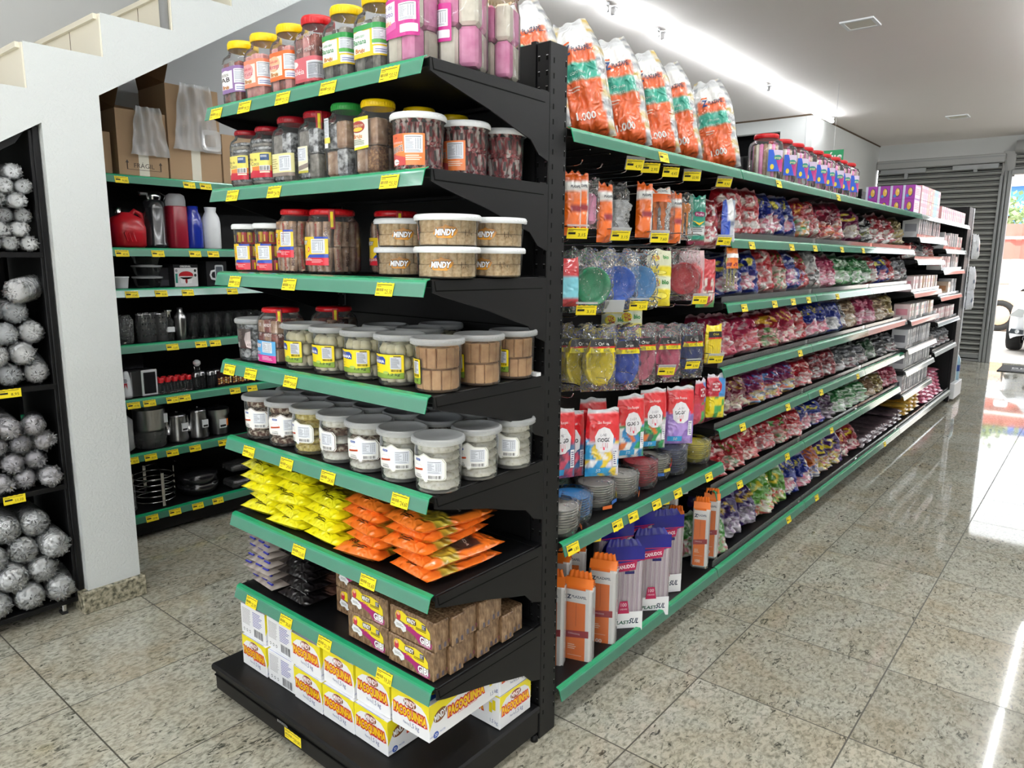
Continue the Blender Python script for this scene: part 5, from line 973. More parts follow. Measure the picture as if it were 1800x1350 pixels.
for r, (z, items) in ROWS.items():
    for i, (k, y, h) in enumerate(items):
        if i % 6 == 5: continue
        o = SW[(k, h)].put('%s sweet bag standing behind the %s in the %s row' % (CN[k], ORD[i], ['', 'top', 'second', 'third', 'fourth', 'fifth', 'lowest'][r]), (-.225 + R.uniform(-.01, .01), y + .05 + R.uniform(-.03, .03), z + .007), 0, 'sweet bags on the long shelf unit', rot=(R.uniform(-.04, .06), R.uniform(-.05, .05), PI / 2 - .35 + R.uniform(-.2, .2))); o.scale = (R.uniform(.94, 1.04), .8, R.uniform(.98, 1.1))
# flat packs on the lowest shelf of bays three to five, gold and pink sacks farther on
def flatpack(c1, c2):
    def f():
        def cf(u, v, s): return lerp(S(c1), S(c2), .5 + .5 * nz(u * 13, v * 11)) if v > .2 else S(c2)
        o = bag('flat_pack', .15, .26, .034, cf, seed=9, nu=12, nv=16, flat_bottom=False); o['category'] = 'bag'; return o
    return Stock(f)
fd, fg, fp = flatpack('#1c181b', '#6a5a60'), flatpack('#c89018', '#f0c860'), flatpack('#d8a020', '#e07898')
for i in range(8):
    for l in range(2 if i < 6 else 3): fd.put('dark silvery flat pack, layer %s of the %s low pile past the upright bags' % (ORD[l], ORD[i]), (-.045, 3.98 + i * .162, .158 + l * .034), 0, 'flat dark packs', rot=(-PI / 2, 0, PI / 2 + R.uniform(-.15, .15)))
for i in range(3):
    for l in range(3 + i): fg.put('golden sack, layer %s of the %s pile near the far end' % (ORD[l], ORD[i]), (-.05, 5.42 + i * .22, .158 + l * .036), 0, 'gold sacks on the lowest shelf', rot=(-PI / 2, 0, PI / 2 + R.uniform(-.2, .2)))
for i in range(5):
    for l in range(7): fp.put('yellow sack with pink end, layer %s of the %s pile at the far end' % (ORD[l], ORD[i]), (-.03 - .01 * l, 6.14 + i * .2, .158 + l * .036), 0, 'pink-ended sacks on the lowest shelf', rot=(-PI / 2, 0, PI / 2 + R.uniform(-.25, .25)))
# small boxes on the far bays
def cbox(w, d, h, c, c2):
    def f():
        mb = MB().box(-w / 2, -d / 2, 0, w / 2, d / 2, h, ink(c), .001); a = Art().rect(-d * .4, h * .55, d * .8, h * .25, c2, 0).lines(-d * .35, h * .12, d * .7, h * .3, 3, c2, 0)
        mb.art(a, flat((w / 2, 0, 0), (0, 1, 0), (0, 0, 1))); mb.art(Art().rect(-w * .35, h * .3, w * .7, h * .4, c2, 0), flat((0, -d / 2, 0), (1, 0, 0), (0, 0, 1))); return tag(mb.build('sweet_box'), '', 'box')
    return Stock(f)
BX = [cbox(.12, .05, .125, c, c2) for c, c2 in (('#f4dada', '#e89aa8'), ('#f2ece8', '#d8a0a8'), ('#e8c8c8', '#c86878'), ('#e8e8ec', '#8a94b8'), ('#f4d8c0', '#e0a070'))]
SB = [cbox(.12, .03, .15, c, c2) for c, c2 in (('#d8d8dc', '#707078'), ('#e8e8ea', '#a0a0a8'), ('#c0c0c6', '#4a4a52'))]
def boxrow(y0, y1, z, stocks, nm, step, dz=0, levels=1, x=-.075, hgt=.126):
    n = int((y1 - y0) / step)
    for l in range(levels):
        for i in range(n): stocks[R.randrange(len(stocks))].put('%s box, %s from near end%s, %s' % (nm[0], ORD[i], [' of the lower layer', ' of the upper layer'][l] if levels > 1 else '', nm[1]), (x + R.uniform(-.006, .006), y0 + (i + .5) * step, z + l * hgt), 0, 'small boxes on the far bays', rot=(0, 0, R.uniform(-.05, .05)))
boxrow(4.90, 5.95, 1.6835, SB, ('pale wrapped', 'fifth bay top shelf'), .075)
for i in range(4): 
    k = ['redwhite', 'silver', 'redwhite', 'maroon'][i]
    if (k, .15) not in SW: SW[(k, .15)] = Stock(lambda k=k: sweet(k, .16, .15, .08, 1, None, 5))
    SW[(k, .15)].put('%s small sweet bag, %s along on the fifth bay second shelf' % (CN[k], ORD[i]), (-.09, 5.0 + i * .24, 1.509), 0, 'small sweet bags on the fifth bay', rot=(-.1, 0, PI / 2 - .3))
boxrow(4.92, 5.95, 1.2485, BX[:2] + BX[4:], ('pale pink', 'fifth bay third shelf'), .085)
boxrow(4.88, 5.98, 1.0255, BX, ('white and pink', 'fifth bay fourth shelf'), .075, hgt=.127)
boxrow(4.9, 5.95, .7925, SB, ('silver wrapped', 'fifth bay fifth shelf'), .062); boxrow(4.95, 5.95, .6115, SB, ('silver wrapped', 'fifth bay sixth shelf'), .07); boxrow(4.88, 5.98, .4125, SB, ('silver wrapped', 'fifth bay seventh shelf'), .06)
boxrow(6.08, 7.1, 1.6085, BX[:2] + SB[:2], ('pale', 'farthest bay second shelf from top'), .09); boxrow(6.08, 7.05, 1.4155, BX[:3] + SB[2:], ('pink', 'farthest bay third shelf'), .08); boxrow(6.5, 7.1, 1.1725, BX[4:] + SB[:1], ('orange and grey', 'farthest bay fourth shelf'), .1)
boxrow(6.08, 7.1, .9355, BX[:3], ('rosy', 'farthest bay fifth shelf'), .07)
for i in range(4): SW[('silver', .18)].put('silvery sweet bag, %s along on the lowest upper shelf of the farthest bay' % ORD[i], (-.09, 6.2 + i * .25, .655), 0, 'small sweet bags on the farthest bay', rot=(-.1, 0, PI / 2 - .3))
# top of the unit: purple display boxes, their neighbours, then pink ones
def purple():
    w, d, h = .086, .20, .105; t = tag(MB().box(-w / 2, 0, 0, w / 2, d, h, ink('#a23aa4'), .001).build('display_box'), '', 'box')
    a = Art().rect(0, 0, w * .2, h, '#d8d8ec', 0).ell(w * .62, h * .5, w * .22, h * .34, '#4a3a70', 1).ell(w * .60, h * .52, w * .17, h * .28, '#e8b84a', 2).ell(w * .66, h * .62, w * .08, h * .1, '#f2d890', 3).ell(w * .4, h * .25, w * .12, h * .12, '#4a80c8', 2)
    l = MB(); l.art(a, flat((-w / 2, 0, 0), (1, 0, 0), (0, 0, 1))); l.build('front_print', t); l = MB(); l.art(Art().rect(.01, .01, d - .02, h - .02, '#f0a8b8', 0).lines(.02, .03, .16, .05, 4, '#c83a5a', 1), flat((w / 2, 0, 0), (0, 1, 0), (0, 0, 1))); l.build('side_print', t); return t
pb = Stock(purple)
for l in range(2):
    for i in range(4): pb.put('purple display box, %s from the aisle edge in the %s layer' % (ORD[i], ['lower', 'upper'][l]), (-.072 - i * .089, 4.74, ZTOP + .001 + l * .106), 0, 'purple boxes on top of the shelves')
cl = [('#e07aa0', '#b82a5a'), ('#e07838', '#c03018'), ('#c02828', '#e8b890'), ('#6ab8cc', '#2a78a0'), ('#e8b0b0', '#c85068')]
TB = [cbox(.13, .085, .112, a_, b_) for a_, b_ in cl]
for l in range(2):
    for i in range(9): TB[[4, 0, 0, 1, 2, 1, 3, 3, 4][i]].put('small display box, %s behind the purple ones in the %s layer' % (ORD[i], ['lower', 'upper'][l]), (-.09, 5.0 + i * .088, ZTOP + l * .113), 0, 'display boxes on top of the shelves')
for i in range(13): TB[[4, 4, 0, 4][i % 4]].put('pale pink display box, %s along toward the far end of the top shelf' % ORD[i], (-.08, 5.86 + i * .1, ZTOP), 0, 'display boxes on top of the shelves')
# red-lidded colourful jars, big cup bags
def stick_jar():
    t = jar_body(.062, .205, .050, .02, 'red_lid', 3.6, .012); mb = MB()
    for k in range(16): a = 2 * PI * k / 16; mb.lathe([(.009, 0), (.009, .15), (0, .155)], ['jelly_cream', 'jelly_rose', 'wrapped_brown'][k % 3], 6, cx=math.cos(a) * .042, cy=math.sin(a) * .042, M=Matrix.Translation((0, 0, .006)))
    mb.build('contents', t); a = Art().rect(0, 0, .11, .095, '#a8b0d0', 0).poly([(0, 0), (.05, 0), (.02, .095), (0, .095)], '#2a5ac8', 1).poly([(.05, 0), (.11, 0), (.11, .03), (.045, .075), (.03, .06)], '#b0287c', 1).poly([(.02, .095), (.03, .06), (.11, .07), (.11, .095)], '#d8c8e0', 1)
    a.ell(.04, .062, .017, .011, '#2a8a80', 2).text('pop', .04, .062, .011, '#f6f0a0', 3, w=.024).ell(.07, .05, .014, .010, '#e83a70', 2).rr(.078, .05, .026, .03, .001, '#e6e6ee', 3).lines(.08, .052, .022, .026, 6, '#8a8a98', 4).ell(.018, .02, .008, .012, '#e8d040', 3)
    lab(t, a, .0626, .035, AF - .2, 3.6); return t
sj = Stock(stick_jar)
for i, y in enumerate([1.80, 2.04, 2.18, 2.32, 2.46, 2.60, 2.75, 2.90, 3.04]): sj.put('red-lidded colourful jar, %s from the orange bags on the top shelf' % ORD[i], (-.09 - (.005 if i % 2 else 0), 1.80 + (0, .2, .355, .51, .665, .82, .975, 1.13, 1.285)[i], ZTOP), .75 + .1 * (i % 3), 'red-lidded jars on the long unit').scale = (1.1, 1.1, 1.)
def cupbag(seed=1):
    def f():
        w, h = .205, .385
        def cf(u, v, side):
            if side: return lerp(S('#d8d8d4'), S('#b0b4b8'), .5 + .5 * math.sin(v * 60))
            a = abs(u - .5)
            if a > .36 + .04 * nz(v * 10): return lerp(S('#dcdcd8'), S('#c8a83a') if hsh(0, math.floor(v * 14), seed) > .6 else S('#7c8088'), .5 + .5 * math.sin(v * 70 + u * 10)) 
            if v > .78 - .06 * math.sin(u * 3.2): return S('#f0f0ee') if v < .9 else S('#d8dadc')
            if .46 < v < .60: return S('#35a48e')
            return S('#e2622a')
        a = Art().text('1.000', -.0, .062, .024, '#f4f2ee', 0, w=.075, bold=.03).text('Z', -.035, .275, .026, '#1c3a70', 0, w=.022, bold=.05).text('PLAZAPEL', .022, .275, .015, '#3a4a60', 0, w=.075, bold=.02).text('COPO PARA', -.005, .198, .008, '#e8f4f0', 0, w=.06).text('SORVETE', -.005, .180, .008, '#e8f4f0', 0, w=.05).lines(-.05, .14, .05, .018, 2, '#f0d0c0', 0).poly([(-.055, .292), (-.02, .296), (-.02, .302), (-.05, .299)], '#e2622a', 0)
        o = bag('cup_bag', w, h, .125, cf, seed=seed * 2.3, nu=22, nv=34, art=a, wr=1.2, taper=.42); o['category'] = 'bag'; return o
    return f
cbs = [Stock(cupbag(1)), Stock(cupbag(2))]
for i, (x, y, r_, s) in enumerate([(-.16, .18, .72, 0), (-.15, .42, .62, 1), (-.15, .66, .66, 0), (-.15, .88, .70, 1), (-.15, 1.07, .68, 0), (-.33, 1.24, .66, 1), (-.14, 1.42, .52, 0)]):
    cbs[s].put('orange and teal cup bag, %s along on the top shelf' % ORD[i], (x, y, ZTOP + .014), 0, 'orange cup bags on the top shelf', rot=(-.06, -.19, r_)).scale = (.88, .9, 1.)
o = dup(cbs[0].first, 'orange and white cup bag standing behind the post top of the end unit', (-.37, .13, ZTOP + .0), rot=(-.05, 0, .62))
o = dup(cbs[1].first, 'orange and white cup bag squeezed behind the pink blocks', (-.60, .20, ZTOP + .0), rot=(-.02, 0, .45))
def cf(u, v, s): return lerp(S('#e8e8ea'), S('#c0c0c4'), .5 + .5 * nz(u * 20, v * 20))
o = bag('carrier_bag', .22, .16, .12, cf, seed=4, wr=3.); tag(o, 'crumpled white carrier bag lying on top of the shelves past the jars', 'bag'); o.location = (-.66, 3.25, ZTOP)
def cf(u, v, s): return lerp(S('#d8c8b8'), S('#f0e8e0'), .5 + .5 * nz(u * 20, v * 20))
o = bag('knotted_bag', .26, .22, .14, cf, seed=6, wr=3.); tag(o, 'knotted pale plastic bag behind the purple display boxes', 'bag'); o.location = (-.64, 5.05, ZTOP)
tag(MB().box(-.84, 4.72, ZTOP, -.54, 4.9, ZTOP + .17, 'cardboard', .003).build('open_carton'), 'plain cardboard box on top of the shelves behind the purple boxes', 'box')
# ------------------------------------------------------------ hanging goods in the nearest bay
def hook(y, z, price=None, clear=True, ln=.40):
    t = thing('display_hook', 'chrome display hook %d' % 0, 'hook', (0, y, z)); mb = MB().tube([(-.455, 0, 0), (-.06, 0, 0), (-.045, 0, .004), (-.038, 0, .014)], .0025, 'chrome', 6); mb.build('prong', t)
    MB().tube([(-.455, 0, .035), (-.03, 0, .045), (-.012, 0, .04)], .002, 'chrome', 6).build('tag_arm', t)
    if price or clear:
        q = MB(); q.box(-.034, -.001, -.030, .034, .001, .012, 'clear_lid') if clear else None; q.box(-.034, -.002, .008, .034, .002, .013, 'clear_lid')
        h = q.build('tag_holder', t, (-.008, 0, .036), rot=(.25 + .2 * random.random(), 0, PI / 2 - .62 + .3 * (random.random() - .5)))
        if price: A_ = MB(); A_.art(tag_art(price, .064, .034, True), flat((-.032, -.0022, -.030), (1, 0, 0), (0, 0, 1))); A_.build('price_tag', h)
    return t
HK = [(1.775, [(.22, None, 0), (.33, None, 0), (.478, '4,95', 1), (.582, '2,95', 0), (.725, '4,45', 0), (.89, '10,90', 1), (1.177, '9,90', 1)]), (1.548, [(.16, '3,15', 0), (.404, '3,15', 1), (.663, '7,60', 1), (.86, None, 0), (1.00, None, 0), (1.208, '2,90', 1)]),
      (1.318, [(.217, '3,15', 0), (.38, None, 1), (.536, '2,25', 0), (.70, None, 0), (.86, None, 0), (1.013, '5,20', 1), (1.19, None, 0)]), (1.065, [(.20, None, 0), (.36, None, 0), (.52, None, 0), (.76, '5,90', 1), (.978, '5,90', 0), (1.191, '6,50', 1)]), (.556, [(.17, None, 0), (.293, '4,10', 1), (.403, '11,20', 1), (.60, None, 0), (.781, '4,30', 1), (.94, None, 1), (1.1, None, 0)])]
for r, (z, L_) in enumerate(HK):
    for i, (y, p, c) in enumerate(L_):
        o = hook(y, z, p, bool(c)); o['label'] = 'chrome display hook%s, %s along in the %s row of hooks' % (' with yellow price ticket' if p else '', ORD[i], ['top', 'second', 'third', 'fourth', 'lowest'][r]); o['group'] = 'hooks in the nearest bay'
def film_bag(w, h, d, seed=1, m='clear_film', name='film'):
    f = bag_fn(w, h, d, seed, .2, wr=4.5, flat_bottom=False); mb = MB()
    for side in (0, 1): mb.grid(lambda u, v: f(u, v, side), 22, 28, m, True, flip=side == 1)
    return mb.build(name, None)
def pack(kind, w, h, d, inner, seed=1, header=None, m='clear_film'):
    def f():
        t = tag(link(kind, None), '', 'pack'); fm = film_bag(w, h, d, seed, m); fm.parent = t; inner(t, w, h, d)
        if header:
            a, (hx, hy) = header; hb = MB(); fn = bag_fn(w, h, d + .012, seed, .2, wr=.3, flat_bottom=False); hb.art(a, lambda x, y, off: fn((x + hx) / w + .5, (y + hy) / h, 0, off + .002), step=.012); hb.build('printed_header', t)
        MB().box(-.012, -.003, h - .012, .012, .003, h - .006, 'black_gap').build('hang_hole', t); return t
    return f
def in_bowls(c, r=.062, n=5, deep=.020, z=None):
    def g(t, w, h, d):
        m = ink(c)
        for k in range(n): MB().lathe([(.0, deep), (r * .62, deep), (r * .70, deep * .8), (r * .92, .001), (r, 0), (r, .0015), (r * .90, .003), (r * .68, deep * .9)], m, 32, M=Matrix.Translation((0, -.014 + k * .005, z or h * .42)) @ Matrix.Rotation(-PI / 2, 4, 'X')).build('bowl', t)
    return g
def in_oval(c, n=6):
    def g(t, w, h, d):
        for k in range(n): MB().lathe([(0, .006), (.036, .006), (.044, .003), (.052, 0), (.0525, .0015), (.044, .0045), (.03, .008)], ink(c), 30, sx=1., sy=1.5, M=Matrix.Translation((0, -.016 + k * .006, h * .44)) @ Matrix.Rotation(-PI / 2, 4, 'X')).build('plate', t)
    return g
def in_cups(c, n=10, r0=.026, r1=.034, step=.0125, up=True):
    def g(t, w, h, d):
        mb = MB(); pr2 = []
        for k in range(n): pr2 += [(r0 + .001 * k * .2, .008 + k * step), (r1 * .97, .008 + (k + .7) * step), (r1, .008 + (k + .8) * step), (r1, .008 + (k + .95) * step)]
        mb.lathe(pr2, ink(c) if c[0] == '#' else c, 24, capb=True, capt=True); mb.build('cup_stack', t)
    return g
def in_cutlery(c, n=6):
    def g(t, w, h, d):
        R = random.Random(3)
        for k in range(n):
            x = -w * .28 + w * .56 * k / max(1, n - 1); mb = MB(); y = -.008 + .008 * (k % 3); mb.box(-.004, -.0015, .02, .004, .0015, h * .6, ink(c), .001)
            mb.lathe([(0, -.02), (.010, -.014), (.013, 0), (.011, .012), (.004, .022)], ink(c), 10, sy=.35, M=Matrix.Translation((0, 0, h * .68)))
            mb.build('cutlery_piece', t, (x, y, 0))
    return g
def in_flat(c, c2=None):
    def g(t, w, h, d): MB().box(-w * .32, -.009, .015, w * .32, .007, h * .68, ink(c), .01).build('napkin_stack', t)
    return g
def oval_print(w, h, c1='#e8d820', logo='#151515'):
    return Art().poly([(-w * .40, h * .22 - .1 * 0), (w * .40, h * .22), (w * .36, h * .30), (-w * .36, h * .30)], '#e8d820', 0).poly([(-w * .38, h * .30), (w * .38, h * .30), (w * .34, h * .42), (-w * .34, h * .42)], '#18161a', 0).rect(-w * .38, h * .285, w * .76, .006, '#c8281c', 1).text('Orion', 0, h * .35, .011, '#f2f0e6', 1, w=w * .3).text('PRATO FUNDO', 0, h * .255, .008, '#18161a', 1, w=w * .5)
F1 = PI / 2 - .45
hang = lambda st, lb, y, zt, h, x=-.075, rz=F1, grp='packs hanging in the nearest bay', lean=0.: st.put(lb, (x, y, zt - h), 0, grp, rot=(lean, 0, rz))
def slim(seed=1, w=.062, h=.185, d=.03):
    def f():
        def cf(u, v, s):
            if v > .70: return S('#f0eeea') if v < .86 else S('#e8661c')
            if .36 < v < .46 and .25 < u < .95: return S('#8e1c2c')
            return S('#f0701c') if u < .82 else S('#e8e6e2')
        a = Art().text('PLAZAPEL', .004, h * .77, .008, '#20304c', 0, w=w * .6, bold=.02); return tag(bag('slim_pack', w, h, d, cf, seed=seed, nu=10, nv=18, art=a, flat_bottom=False), '', 'pack')
    return f
sl = Stock(slim()); R = random.Random(8)
for l_, y, zt, hh, rz in [('slim orange pack hanging nearest the post in the top row', .225, 1.752, .185, .2), ('slim orange pack, second in the top row', .262, 1.757, .185, .1), ('slim orange pack beside the white cups in the top row', .41, 1.735, .185, .3), ('slim orange pack with a blue band past the white cups', .665, 1.757, .185, .0), ('slim orange pack beside the green glove pack', .90, 1.742, .185, .25)]:
    o = hang(sl, l_, y, zt, hh, rz=F1 + rz - .2); 
pk = Stock(pack('tray_pack', .075, .16, .03, in_flat('#f09ac0'), 2)); hang(pk, 'pack of pink napkins in clear film, top row', .318, 1.75, .16); hang(pk, 'pack of pink napkins half behind the post', .20, 1.73, .15, x=-.11)
cu = Stock(pack('cup_pack', .078, .178, .07, in_cups('#f4f5f7', 9), 3)); hang(cu, 'clear pack with a stack of white plastic cups, top row', .50, 1.748, .178, x=-.085)
ct_ = Stock(pack('cutlery_pack', .10, .175, .03, in_cutlery('#e8761c'), 4, (Art().rect(-.045, 0, .09, .05, '#e8661c', 0).rect(-.045, .03, .09, .022, '#f0eeea', 1).text('PLAZAPEL', 0, .041, .008, '#20304c', 2, w=.06), (0, .12)))); hang(ct_, 'clear pack of orange cutlery with an orange header', .775, 1.752, .175)
cw = Stock(pack('cutlery_pack', .10, .175, .03, in_cutlery('#f2f2f2'), 5)); hang(cw, 'clear pack of white cutlery beside the orange ones', .84, 1.745, .175, x=-.09); ch = Stock(pack('cutlery_pack', .095, .175, .03, in_cutlery('#e8861c', 3), 6)); hang(ch, 'clear pack with three large orange spoons', .965, 1.745, .175)
def glove():
    def cf(u, v, s): return S('#0f8a72') if v > .30 + .08 * u else (S('#d8d8d8') if v > .18 else S('#0f8a72')) if v > .06 else S('#8e1c44')
    a = Art().rr(-.026, .105, .056, .018, .009, '#8e1c5c', 0).text('Plaslux', .002, .114, .010, '#f2e8f0', 1, w=.042).lines(-.03, .045, .06, .02, 3, '#5a5a5a', 0).poly([(-.035, .09), (0, .07), (.03, .09), (.0, .08)], '#e8c020', 0)
    return tag(bag('glove_pack', .085, .19, .03, cf, seed=3, art=a, nu=12, nv=20, flat_bottom=False), '', 'pack')
hang(Stock(glove), 'green glove pack with a maroon logo in the top row', 1.085, 1.745, .19)
sw1 = Stock(lambda: sweet('redwhite', .15, .20, .06, 0, None, 12)); hang(sw1, 'red and white sweet bag hanging past the green glove pack', 1.19, 1.742, .20, x=-.10)
def blue_card():
    def cf(u, v, s): return S('#e8e8ea') if v > .5 and abs(u - .5) < .3 else (S('#1c4ab8') if u < .5 else S('#c8ccd4') if v < .4 else S('#6a7488'))
    return tag(bag('blister_pack', .07, .19, .035, cf, seed=6, nu=10, nv=16, flat_bottom=False), '', 'pack')
hang(Stock(blue_card), 'blue and white pack hanging last in the top row', 1.295, 1.742, .19, x=-.035)
bigred = Stock(lambda: sweet('red', .17, .215, .08, 0, None, 14)); hang(bigred, 'large red sweet bag at the start of the second bay top row', 1.40, 1.805, .215, x=-.10); hang(bigred, 'second large red sweet bag of the second bay top row', 1.60, 1.81, .215, x=-.10)
# second row
bw = {c: Stock(pack('bowl_pack', .155, .205, .06, in_bowls(c), i + 1)) for i, c in enumerate(['#2c9a6a', '#2a68d8', '#58a0e0', '#b8182c'])}
for c, n, y, zt in [('#2c9a6a', 'green', .345, 1.528), ('#2a68d8', 'bright blue', .505, 1.53), ('#58a0e0', 'light blue', .648, 1.53), ('#b8182c', 'dark red', .985, 1.542)]:
    hang(bw[c], 'clear pack of %s bowls in the second row' % n, y, zt, .205, rz=F1 - .15, grp='bowl packs hanging in the second row')
    for k in range(2): hang(bw[c], 'clear pack of %s bowls, %s behind the front one on its hook' % (n, ['directly', 'farthest'][k]), y - .02 * k + .015, zt - .004, .205, x=-.15 - .07 * k, rz=F1 + .1, grp='%s bowl packs behind on their hook' % n)
def tik():
    def cf(u, v, s): return S('#f0dc1c') if v < .30 or .52 < v < .70 else S('#e8ecd0') if v < .52 else S('#d8d8b8')
    w, h = .098, .205; a = Art().ell(0, .135 - .015, .026, .008, '#c8b410', 0).ell(0, .120, .022, .006, '#f6e860', 1).ell(0, .035, .034, .014, '#c8b410', 0).ell(0, .035, .030, .011, '#f6e860', 1).ell(-.022, .085, .020, .018, '#f0dc1c', 0).text('Tik', -.022, .092, .012, '#b81c1c', 1, w=.026, bold=.04).text('Tik', -.018, .078, .012, '#b81c1c', 1, w=.026, bold=.04).text('bio', .022, .086, .016, '#2a8a3a', 0, w=.028, bold=.03).ell(-.02, .175, .016, .014, '#f0dc1c', 0).text('Tik Tik', -.02, .175, .012, '#b81c1c', 1, w=.028, bold=.04).text('bio', .024, .178, .014, '#2a8a3a', 0, w=.022, bold=.03)
    return tag(bag('plate_pack', w, h, .035, cf, seed=8, art=a, nu=12, nv=22, flat_bottom=False), '', 'pack')
tk = Stock(tik); hang(tk, 'yellow plate pack with red and green lettering in the second row', .79, 1.53, .205, rz=F1 - .25); [hang(tk, 'yellow plate pack, %s behind the first one on its hook' % ['directly', 'farthest'][k], .74 - .05 * k, 1.40 - .01 * k, .12 + .085, x=-.16 - .04 * k, rz=F1 - .2, grp='yellow plate packs behind on their hook') for k in range(2)]
def redplate(green):
    def f():
        def cf(u, v, s):
            r_ = ((u - .5) / .42) ** 2 + ((v - .38) / .34) ** 2
            if r_ < 1: return S('#d84a50') if r_ > .6 else S('#e8e0d8') if green and hsh(math.floor(u * 8), math.floor(v * 9), 2) > .5 else S('#a81828')
            return S('#c9a0a4') if not green else S('#4a9a5a') if v < .3 else S('#b8242c')
        return tag(bag('plate_pack', .12 if not green else .095, .20, .04, cf, seed=9 + green, nu=14, nv=20, flat_bottom=False), '', 'pack')
    return f
hang(Stock(redplate(False)), 'red plate pack in clear film in the second row', 1.06, 1.535, .20, rz=F1 - .1); hang(Stock(redplate(True)), 'red and green picture plate pack in the second row', 1.20, 1.50, .20, rz=F1)
sk = Stock(pack('skewer_pack', .07, .185, .03, in_cutlery('#b8b070', 8), 7, (Art().rect(-.03, 0, .06, .09, '#e8761c', 0).rect(-.03, .045, .06, .018, '#f0eeea', 1).rect(-.03, .01, .05, .014, '#8e1c2c', 1), (0, .09)))); hang(sk, 'orange headed pack of thin sticks at the end of the second row', 1.335, 1.552, .185, x=-.03, rz=F1 - .1)
hang(Stock(lambda: tag(bag('cup_pack', .09, .15, .05, lambda u, v, s: S('#b8242c') if v > .6 else S('#7ac8d8') if v > .15 else S('#c03040'), seed=11, nu=10, nv=16, flat_bottom=False), '', 'pack')), 'red and cyan pack half hidden by the post in the second row', .20, 1.50, .15, rz=F1)
# third row: oval plates
ov = {c: Stock(pack('oval_plate_pack', .125, .225, .06, in_oval(c), i + 3, (oval_print(.125, .225), (0, .225 * .36)))) for i, c in enumerate(['#f2d818', '#2a50c0', '#e0708c', '#d8587c', '#2a3c80'])}
for c, n, y, zt, x in [('#f2d818', 'yellow', .375, 1.285, -.06), ('#2a50c0', 'blue', .545, 1.265, -.065), ('#e0708c', 'pale pink', .69, 1.262, -.08), ('#d8587c', 'pink', .87, 1.25, -.07), ('#2a3c80', 'dark blue', 1.09, 1.24, -.08)]:
    hang(ov[c], 'clear pack of %s oval plates with a black header, third row' % n, y, zt, .225, x=x, rz=F1 - .12, grp='oval plate packs in the third row')
    for k in range(2): hang(ov[c], 'pack of %s oval plates, %s behind the front one on its hook' % (n, ['directly', 'farthest'][k]), y - .03 - .03 * k, zt - .002, .225, x=x - .065 - .06 * k, rz=F1 + .05, grp='%s oval plate packs behind on their hook' % n)
def yel():
    a = Art().rect(-.036, .11, .072, .026, '#18161a', 0).rect(-.036, .104, .072, .006, '#c8281c', 0).text('Orion', 0, .124, .010, '#f0dc1c', 1, w=.03).lines(-.02, .03, .04, .012, 2, '#5a4a10', 0)
    return tag(bag('straw_pack', .088, .165, .03, lambda u, v, s: lerp(S('#f0d818'), S('#c8ac10'), .5 + .5 * math.sin(u * 60)) if v < .65 else S('#f0d818'), seed=12, art=a, nu=18, nv=16, flat_bottom=False), '', 'pack')
hang(Stock(yel), 'bright yellow pack with a black header closing the third row', 1.25, 1.225, .165, x=-.05, rz=F1)
# fourth row: balloon packs
def balloon(cols, name, lab_blue=True):
    def f():
        w, h = .118, .235; R = random.Random(len(name))
        def cf(u, v, s):
            if v > .93: return S('#c8ccd0')
            if v > .55 - .02 * math.sin(u * 8): return S('#d8202a')
            q = hsh(math.floor(u * 5 + .4 * math.sin(v * 20)), math.floor(v * 8), 3); return S(cols[int(q * len(cols)) % len(cols)])
        a = Art().poly([(-.034, .14), (-.03, .10), (-.012, .085), (.014, .085), (.032, .10), (.036, .14), (.02, .165), (0, .172), (-.02, .165)], '#f2f0f4', 0).text('São Roque', 0, .188, .010, '#f6ecec', 0, w=.05).text('CANDY', 0, .145, .009, '#5a4a6a', 1, w=.03).text('GOGO', 0, .128, .013, '#2a2430', 1, w=.05, bold=.03)
        [a.rect(-.001 + .006 * k, .100, .0012, .018, '#c83a5a', 1) for k in range(-2, 3)]
        a.ell(0, .098, .004, .006, '#e83a5a', 2).rr(.034, .035, .018, .06, .002, '#f0f0f4', 0).lines(.036, .04, .014, .05, 7, '#4a4a80', 1).rect(-.05, .012, .06, .02, '#38a0d8', 0).text('50', -.02, .022, .012, '#f4f4f4', 1, w=.016)
        return tag(bag('balloon_pack', w, h, .034, cf, seed=len(name), art=a, nu=18, nv=26, flat_bottom=False), '', 'pack')
    return f
BL = [('multicoloured', ['#38a0d8', '#f2f0f2', '#f0d040', '#e8e0f0'], .39, 1.0, -.045, -.25), ('pink', ['#e878b0', '#f0a0c8', '#38a0d8'], .475, .975, -.10, -.3), ('white and mixed', ['#f2f0ee', '#e07028', '#2a8ac8', '#2a9a5a'], .625, 1.01, -.075, -.05), ('green and mixed', ['#3a4a44', '#e07028', '#2a9a5a', '#d8d8d8'], .79, 1.01, -.075, -.1), ('lilac', ['#a080d0', '#b898e0', '#9070c0'], .965, 1.0, -.05, -.35)]
for n, cols, y, zt, x, rz in BL: hang(Stock(balloon(cols, n)), 'red-topped balloon pack with %s balloons in the fourth row' % n, y, zt, .235, x=x, rz=F1 + rz, grp='balloon packs in the fourth row')
blk = Stock(balloon(['#8a3050', '#5a2a4a', '#c84060', '#3a6a9a'], 'dark one')); [hang(blk, ['red-topped balloon pack half hidden by the post', 'red-topped balloon pack behind the multicoloured one', 'red-topped balloon pack behind the pink one'][k], [.215, .33, .52][k], [1.02, .99, 1.0][k], .235, x=[-.10, -.14, -.17][k]) for k in range(3)]
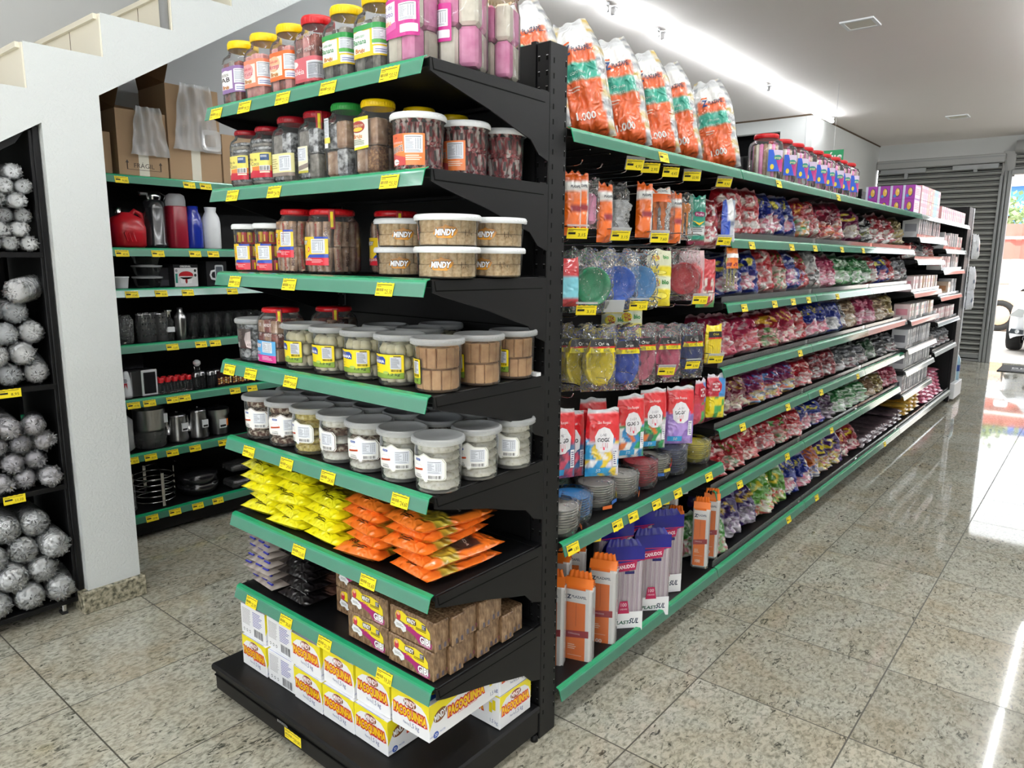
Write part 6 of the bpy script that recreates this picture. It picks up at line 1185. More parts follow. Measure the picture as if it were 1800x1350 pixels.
def roque(c, nm):
    def f():
        def cf(u, v, s): return S('#e8e4ee') if v > .92 else (S('#3a8ad0') if u > .62 else S('#c8283c')) if v > .48 else S(c) if hsh(math.floor(u * 5), math.floor(v * 7), 1) > .2 else S('#3a9a4a')
        a = Art().ell(-.004, .135, .026, .030, '#c8283c', 0).ell(-.004, .135, .022, .026, '#a01428', 1).text('BALÕES', -.004, .147, .008, '#f6f0f0', 2, w=.034, bold=.03).text('SÃO', -.004, .135, .008, '#f6f0f0', 2, w=.018, bold=.03).text('ROQUE', -.004, .122, .009, '#f6f0f0', 2, w=.034, bold=.03)
        return tag(bag('balloon_pack', .085, .19, .03, cf, seed=21, art=a, nu=14, nv=20, flat_bottom=False), '', 'pack')
    return f
hang(Stock(roque('#f0d818', 'y')), 'balloon pack with yellow balloons at the end of the fourth row', 1.28, 1.012, .19, x=-.04, rz=F1 - .3); hang(Stock(roque('#c83a5a', 'r')), 'narrow balloon pack with red balloons beside the yellow one', 1.17, 1.0, .19, x=-.06, rz=F1 + .35); hang(Stock(roque('#2a4aa0', 'b')), 'balloon pack with dark blue balloons past the yellow one', 1.42, 1.0, .19, x=-.09, rz=F1)
# bowls stacked on the small shelf
def bowlpile(c, n, r=.062, step=.0085, film=True):
    def f():
        t = tag(link('bowl_stack', None), '', 'bowls'); mb = MB()
        for k in range(n): z = .002 + k * step; mb.lathe([(r * .5, z), (r * .62, z + .004), (r * .98, z + .026), (r * 1.04, z + .028), (r * 1.04, z + .030), (r * .95, z + .029), (r * .58, z + .006), (0, z + .005)], ink(c), 32)
        mb.build('bowls', t)
        if film: w_ = MB(); hh = n * step + .03; w_.lathe([(r * .9, 0), (r * 1.12, .02), (r * 1.12, hh * .7), (r * 1.16, hh), (r * .7, hh + .012)], 'clear_film', 30, disp=lambda t_, z: .006 * nz(t_ * 5, z * 90)); w_.build('film', t)
        return t
    return f
g = 'stacked bowls on the low shelf'
for lb, c, n, x, y, fm in [('stack of light blue bowls in clear film beside the post', '#3a90d8', 8, -.085, .27, True), ('stack of red bowls in the middle of the low shelf', '#c82438', 9, -.10, .75, True), ('stack of navy bowls toward the end of the low shelf', '#24306a', 10, -.095, .99, True), ('stack of yellow bowls at the end of the low shelf', '#e8d838', 8, -.09, 1.20, True), ('stack of green bowls behind the light blue ones', '#1c6a4a', 9, -.24, .36, True), ('stack of dark red bowls at the back of the low shelf', '#7a2030', 9, -.25, .62, True), ('stack of dark blue bowls at the back of the low shelf', '#243a8a', 10, -.25, .88, True)]:
    Stock(bowlpile(c, n)).put(lb, (x, y, .633), .3, g)
def clearpile(sd):
    def f():
        t = bowlpile('#c8c4bc', 8)(); 
        for k in range(5): MB().box(-.02, -.0745, .01 + .014 * k, .02, -.0735, .022 + .014 * k, ink(['#d86a2c', '#2a60b0', '#d8c030', '#c83040', '#d86a2c'][k]), M=Matrix.Rotation(.5 * k + sd, 4, 'Z')).build('paper_label', t)
        return t
    return f
cpile = Stock(clearpile(0)); [cpile.put(l_, (x, y, .633), r_, g) for l_, x, y, r_ in [('stack of clear bowls with coloured labels beside the blue bowls', -.10, .44, 1.2), ('stack of clear bowls with coloured labels beside the red bowls', -.09, .585, 2.0), ('clear film stack of bowls between red and navy ones', -.115, .88, .4)]]
cpile.put('small stack of labelled clear bowls right against the post', (-.055, .155, .633), 2.4, g)
# straws on the lowest hooks
def plaz(w=.098, h=.36, d=.042, words='CANUDOS', num='100'):
    def f():
        t = tag(link('straw_pack', None), '', 'pack'); mb = MB().box(-w / 2, -d / 2, 0, w / 2, d / 2, h * .86, ink('#eeecea'), .010)
        for k in range(7): mb.box(w / 2 - .0015, -d / 2 + .004 + k * .0052, .02, w / 2 + .0012, -d / 2 + .0072 + k * .0052, h * .82, ink('#dcd8d8'), .0008)
        mb.build('straws', t); y = -d / 2 - .0004
        a = Art().poly([(-w * .42, .012), (w * .28, .012), (w * .26, h * .86), (-w * .42, h * .86)], '#f0761a', 0).rect(-w * .46, h * .70, w * .80, h * .13, '#f4f2f0', 1).poly([(-w * .44, h * .335), (w * .40, h * .36), (w * .40, h * .43), (-w * .44, h * .405)], '#a01c2c', 1)
        a.text('Z', -w * .32, h * .755, .014, '#1c2c50', 2, w=.012, bold=.05).text('PLAZAPEL', w * .04, h * .76, .009, '#2a3a58', 2, w=w * .52, bold=.02).text(words, -w * .12, h * .385, .006, '#f4d8d8', 2, w=w * .42).text(num, -w * .12, .034, .014, '#fbe8d8', 1, w=w * .3, bold=.03).rect(-w * .08, h * .46, .003, h * .23, '#d86412', 1).lines(-w * .34, h * .22, w * .3, h * .06, 3, '#fbd8b8', 1).rect(-w * .34, .058, w * .5, .0015, '#fbd8b8', 1)
        l = MB(); l.art(a, flat((0, y, 0), (1, 0, 0), (0, 0, 1))); l.build('printed_front', t)
        c = MB(); c.grid(lambda u, v: ((u - .5) * w * (1 - .25 * v) , (-d / 2 if 0 else 0) + .006 * math.sin(u * 30 + 2) * (.3 + v) , h * .85 + v * h * .15), 14, 5, ink('#ee7a22')); c.grid(lambda u, v: ((u - .5) * w, -d / 2 * (1 - v * .8), h * .85 + v * h * .08), 8, 3, ink('#ee7a22')); c.grid(lambda u, v: ((u - .5) * w, d / 2 * (1 - v * .8), h * .85 + v * h * .08), 8, 3, ink('#ee7a22')); c.build('film_top', t)
        MB().box(-w / 2 - .002, -d / 2 - .003, -.004, w / 2 + .002, d / 2 + .002, h * .86, 'clear_plastic', .008).build('film', t); return t
    return f
pz = Stock(plaz()); g = 'orange straw packs on the lowest hooks'
for l_, x, y, zt, rz in [('orange straw pack half hidden by the post', -.09, .20, .475, 0), ('orange straw pack nearest the post, hanging lowest', -.03, .285, .455, -.1), ('second orange straw pack from the post', -.03, .435, .470, -.05), ('orange straw pack behind the nearest one', -.16, .33, .5, 0), ('orange straw pack behind the second one', -.17, .44, .5, .1)]: hang(pz, l_, y, zt, .36, x=x - .02, rz=.42 + rz, grp=g)
pz2 = Stock(plaz(.07, .33, .036)); [hang(pz2, l_, y, zt, .33, x=x - .01, rz=.45 + rz, grp=g, lean=ln) for l_, x, y, zt, rz, ln in [('smaller orange straw pack beside the white and blue ones', -.08, 1.06, .47, 0, 0), ('smaller orange straw pack leaning out in front', -.02, 1.19, .50, -.05, .10), ('last smaller orange straw pack on the lowest hooks', -.03, 1.31, .50, .0, .05), ('smaller orange straw pack at the back of its hook', -.15, 1.14, .52, 0, 0)]]
def canudos():
    w, h, d = .150, .352, .05; t = tag(link('straw_pack', None), '', 'pack'); mb = MB(); mats = [ink('#d8c8d0'), ink('#cdb8c6'), ink('#e4dade')]
    for k in range(22):
        for q in (0, 1): mb.lathe([(.0034, .012), (.0034, h * .82)], mats[(k + q) % 3], 6, cx=-w * .44 + k * w * .88 / 21, cy=(-d / 2 + .006) * (1 - 2 * q))
    mb.box(-w * .44, -d / 2 + .008, .012, w * .44, d / 2 - .008, h * .82, mats[0]); mb.build('straws', t)
    f = lambda x, yy, off: Vector((x, -d / 2 - .003 - off - .0 * x, yy))
    a = Art().rect(-w * .49, .0, w * .98, h * .22, '#f2f2f4', 0).poly([(-.022, h * .20), (.022, h * .20), (.014, h * .34), (-.014, h * .34)], '#b01c50', 1).text('100', 0, h * .30, .014, '#f6e8ee', 2, w=.022).text('UNIDADES', 0, h * .25, .006, '#f6e8ee', 2, w=.028).text('PLAST', -.006, h * .10, .013, '#1c5a44', 1, w=.058, bold=.03, sh=.2).text('SUL', .042, h * .115, .020, '#16284a', 1, w=.036, bold=.03, sh=.3).poly([(-.05, h * .07), (-.042, h * .15), (-.036, h * .10), (-.046, h * .06)], '#16302a', 1)
    l = MB(); l.art(a, lambda x, yy, off: f(x, yy, off), step=.02); l.build('lower_print', t); a = Art()
    a.poly([(-w * .49, h * .80), (-.0, h * .68 + .02), (w * .49, h * .80), (w * .49, h * .95), (-w * .49, h * .95)], '#1c1c80', 0).poly([(-.038, h * .665), (.040, h * .69), (.046, h * .79), (-.04, h * .76)], '#b01c50', 1).text('CANUDOS', .002, h * .727, .014, '#f6e8ee', 2, w=.068, bold=.03, rot=.12).rect(.0, h * .645, .036, .010, '#1c1c60', 1).rect(-w * .49, h * .79, w * .98, .004, '#b01c50', 1)
    l = MB(); l.art(a, lambda x, yy, off: f(x, yy, off), step=.02); l.build('upper_print', t)
    tp = MB(); [tp.grid(lambda u, v, s=s: ((u - .5) * w * (1 - .3 * v * v), s * (d / 2 + .002) * (1 - v) + .006 * math.sin(u * 26) * v, h * .83 + v * h * .17), 16, 6, ink('#1c1c80')) for s in (-1, 1)]; tp.build('film_top', t)
    MB().box(-w / 2, -d / 2 - .002, -.006, w / 2, d / 2 + .002, h * .84, 'clear_plastic', .010).build('film', t); return t
cn = Stock(canudos); g = 'pink straw packs with blue tops'
for l_, x, y, zt, rz in [('white and blue pack of pinkish straws beside the orange ones', -.055, .575, .475, -.1), ('second white and blue pack of pinkish straws', -.045, .765, .465, -.1), ('third pack of pinkish straws, half behind the orange pack', -.075, .93, .49, .0), ('pack of pinkish straws behind the first one', -.14, .64, .52, .1), ('pack of pinkish straws behind the second one', -.14, .80, .52, .1)]: hang(cn, l_, y, zt, .350, x=x, rz=F1 - .2 + rz, grp=g)
mel = Stock(lambda: sweet('melon', .15, .20, .07, 1, None, 31)); mel.put('watermelon sweet bag slumped at the end of the nearest bay floor shelf', (-.06, 1.40, .141), 0, None, rot=(-.25, 0, PI / 2 - .5)); mel.put('watermelon sweet bag standing behind the slumped one', (-.14, 1.34, .141), 0, None, rot=(-.1, 0, PI / 2 - .3))

# ------------------------------------------------------------ kitchenware on the wall shelves behind
XB = -2.6; ZB = [1.888, 1.532, 1.328, 1.045, .762, .474, .142]
wb = thing('wall_shelf_unit', 'black wall shelving with green strips holding kitchenware, behind the white column', 'shelf', (0, 0, 0))
MB().box(-3.04, -.62, 0.02, -3.02, 1.6, 2.12, 'black_steel').build('back_panel', wb); MB().box(-3.02, -.62, .02, -2.62, 1.6, .09, 'black_steel').build('base', wb)
BGT = {1.888: [(-.045, '9,00'), (.295, '5,20'), (.385, '8,30')], 1.532: [(-.071, '45,50'), (.105, '65,00'), (.302, '42,45'), (.404, '54,50')], 1.328: [(-.041, '17,45'), (.106, '35,00'), (.247, '39,90'), (.502, '14,90')], 1.045: [(.144, '13,65'), (.301, '40,70'), (.383, '7,35')], .762: [(-.077, '17,70'), (.003, '12,90'), (.123, '5,90'), (.19, '4,75'), (.484, '30,40'), (.591, '39,90')], .474: [(-.107, '42,10'), (-.013, '38,20'), (.102, '41,90'), (.228, '54,50'), (.396, '79,90')], .142: [(-.031, '29,90'), (.092, '29,90'), (.221, '42,90'), (.339, '37,90')]}
for z in ZB:
    s = MB().box(-3.02, -.62, z - .024, XB - .004, 1.6, z - .003, 'black_steel', .002).build('shelf', wb)
    if z > .2: MB().prism([(XB - .004, -.004), (-3.02, -.004), (-3.02, -.1), (XB - .06, -.04)], lambda p, q: (p[0], 1.0 + (.004 if q else 0), z + p[1]), 'black_steel').build('bracket', s)
    strip_mesh(2.2).build('price_strip', s, (XB, -.6, z), PI / 2)
    for y, p in BGT[z]: o = put_tag(s, p, 0, True); o.location = (XB, y, z); o.rotation_euler = (0, 0, PI / 2)
gk = 'kitchenware on the wall shelves'
def one(name, label, cat, mbs, loc, rz=0, grp=gk):
    t = thing(name, label, cat, loc, rz, grp); [m.build(n, t) for n, m in mbs]; return t
def carton_box(name, label, w, d, h, loc, flap=True, txt=None, rz=PI / 2):
    b = MB().box(-w / 2, 0, 0, w / 2, d, h, 'cardboard'); b.box(-.025, -.001, 0, .025, .0, h * .35, 'cream_tile'); b.box(-w / 2 + .004, .004, h - .002, w / 2 - .004, d - .004, h + .001, 'cardboard_dark')
    parts = [('box_body', b)]
    if flap: f = MB().add([(-w / 2, 0, h), (-w / 2, d, h), (-w / 2 - .02, d, h + .11), (-w / 2 + .03, .0 + .01, h + .10)], [(0, 1, 2, 3)], 'cardboard_dark').add([(-w / 2, d, h), (w / 2, d, h), (w / 2 - .01, d + .03, h + .07), (-w / 2, d + .03, h + .08)], [(0, 1, 2, 3)], 'cardboard'); parts.append(('flap', f))
    if txt: q = MB(); q.art(Art().text(txt, 0, .05, .022, '#3a2a1c', 0, w=.1).rect(-.085, .028, .17, .002, '#3a2a1c', 0).poly([(-.085, .03), (-.080, .03), (-.080, .06), (-.074, .06), (-.0825, .075), (-.091, .06), (-.085, .06)], '#3a2a1c', 0).poly([(.080, .03), (.085, .03), (.085, .06), (.091, .06), (.0825, .075), (.074, .06), (.080, .06)], '#3a2a1c', 0), flat((0, -.0015, 0), (1, 0, 0), (0, 0, 1))); parts.append(('box_print', q))
    return one(name, label, 'box', parts, loc, rz)
zt_ = ZB[0] + .0005
carton_box('cardboard_box', 'cardboard box printed with two arrows, a clear bag hanging over its front', .245, .30, .315, (-2.625, .090, zt_), True, 'FRÁGIL')
carton_box('cardboard_box', 'taller cardboard box beside the one with printed arrows', .285, .30, .475, (-2.625, .365, zt_), True)
carton_box('cardboard_box', 'low cardboard box with a round clear container on it, partly behind the end shelves', .22, .30, .26, (-2.62, .625, zt_), False)
carton_box('cardboard_box', 'low closed cardboard box against the white column', .20, .26, .20, (-2.66, -.15, zt_), False)
for nm, lb, y, z0, w, h, x in [('film_cover', 'loose clear plastic bag draped over the front of the arrow-printed cardboard box', .115, zt_ + .10, .17, .235, -2.612), ('film_cover', 'long clear plastic bag hanging down the front of the taller cardboard box', .365, zt_ + .15, .23, .335, -2.612)]:
    mb = MB(); mb.grid(lambda u, v: ((u - .5) * w * (1.15 - .45 * v), -.012 * nz(u * 8, v * 7) - .014 - .01 * math.sin(u * 25 + v * 3) * .6, v * h), 22, 22, 'milky_film'); tag(mb.build(nm, None, (x, y, z0), PI / 2), lb, 'plastic bag')
one('food_container', 'square clear food container in the bag on the taller cardboard box', 'container', [('tray', MB().lathe([(.03, 0), (.05, .012), (.054, .013)], 'clear_lid', 24, ex=6., M=Matrix.Rotation(PI / 2, 4, 'X')))], (-2.585, .43, zt_ + .21), PI / 2)
one('food_container', 'round clear lid hanging in front of the low cardboard box', 'container', [('lid', MB().lathe([(.0, .004), (.03, .004), (.036, .0), (.046, .002), (.05, .004)], 'clear_lid', 24, M=Matrix.Rotation(PI / 2, 4, 'X')))], (-2.585, .60, zt_ + .15), PI / 2)
z = ZB[1] + .0005
jr = MB().lathe([(.07, 0), (.082, .01), (.084, .10), (.07, .145), (.035, .165), (.03, .175)], 'red_plastic', 28, ex=3., capb=True).tube([(.02, 0, .16), (.045, 0, .185), (.075, 0, .17), (.088, 0, .12), (.084, 0, .07)], .012, 'red_plastic', 10)
[jr.tube([(-.03 + .02 * k, -.079, .03), (-.045 + .022 * k, -.081, .07), (-.02 + .015 * k, -.077, .11)], .004, 'red_plastic', 6) for k in range(3)]
one('flask_jug', 'red plastic insulated jug with moulded handle on the wall shelves', 'jug', [('jug_body', jr), ('spout', MB().lathe([(.018, .17), (.018, .2), (.0, .205)], 'chrome', 14, cx=-.035))], (-2.69, .005, z), PI / 2)
one('thermos', 'tall glossy black pump flask with a chrome top', 'flask', [('flask_body', MB().lathe([(.055, 0), (.06, .005), (.06, .02), (.055, .03), (.054, .20), (.05, .235), (.03, .25)], 'dark_plastic', 30, capb=True)), ('pump_head', MB().lathe([(.035, .245), (.04, .26), (.035, .285), (0, .292)], 'chrome', 24).box(-.075, -.018, .262, 0, .018, .285, 'chrome', .006)), ('handle', MB().tube([(.05, 0, .22), (.065, 0, .27), (.02, 0, .29)], .006, 'dark_plastic', 8))], (-2.68, .145, z), PI / 2)
one('thermos', 'maroon flask with a clear dome cap on the wall shelves', 'flask', [('flask_body', MB().lathe([(.05, 0), (.052, .005), (.052, .215), (.05, .22)], 'maroon_plastic', 30, ex=2.6, capb=True, capt=True)), ('cap', MB().lathe([(.05, .22), (.05, .25), (.045, .275), (.03, .285), (0, .286)], 'clear_lid', 26))], (-2.68, .262, z), PI / 2)
one('carafe', 'dark blue bottle-shaped jug between the maroon flask and white jug', 'jug', [('jug_body', MB().lathe([(.043, 0), (.046, .005), (.046, .13), (.04, .17), (.027, .20), (.028, .225)], 'blue_plastic', 28, capb=True, capt=True))], (-2.68, .355, z), PI / 2)
one('carafe', 'white bottle-shaped jug beside the dark blue one', 'jug', [('jug_body', MB().lathe([(.046, 0), (.049, .005), (.049, .14), (.044, .17), (.028, .20), (.032, .225)], 'white_plastic', 28, capb=True, capt=True))], (-2.68, .455, z), PI / 2)
one('basin', 'bright blue plastic item showing past the white column edge', 'basin', [('basin_body', MB().lathe([(.05, 0), (.06, .12), (.062, .125)], 'blue_plastic', 24, capb=True, capt=True))], (-2.69, -.16, z), 0)
z = ZB[2] + .0005
one('ramekin', 'white fluted dish on the wall shelves beside the column', 'dish', [('dish_body', MB().lathe([(.028, 0), (.034, .05), (.036, .052), (.036, .058), (.030, .056), (.026, .01)], 'white_plastic', 40, disp=lambda t, z: .0012 * math.sin(t * 20)))], (-2.655, -.055, z), 0)
for k in range(3): one('glass_box', 'clear glass container, %s from the bottom of its stack' % ORD[k], 'container', [('bowl', MB().lathe([(.045, 0), (.05, .004), (.062, .045), (.064, .046)], 'glass', 28, ex=4., capb=True)), ('lid', MB().lathe([(.066, .046), (.066, .055), (.03, .058), (0, .058)], 'clear_lid', 28, ex=4.))], (-2.70, .095, z + k * .059), 0)
def pbox(nm, lb, w, h, art_, loc, base='#101012'): q = MB(); q.art(art_, flat((-w / 2, 0, 0), (1, 0, 0), (0, 0, 1))); return one(nm, lb, 'box', [('box_body', MB().box(-w / 2, .0, 0, w / 2, .11, h, ink(base))), ('front_print', q)], loc, PI / 2)
pbox('product_box', 'black and white box picturing a red food chopper', .135, .118, Art().rect(.004, .0, .127, .100, '#e6e6e6', 0).text('ORIGINAL', .066, .108, .010, '#f2f2f2', 0, w=.06, bold=.03).ell(.067, .06, .040, .022, '#b01c24', 1).poly([(.03, .055), (.104, .055), (.096, .018), (.038, .018)], '#f6f6f6', 1).rect(.03, .05, .074, .006, '#d8d8d8', 2).ell(.067, .03, .006, .014, '#a01820', 2).ell(.015, .085, .007, .008, '#9a9aa0', 1).ell(.118, .085, .007, .008, '#3a3a3a', 1).ell(.118, .06, .007, .008, '#3a3a3a', 1).rect(.008, .02, .012, .05, '#2a8a7a', 1), (-2.64, .275, z))
pbox('product_box', 'dark grey boxes of kitchenware beside the food chopper box', .07, .10, Art().rect(.006, .006, .058, .03, '#4a4a50', 0), (-2.70, .185, z), '#2a2a2e')
pbox('product_box', 'black box picturing a glass beer mug', .12, .135, Art().rr(.05, .01, .05, .105, .008, '#c8ccd0', 0).rr(.056, .03, .038, .075, .006, '#5a6068', 1).poly([(.05, .09), (.026, .084), (.018, .06), (.026, .036), (.05, .03), (.05, .042), (.034, .045), (.028, .06), (.034, .075), (.05, .079)], '#e8eaec', 0), (-2.65, .455, z), '#1c1c1e')
z = ZB[3] + .0005
one('film_pack', 'clear film pack of glasses with a yellow ticket beside the column', 'pack', [('film', MB().lathe([(.035, 0), (.042, .01), (.045, .12), (.03, .145)], 'clear_film', 20, disp=lambda t, z: .004 * nz(t * 5, z * 60))), ('glass', MB().lathe([(.03, .002), (.036, .12)], 'glass', 18, capb=True))], (-2.66, -.06, z))
for k in range(3): one('perforated_cutlery_holder', 'steel cutlery holder with round holes in clear film, %s of three' % ORD[k], 'holder', [('holder_body', MB().lathe([(.03, 0), (.03, .14), (.031, .142)], 'brushed_steel', 22, capb=True)), ('holes', [q for q in [MB()] if [q.box(.0296, -.004, .03 + .03 * i, .0306, .004, .04 + .03 * i, 'black_gap', M=Matrix.Rotation(a, 4, 'Z')) for i in range(4) for a in (-.5, 0, .5)]][0]), ('film', MB().lathe([(.034, 0), (.037, .1), (.03, .15)], 'clear_film', 18, disp=lambda t, z: .004 * nz(t * 5, z * 60)))], (-2.655 - .02 * (k % 2), .035 + .045 * k, z))
for k in range(2): one('oil_bottle', 'square glass oil bottle with chrome spout, %s of two' % ['near', 'far'][k], 'bottle', [('bottle_body', MB().lathe([(.02, 0), (.022, .004), (.022, .10), (.012, .125)], 'glass', 20, ex=4., capb=True)), ('label', MB().box(-.021, -.0235, .045, .021, -.0228, .07, 'white_plastic')), ('spout', MB().lathe([(.013, .125), (.013, .15), (.02, .155), (.02, .162), (0, .163)], 'chrome', 14))], (-2.65 - .03 * k, .165 + .012 * k, z), PI / 2)
one('cocktail_shaker', 'polished steel cocktail shaker standing among glasses', 'shaker', [('shaker_body', MB().lathe([(.024, 0), (.026, .003), (.031, .10), (.031, .112)], 'brushed_steel', 26, capb=True)), ('strainer_cap', MB().lathe([(.031, .112), (.029, .125), (.016, .147), (.014, .15), (.014, .17), (0, .172)], 'brushed_steel', 26))], (-2.645, .228, z))
def tumbler(): return tag(MB().lathe([(.024, .001), (.026, 0), (.031, .13), (.029, .13), (.024, .012), (0, .011)], 'glass', 20, capb=True).build('glass_tumbler'), '', 'glass')
tm = Stock(tumbler); mt_ = 0
for r in range(3):
    for i in range(7): tm.put('clear glass tumbler, %s along in the %s row past the shaker' % (ORD[i], ['front', 'middle', 'rear'][r]), (-2.645 - .072 * r, .295 + .068 * i, z), 0, 'glass tumblers on the wall shelves')
mug = MB().lathe([(.03, .001), (.032, 0), (.036, .11), (.034, .11), (.028, .012), (0, .011)], 'glass', 22, capb=True).tube([(.034, 0, .09), (.058, 0, .085), (.062, 0, .05), (.054, 0, .03), (.032, 0, .028)], .005, 'glass', 8)
one('glass_cup', 'glass cup with a round handle beside the shaker', 'cup', [('cup_body', mug)], (-2.60 - .03, .30 - .012, z + .0), -2.0) if False else None
z = ZB[4] + .0005
one('squeeze_tube', 'white printed squeeze tube standing beside the column', 'tube', [('tube_body', MB().lathe([(.024, 0), (.024, .02), (.02, .10), (.012, .135), (.006, .14)], 'white_plastic', 20, capb=True, capt=True)), ('print', (lambda q: (q.art(Art().rect(-.008, 0, .016, .05, '#c83040', 0).lines(-.01, .052, .02, .02, 3, '#30304a', 0), cylmap(.0225, .03, -.0)), q)[1])(MB()))], (-2.65, -.075, z), -.6)
one('napkin_holder', 'silver and black napkin dispenser on the wall shelves', 'dispenser', [('dispenser_body', MB().box(-.07, 0, 0, .06, .11, .135, 'brushed_steel', .004)), ('white_frame', MB().box(-.02, -.006, 0, .062, .0, .138, 'white_plastic', .003)), ('black_face', MB().box(-.010, -.009, .012, .052, -.006, .125, 'dark_plastic', .002))], (-2.64, .015, z), PI / 2)
one('napkin_box', 'dark dispenser box stacked above the silver napkin dispenser', 'box', [('box_body', MB().box(-.06, 0, 0, .04, .1, .09, 'dark_plastic', .003))], (-2.70, .0, z + .14), PI / 2)
def spice(): t = tag(link('spice_jar', None), '', 'jar'); MB().lathe([(.016, 0), (.017, .003), (.017, .05), (.012, .062)], 'glass', 16, ex=3.5, capb=True).build('jar_glass', t); MB().lathe([(.0145, .06), (.0145, .082), (.012, .085), (0, .085)], 'red_lid', 16).build('cap', t); return t
sp_ = Stock(spice)
for r in range(2):
    for i in range(5): sp_.put('small red-capped glass jar, %s along in the %s row' % (ORD[i], ['front', 'rear'][r]), (-2.64 - .045 * r, .095 + .038 * i, z), 0, 'red-capped jars')
def mill(): t = tag(link('pepper_shaker', None), '', 'shaker'); MB().lathe([(.018, 0), (.02, .003), (.02, .07)], 'glass', 18, capb=True).build('jar_glass', t); MB().lathe([(.0205, .068), (.0205, .085), (.017, .092), (0, .093)], 'brushed_steel', 18).build('cap', t); return t
ml = Stock(mill); [ml.put('steel-capped glass shaker, %s from the red-capped jars' % ORD[i], (-2.645 - .02 * (i % 2), .292 + .043 * i, z), 0, 'steel-capped shakers') for i in range(4)]
one('salt_mill', 'taller mill with a round white top standing behind the steel-capped shakers', 'mill', [('mill_body', MB().lathe([(.02, 0), (.02, .03), (.014, .06), (.016, .11), (.02, .118)], 'glass', 18, capb=True)), ('knob', MB().lathe([(.01, .118), (.02, .13), (.019, .145), (.008, .153), (0, .154)], 'white_plastic', 18))], (-2.70, .33, z))
for k in range(3): pbox('snack_box', 'dark box picturing assorted nuts, %s of three' % ORD[k], .085, .085, [Art().rect(.0, .0, .085, .085, '#2a1416', 0)] and (lambda a: ([a.ell(.012 + .014 * (q % 6), .012 + .013 * (q // 6) + .004 * (q % 2), .007, .005, ['#c89048', '#e8d8b0', '#8a4a2c', '#d8b060'][q % 4], 1, rot=q) for q in range(18)], a)[1])(Art().rect(0, .0, .085, .085, '#2a1416', 0)), (-2.64, .455 + .09 * k, z))
z = ZB[5] + .0005
def steam(nm, lb, cat, mbs, y, x=-2.70): return one(nm, lb, cat, mbs, (x, y, z), PI / 2)
steam('steel_pot', 'two tall steel pots nested in clear film on the wall shelves', 'pot', [('pot_body', MB().lathe([(.07, 0), (.076, .004), (.076, .10), (.08, .105), (.08, .205), (.082, .208)], 'brushed_steel', 30, capb=True)), ('label', MB().lathe([(.0815, .13), (.0815, .17)], ink('#b8b8bc'), 6, M=Matrix.Scale(1, 4))) if False else ('label', MB().box(.05, -.066, .13, .07, -.055, .18, 'white_plastic')), ('film', MB().lathe([(.078, 0), (.082, .05), (.083, .09)], 'clear_film', 26, disp=lambda t, z: .003 * nz(t * 5, z * 60)))], .045)
for k, (y, hh) in enumerate([(.195, .158), (.313, .168)]):
    steam('milk_jug', 'steel milk jug with a long spout, %s of two' % ['shorter', 'taller'][k], 'jug', [('jug_body', MB().lathe([(.056, 0), (.058, .01), (.05, .06), (.045, hh - .02), (.047, hh - .012), (.030, hh)], 'brushed_steel', 28, capb=True, capt=True)), ('spout', MB().tube([(-.05, 0, .045), (-.058, 0, .10), (-.062, 0, hh - .03)], [.014, .009, .006], 'brushed_steel', 10)), ('knob', MB().lathe([(.008, hh), (.012, hh + .01), (0, hh + .016)], 'dark_plastic', 12)), ('label', MB().box(.0, -.055, .06, .034, -.048, .105, 'white_plastic').box(.004, -.0555, .065, .030, -.0548, .075, 'tag_ink'))], y)
steam('steel_canister', 'steel canister with a flared rim and lid', 'canister', [('pot_body', MB().lathe([(.05, 0), (.052, .004), (.052, .105), (.062, .12), (.062, .145), (.064, .147)], 'brushed_steel', 28, capb=True)), ('lid', MB().lathe([(.064, .147), (.05, .155), (.01, .157), (.008, .168), (0, .169)], 'brushed_steel', 28)), ('label', MB().box(-.022, -.056, .04, .02, -.050, .09, 'white_plastic').box(.02, -.056, .05, .03, -.050, .09, ink('#e07828')).box(-.018, -.0565, .046, .016, -.0558, .058, 'tag_ink'))], .435)
one('film_pack', 'crinkled clear bag of small goods against the white column', 'pack', [('film', MB().lathe([(.02, 0), (.05, .02), (.045, .1), (.05, .17), (.015, .2)], 'milky_film', 20, disp=lambda t, z: .008 * nz(t * 5, z * 60)))], (-2.66, -.11, z))
z = ZB[6] + .0005
rk = MB()
for k in range(5): rk.tube([(math.cos(a) * .105, math.sin(a) * .105, .03 + .032 * k) for a in [2 * PI * q / 20 for q in range(21)]], .0035, 'chrome', 6, caps=False)
[rk.box(-.008 + .0, -.112, .0, .008, -.108, .19, 'chrome', M=Matrix.Rotation(a, 4, 'Z')) for a in (0, 1.57, 3.14, 4.71)]; rk.tube([(0, -.1, .19), (.02, 0, .22), (0, .1, .19)], .003, 'chrome', 6)
one('wire_rack', 'round chrome wire rack with a yellow ticket on the lowest wall shelf', 'rack', [('wire_frame', rk)], (-2.73, .055, z), PI / 2)
one('frying_pan', 'stack of dark pans in shadow on the lowest wall shelf', 'pan', [('pan_body', MB().lathe([(.09, 0), (.11, .03), (.11, .06), (.09, .062), (.108, .07), (.108, .12), (.0, .13)], 'dark_plastic', 30, capb=True)), ('handle', MB().tube([(-.11, 0, .11), (-.2, -.02, .14), (-.22, -.02, .145)], .01, 'dark_plastic', 8))], (-2.74, .31, z))
one('film_pack', 'clear wrapped pack with wire parts beside the column on the lowest shelf', 'pack', [('film', MB().lathe([(.02, 0), (.045, .02), (.04, .1), (.045, .14), (.015, .16)], 'clear_film', 20, disp=lambda t, z: .008 * nz(t * 5, z * 60)))], (-2.66, -.12, z))
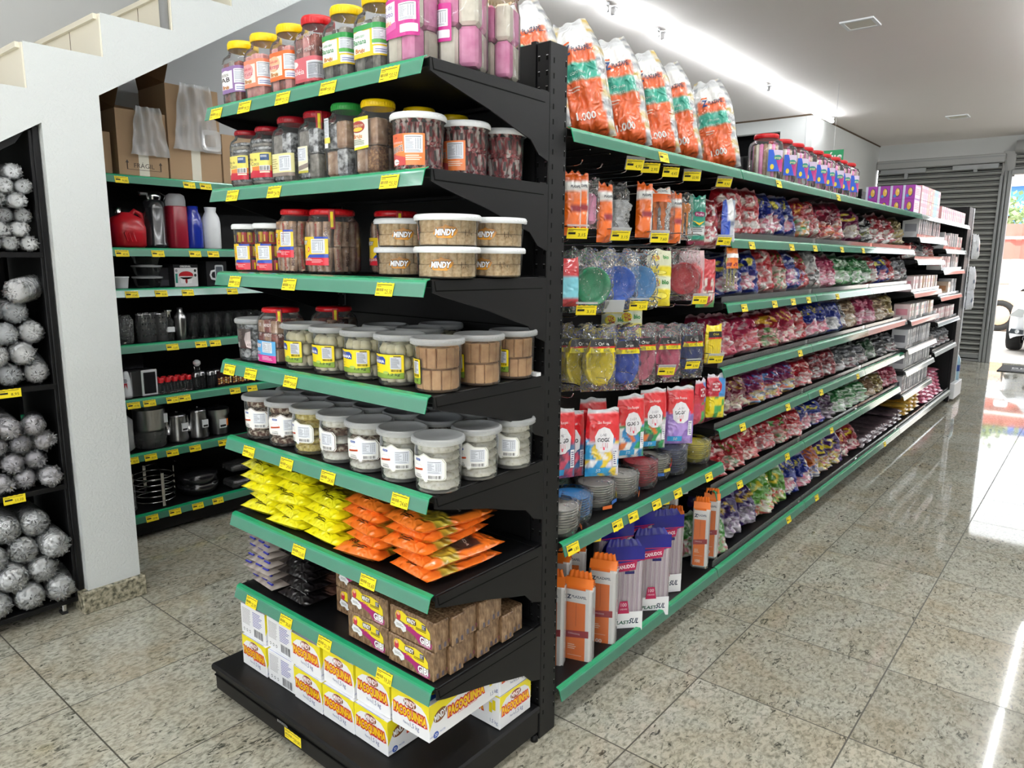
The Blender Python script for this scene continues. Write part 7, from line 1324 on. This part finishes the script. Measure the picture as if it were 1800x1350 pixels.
for k in range(2): one('black_tray_pack', 'black packaged tray on the lowest wall shelf, %s' % ['lying lower', 'lying above the other'][k], 'pack', [('tray', MB().box(-.07, -.02, 0, .07, .1, .04, 'dark_plastic', .01)), ('film', MB().box(-.072, -.023, -.001, .072, .102, .043, 'clear_film', .01))], (-2.64, .53, z + .10 * k + (.0 if k == 0 else .0)), PI / 2)
# ------------------------------------------------------------ cup shelf under the stairs
ub = thing('under_stair_shelf', 'black open shelf built in under the white stairs, full of plastic cups', 'shelf', (0, 0, 0))
fr = MB(); fr.box(-2.45, -.600, .06, -2.0, -.578, 1.98, 'black_steel', .003).box(-2.03, -.612, .06, -2.004, -.600, 1.96, 'black_steel', .002).box(-2.45, -1.45, .06, -2.43, -.62, 1.55, 'black_steel')
fr.prism([(-.66, 1.905), (-1.45, 1.905 - .62 * .79), (-1.45, 1.945 - .62 * .79), (-.61, 1.976)], lambda p, q: (-2.03 + (.03 if q else 0), p[0], p[1]), 'black_steel'); fr.build('frame', ub)
ZU = [1.505, .985, .565, .07]
for z in ZU: MB().box(-2.44, -1.45, z - .022, -2.0, -.602, z - .001, 'black_steel', .002).build('shelf', ub)
MB().box(-2.05, -.66, .0, -2.02, -.645, .055, 'chrome', .002).box(-2.053, -.665, 0, -2.017, -.642, .012, 'rubber').build('foot', ub)
for z, y, p in [(.985, -.775, '8,95'), (.565, -.80, '11,10')]: q = MB(); q.art(tag_art(p, .075, .034, True), flat((-1.994, y - .03, z - .034), (0, 1, 0), (0, 0, 1))); q.build('price_tag', ub)
def sleeve(r=.035, L_=.30, c='#eef0f2', m='clear_film', seed=1, dome=False):
    def f():
        t = tag(link('cup_sleeve', None), '', 'cups'); Mx = Matrix.Rotation(PI / 2, 4, 'Y'); mb = MB(); P = []
        for k in range(16): P += [(r * .90, -L_ + k * L_ / 16), (r * .97, -L_ + (k + .8) * L_ / 16), (r, -L_ + (k + .85) * L_ / 16), (r, -L_ + (k + .97) * L_ / 16)]
        P += [(r * .92, .0), (r * .88, .004 if not dome else .010), (r * .7, .003 if not dome else .018), (0, .002 if not dome else .024)]; mb.lathe(P, ink(c), 24, M=Mx, capb=True); mb.build('cup_stack', t)
        w_ = MB(); w_.lathe([(r * 1.06, -L_), (r * 1.10, -.05), (r * 1.07, .0), (r * 1.02, .010), (r * .86, .020), (r * .50, .027), (r * .34, .040), (r * .46, .052), (r * .12, .050)], m, 34, M=Mx, disp=lambda tt, z: r * (.07 + (.34 if z > .006 else 0)) * nz(tt * 7 + seed, z * 170, seed)); w_.build('wrapper', t); return t
    return f
g = 'wrapped cup sleeves under the stairs'; R = random.Random(19)
def pile(stocks, z0, rows, cols, r, nm, y0=-.645, sag=0.):
    for j in range(rows):
        for i in range(cols):
            y = y0 - r * (j % 2) - i * 2.16 * r; 
            if z0 + r * 1.1 + j * r * 1.86 > 1.88 + (y + .6) * .62 - .03 and z0 > 1.4: continue
            stocks[R.randrange(len(stocks))].put('%s, %s along in the %s layer' % (nm, ORD[i], ORD[j]), (-2.03 + R.uniform(-.03, .03), y, z0 + r * 1.12 + j * r * 1.90), 0, g, rot=(R.uniform(0, 6), R.uniform(-.16, .16), R.uniform(-.3, .3)))
pile([Stock(sleeve(.028, .28, '#f2f4f5', 'clear_film', 1)), Stock(sleeve(.028, .28, '#eceff1', 'clear_film', 4))], ZU[0], 6, 7, .028, 'wrapped small cup sleeve on the top shelf')
pile([Stock(sleeve(.042, .28, '#f6f7f8', 'clear_film', 2)), Stock(sleeve(.042, .28, '#d8dce0', 'clear_film', 3))], ZU[1], 4, 4, .042, 'wrapped large cup sleeve on the second shelf', y0=-.66)
bs_ = Stock(sleeve(.046, .26, '#f4f5f6', 'clear_film', 6)); o = bs_.put('big white cup sleeve lying across the top of the second shelf pile', (-2.02, -.70, ZU[1] + .37), 0, g, rot=(0, .1, -.75))
ob_ = tag(MB().box(-.14, -.03, -.02, .02, .03, .02, ink('#e8662a'), .012).box(-.10, -.035, -.05, .02, .03, -.021, ink('#2a50c8'), .012).build('coloured_pack'), 'orange and blue wrapped pack peeking out between the big cup sleeves', 'pack'); ob_.location = (-2.02, -.83, ZU[1] + .36)
pile([Stock(sleeve(.038, .26, '#d9d6dc', 'clear_film', 7, True)), Stock(sleeve(.038, .26, '#cdcad2', 'clear_film', 8, True))], ZU[2], 4, 5, .038, 'wrapped clear cup sleeve on the third shelf', y0=-.655)
pile([Stock(sleeve(.052, .26, '#e9ebec', 'clear_film', 9, True)), Stock(sleeve(.050, .26, '#eceeef', 'clear_film', 5, True))], ZU[3], 4, 4, .050, 'wrapped round bowl sleeve on the bottom shelf', y0=-.665)
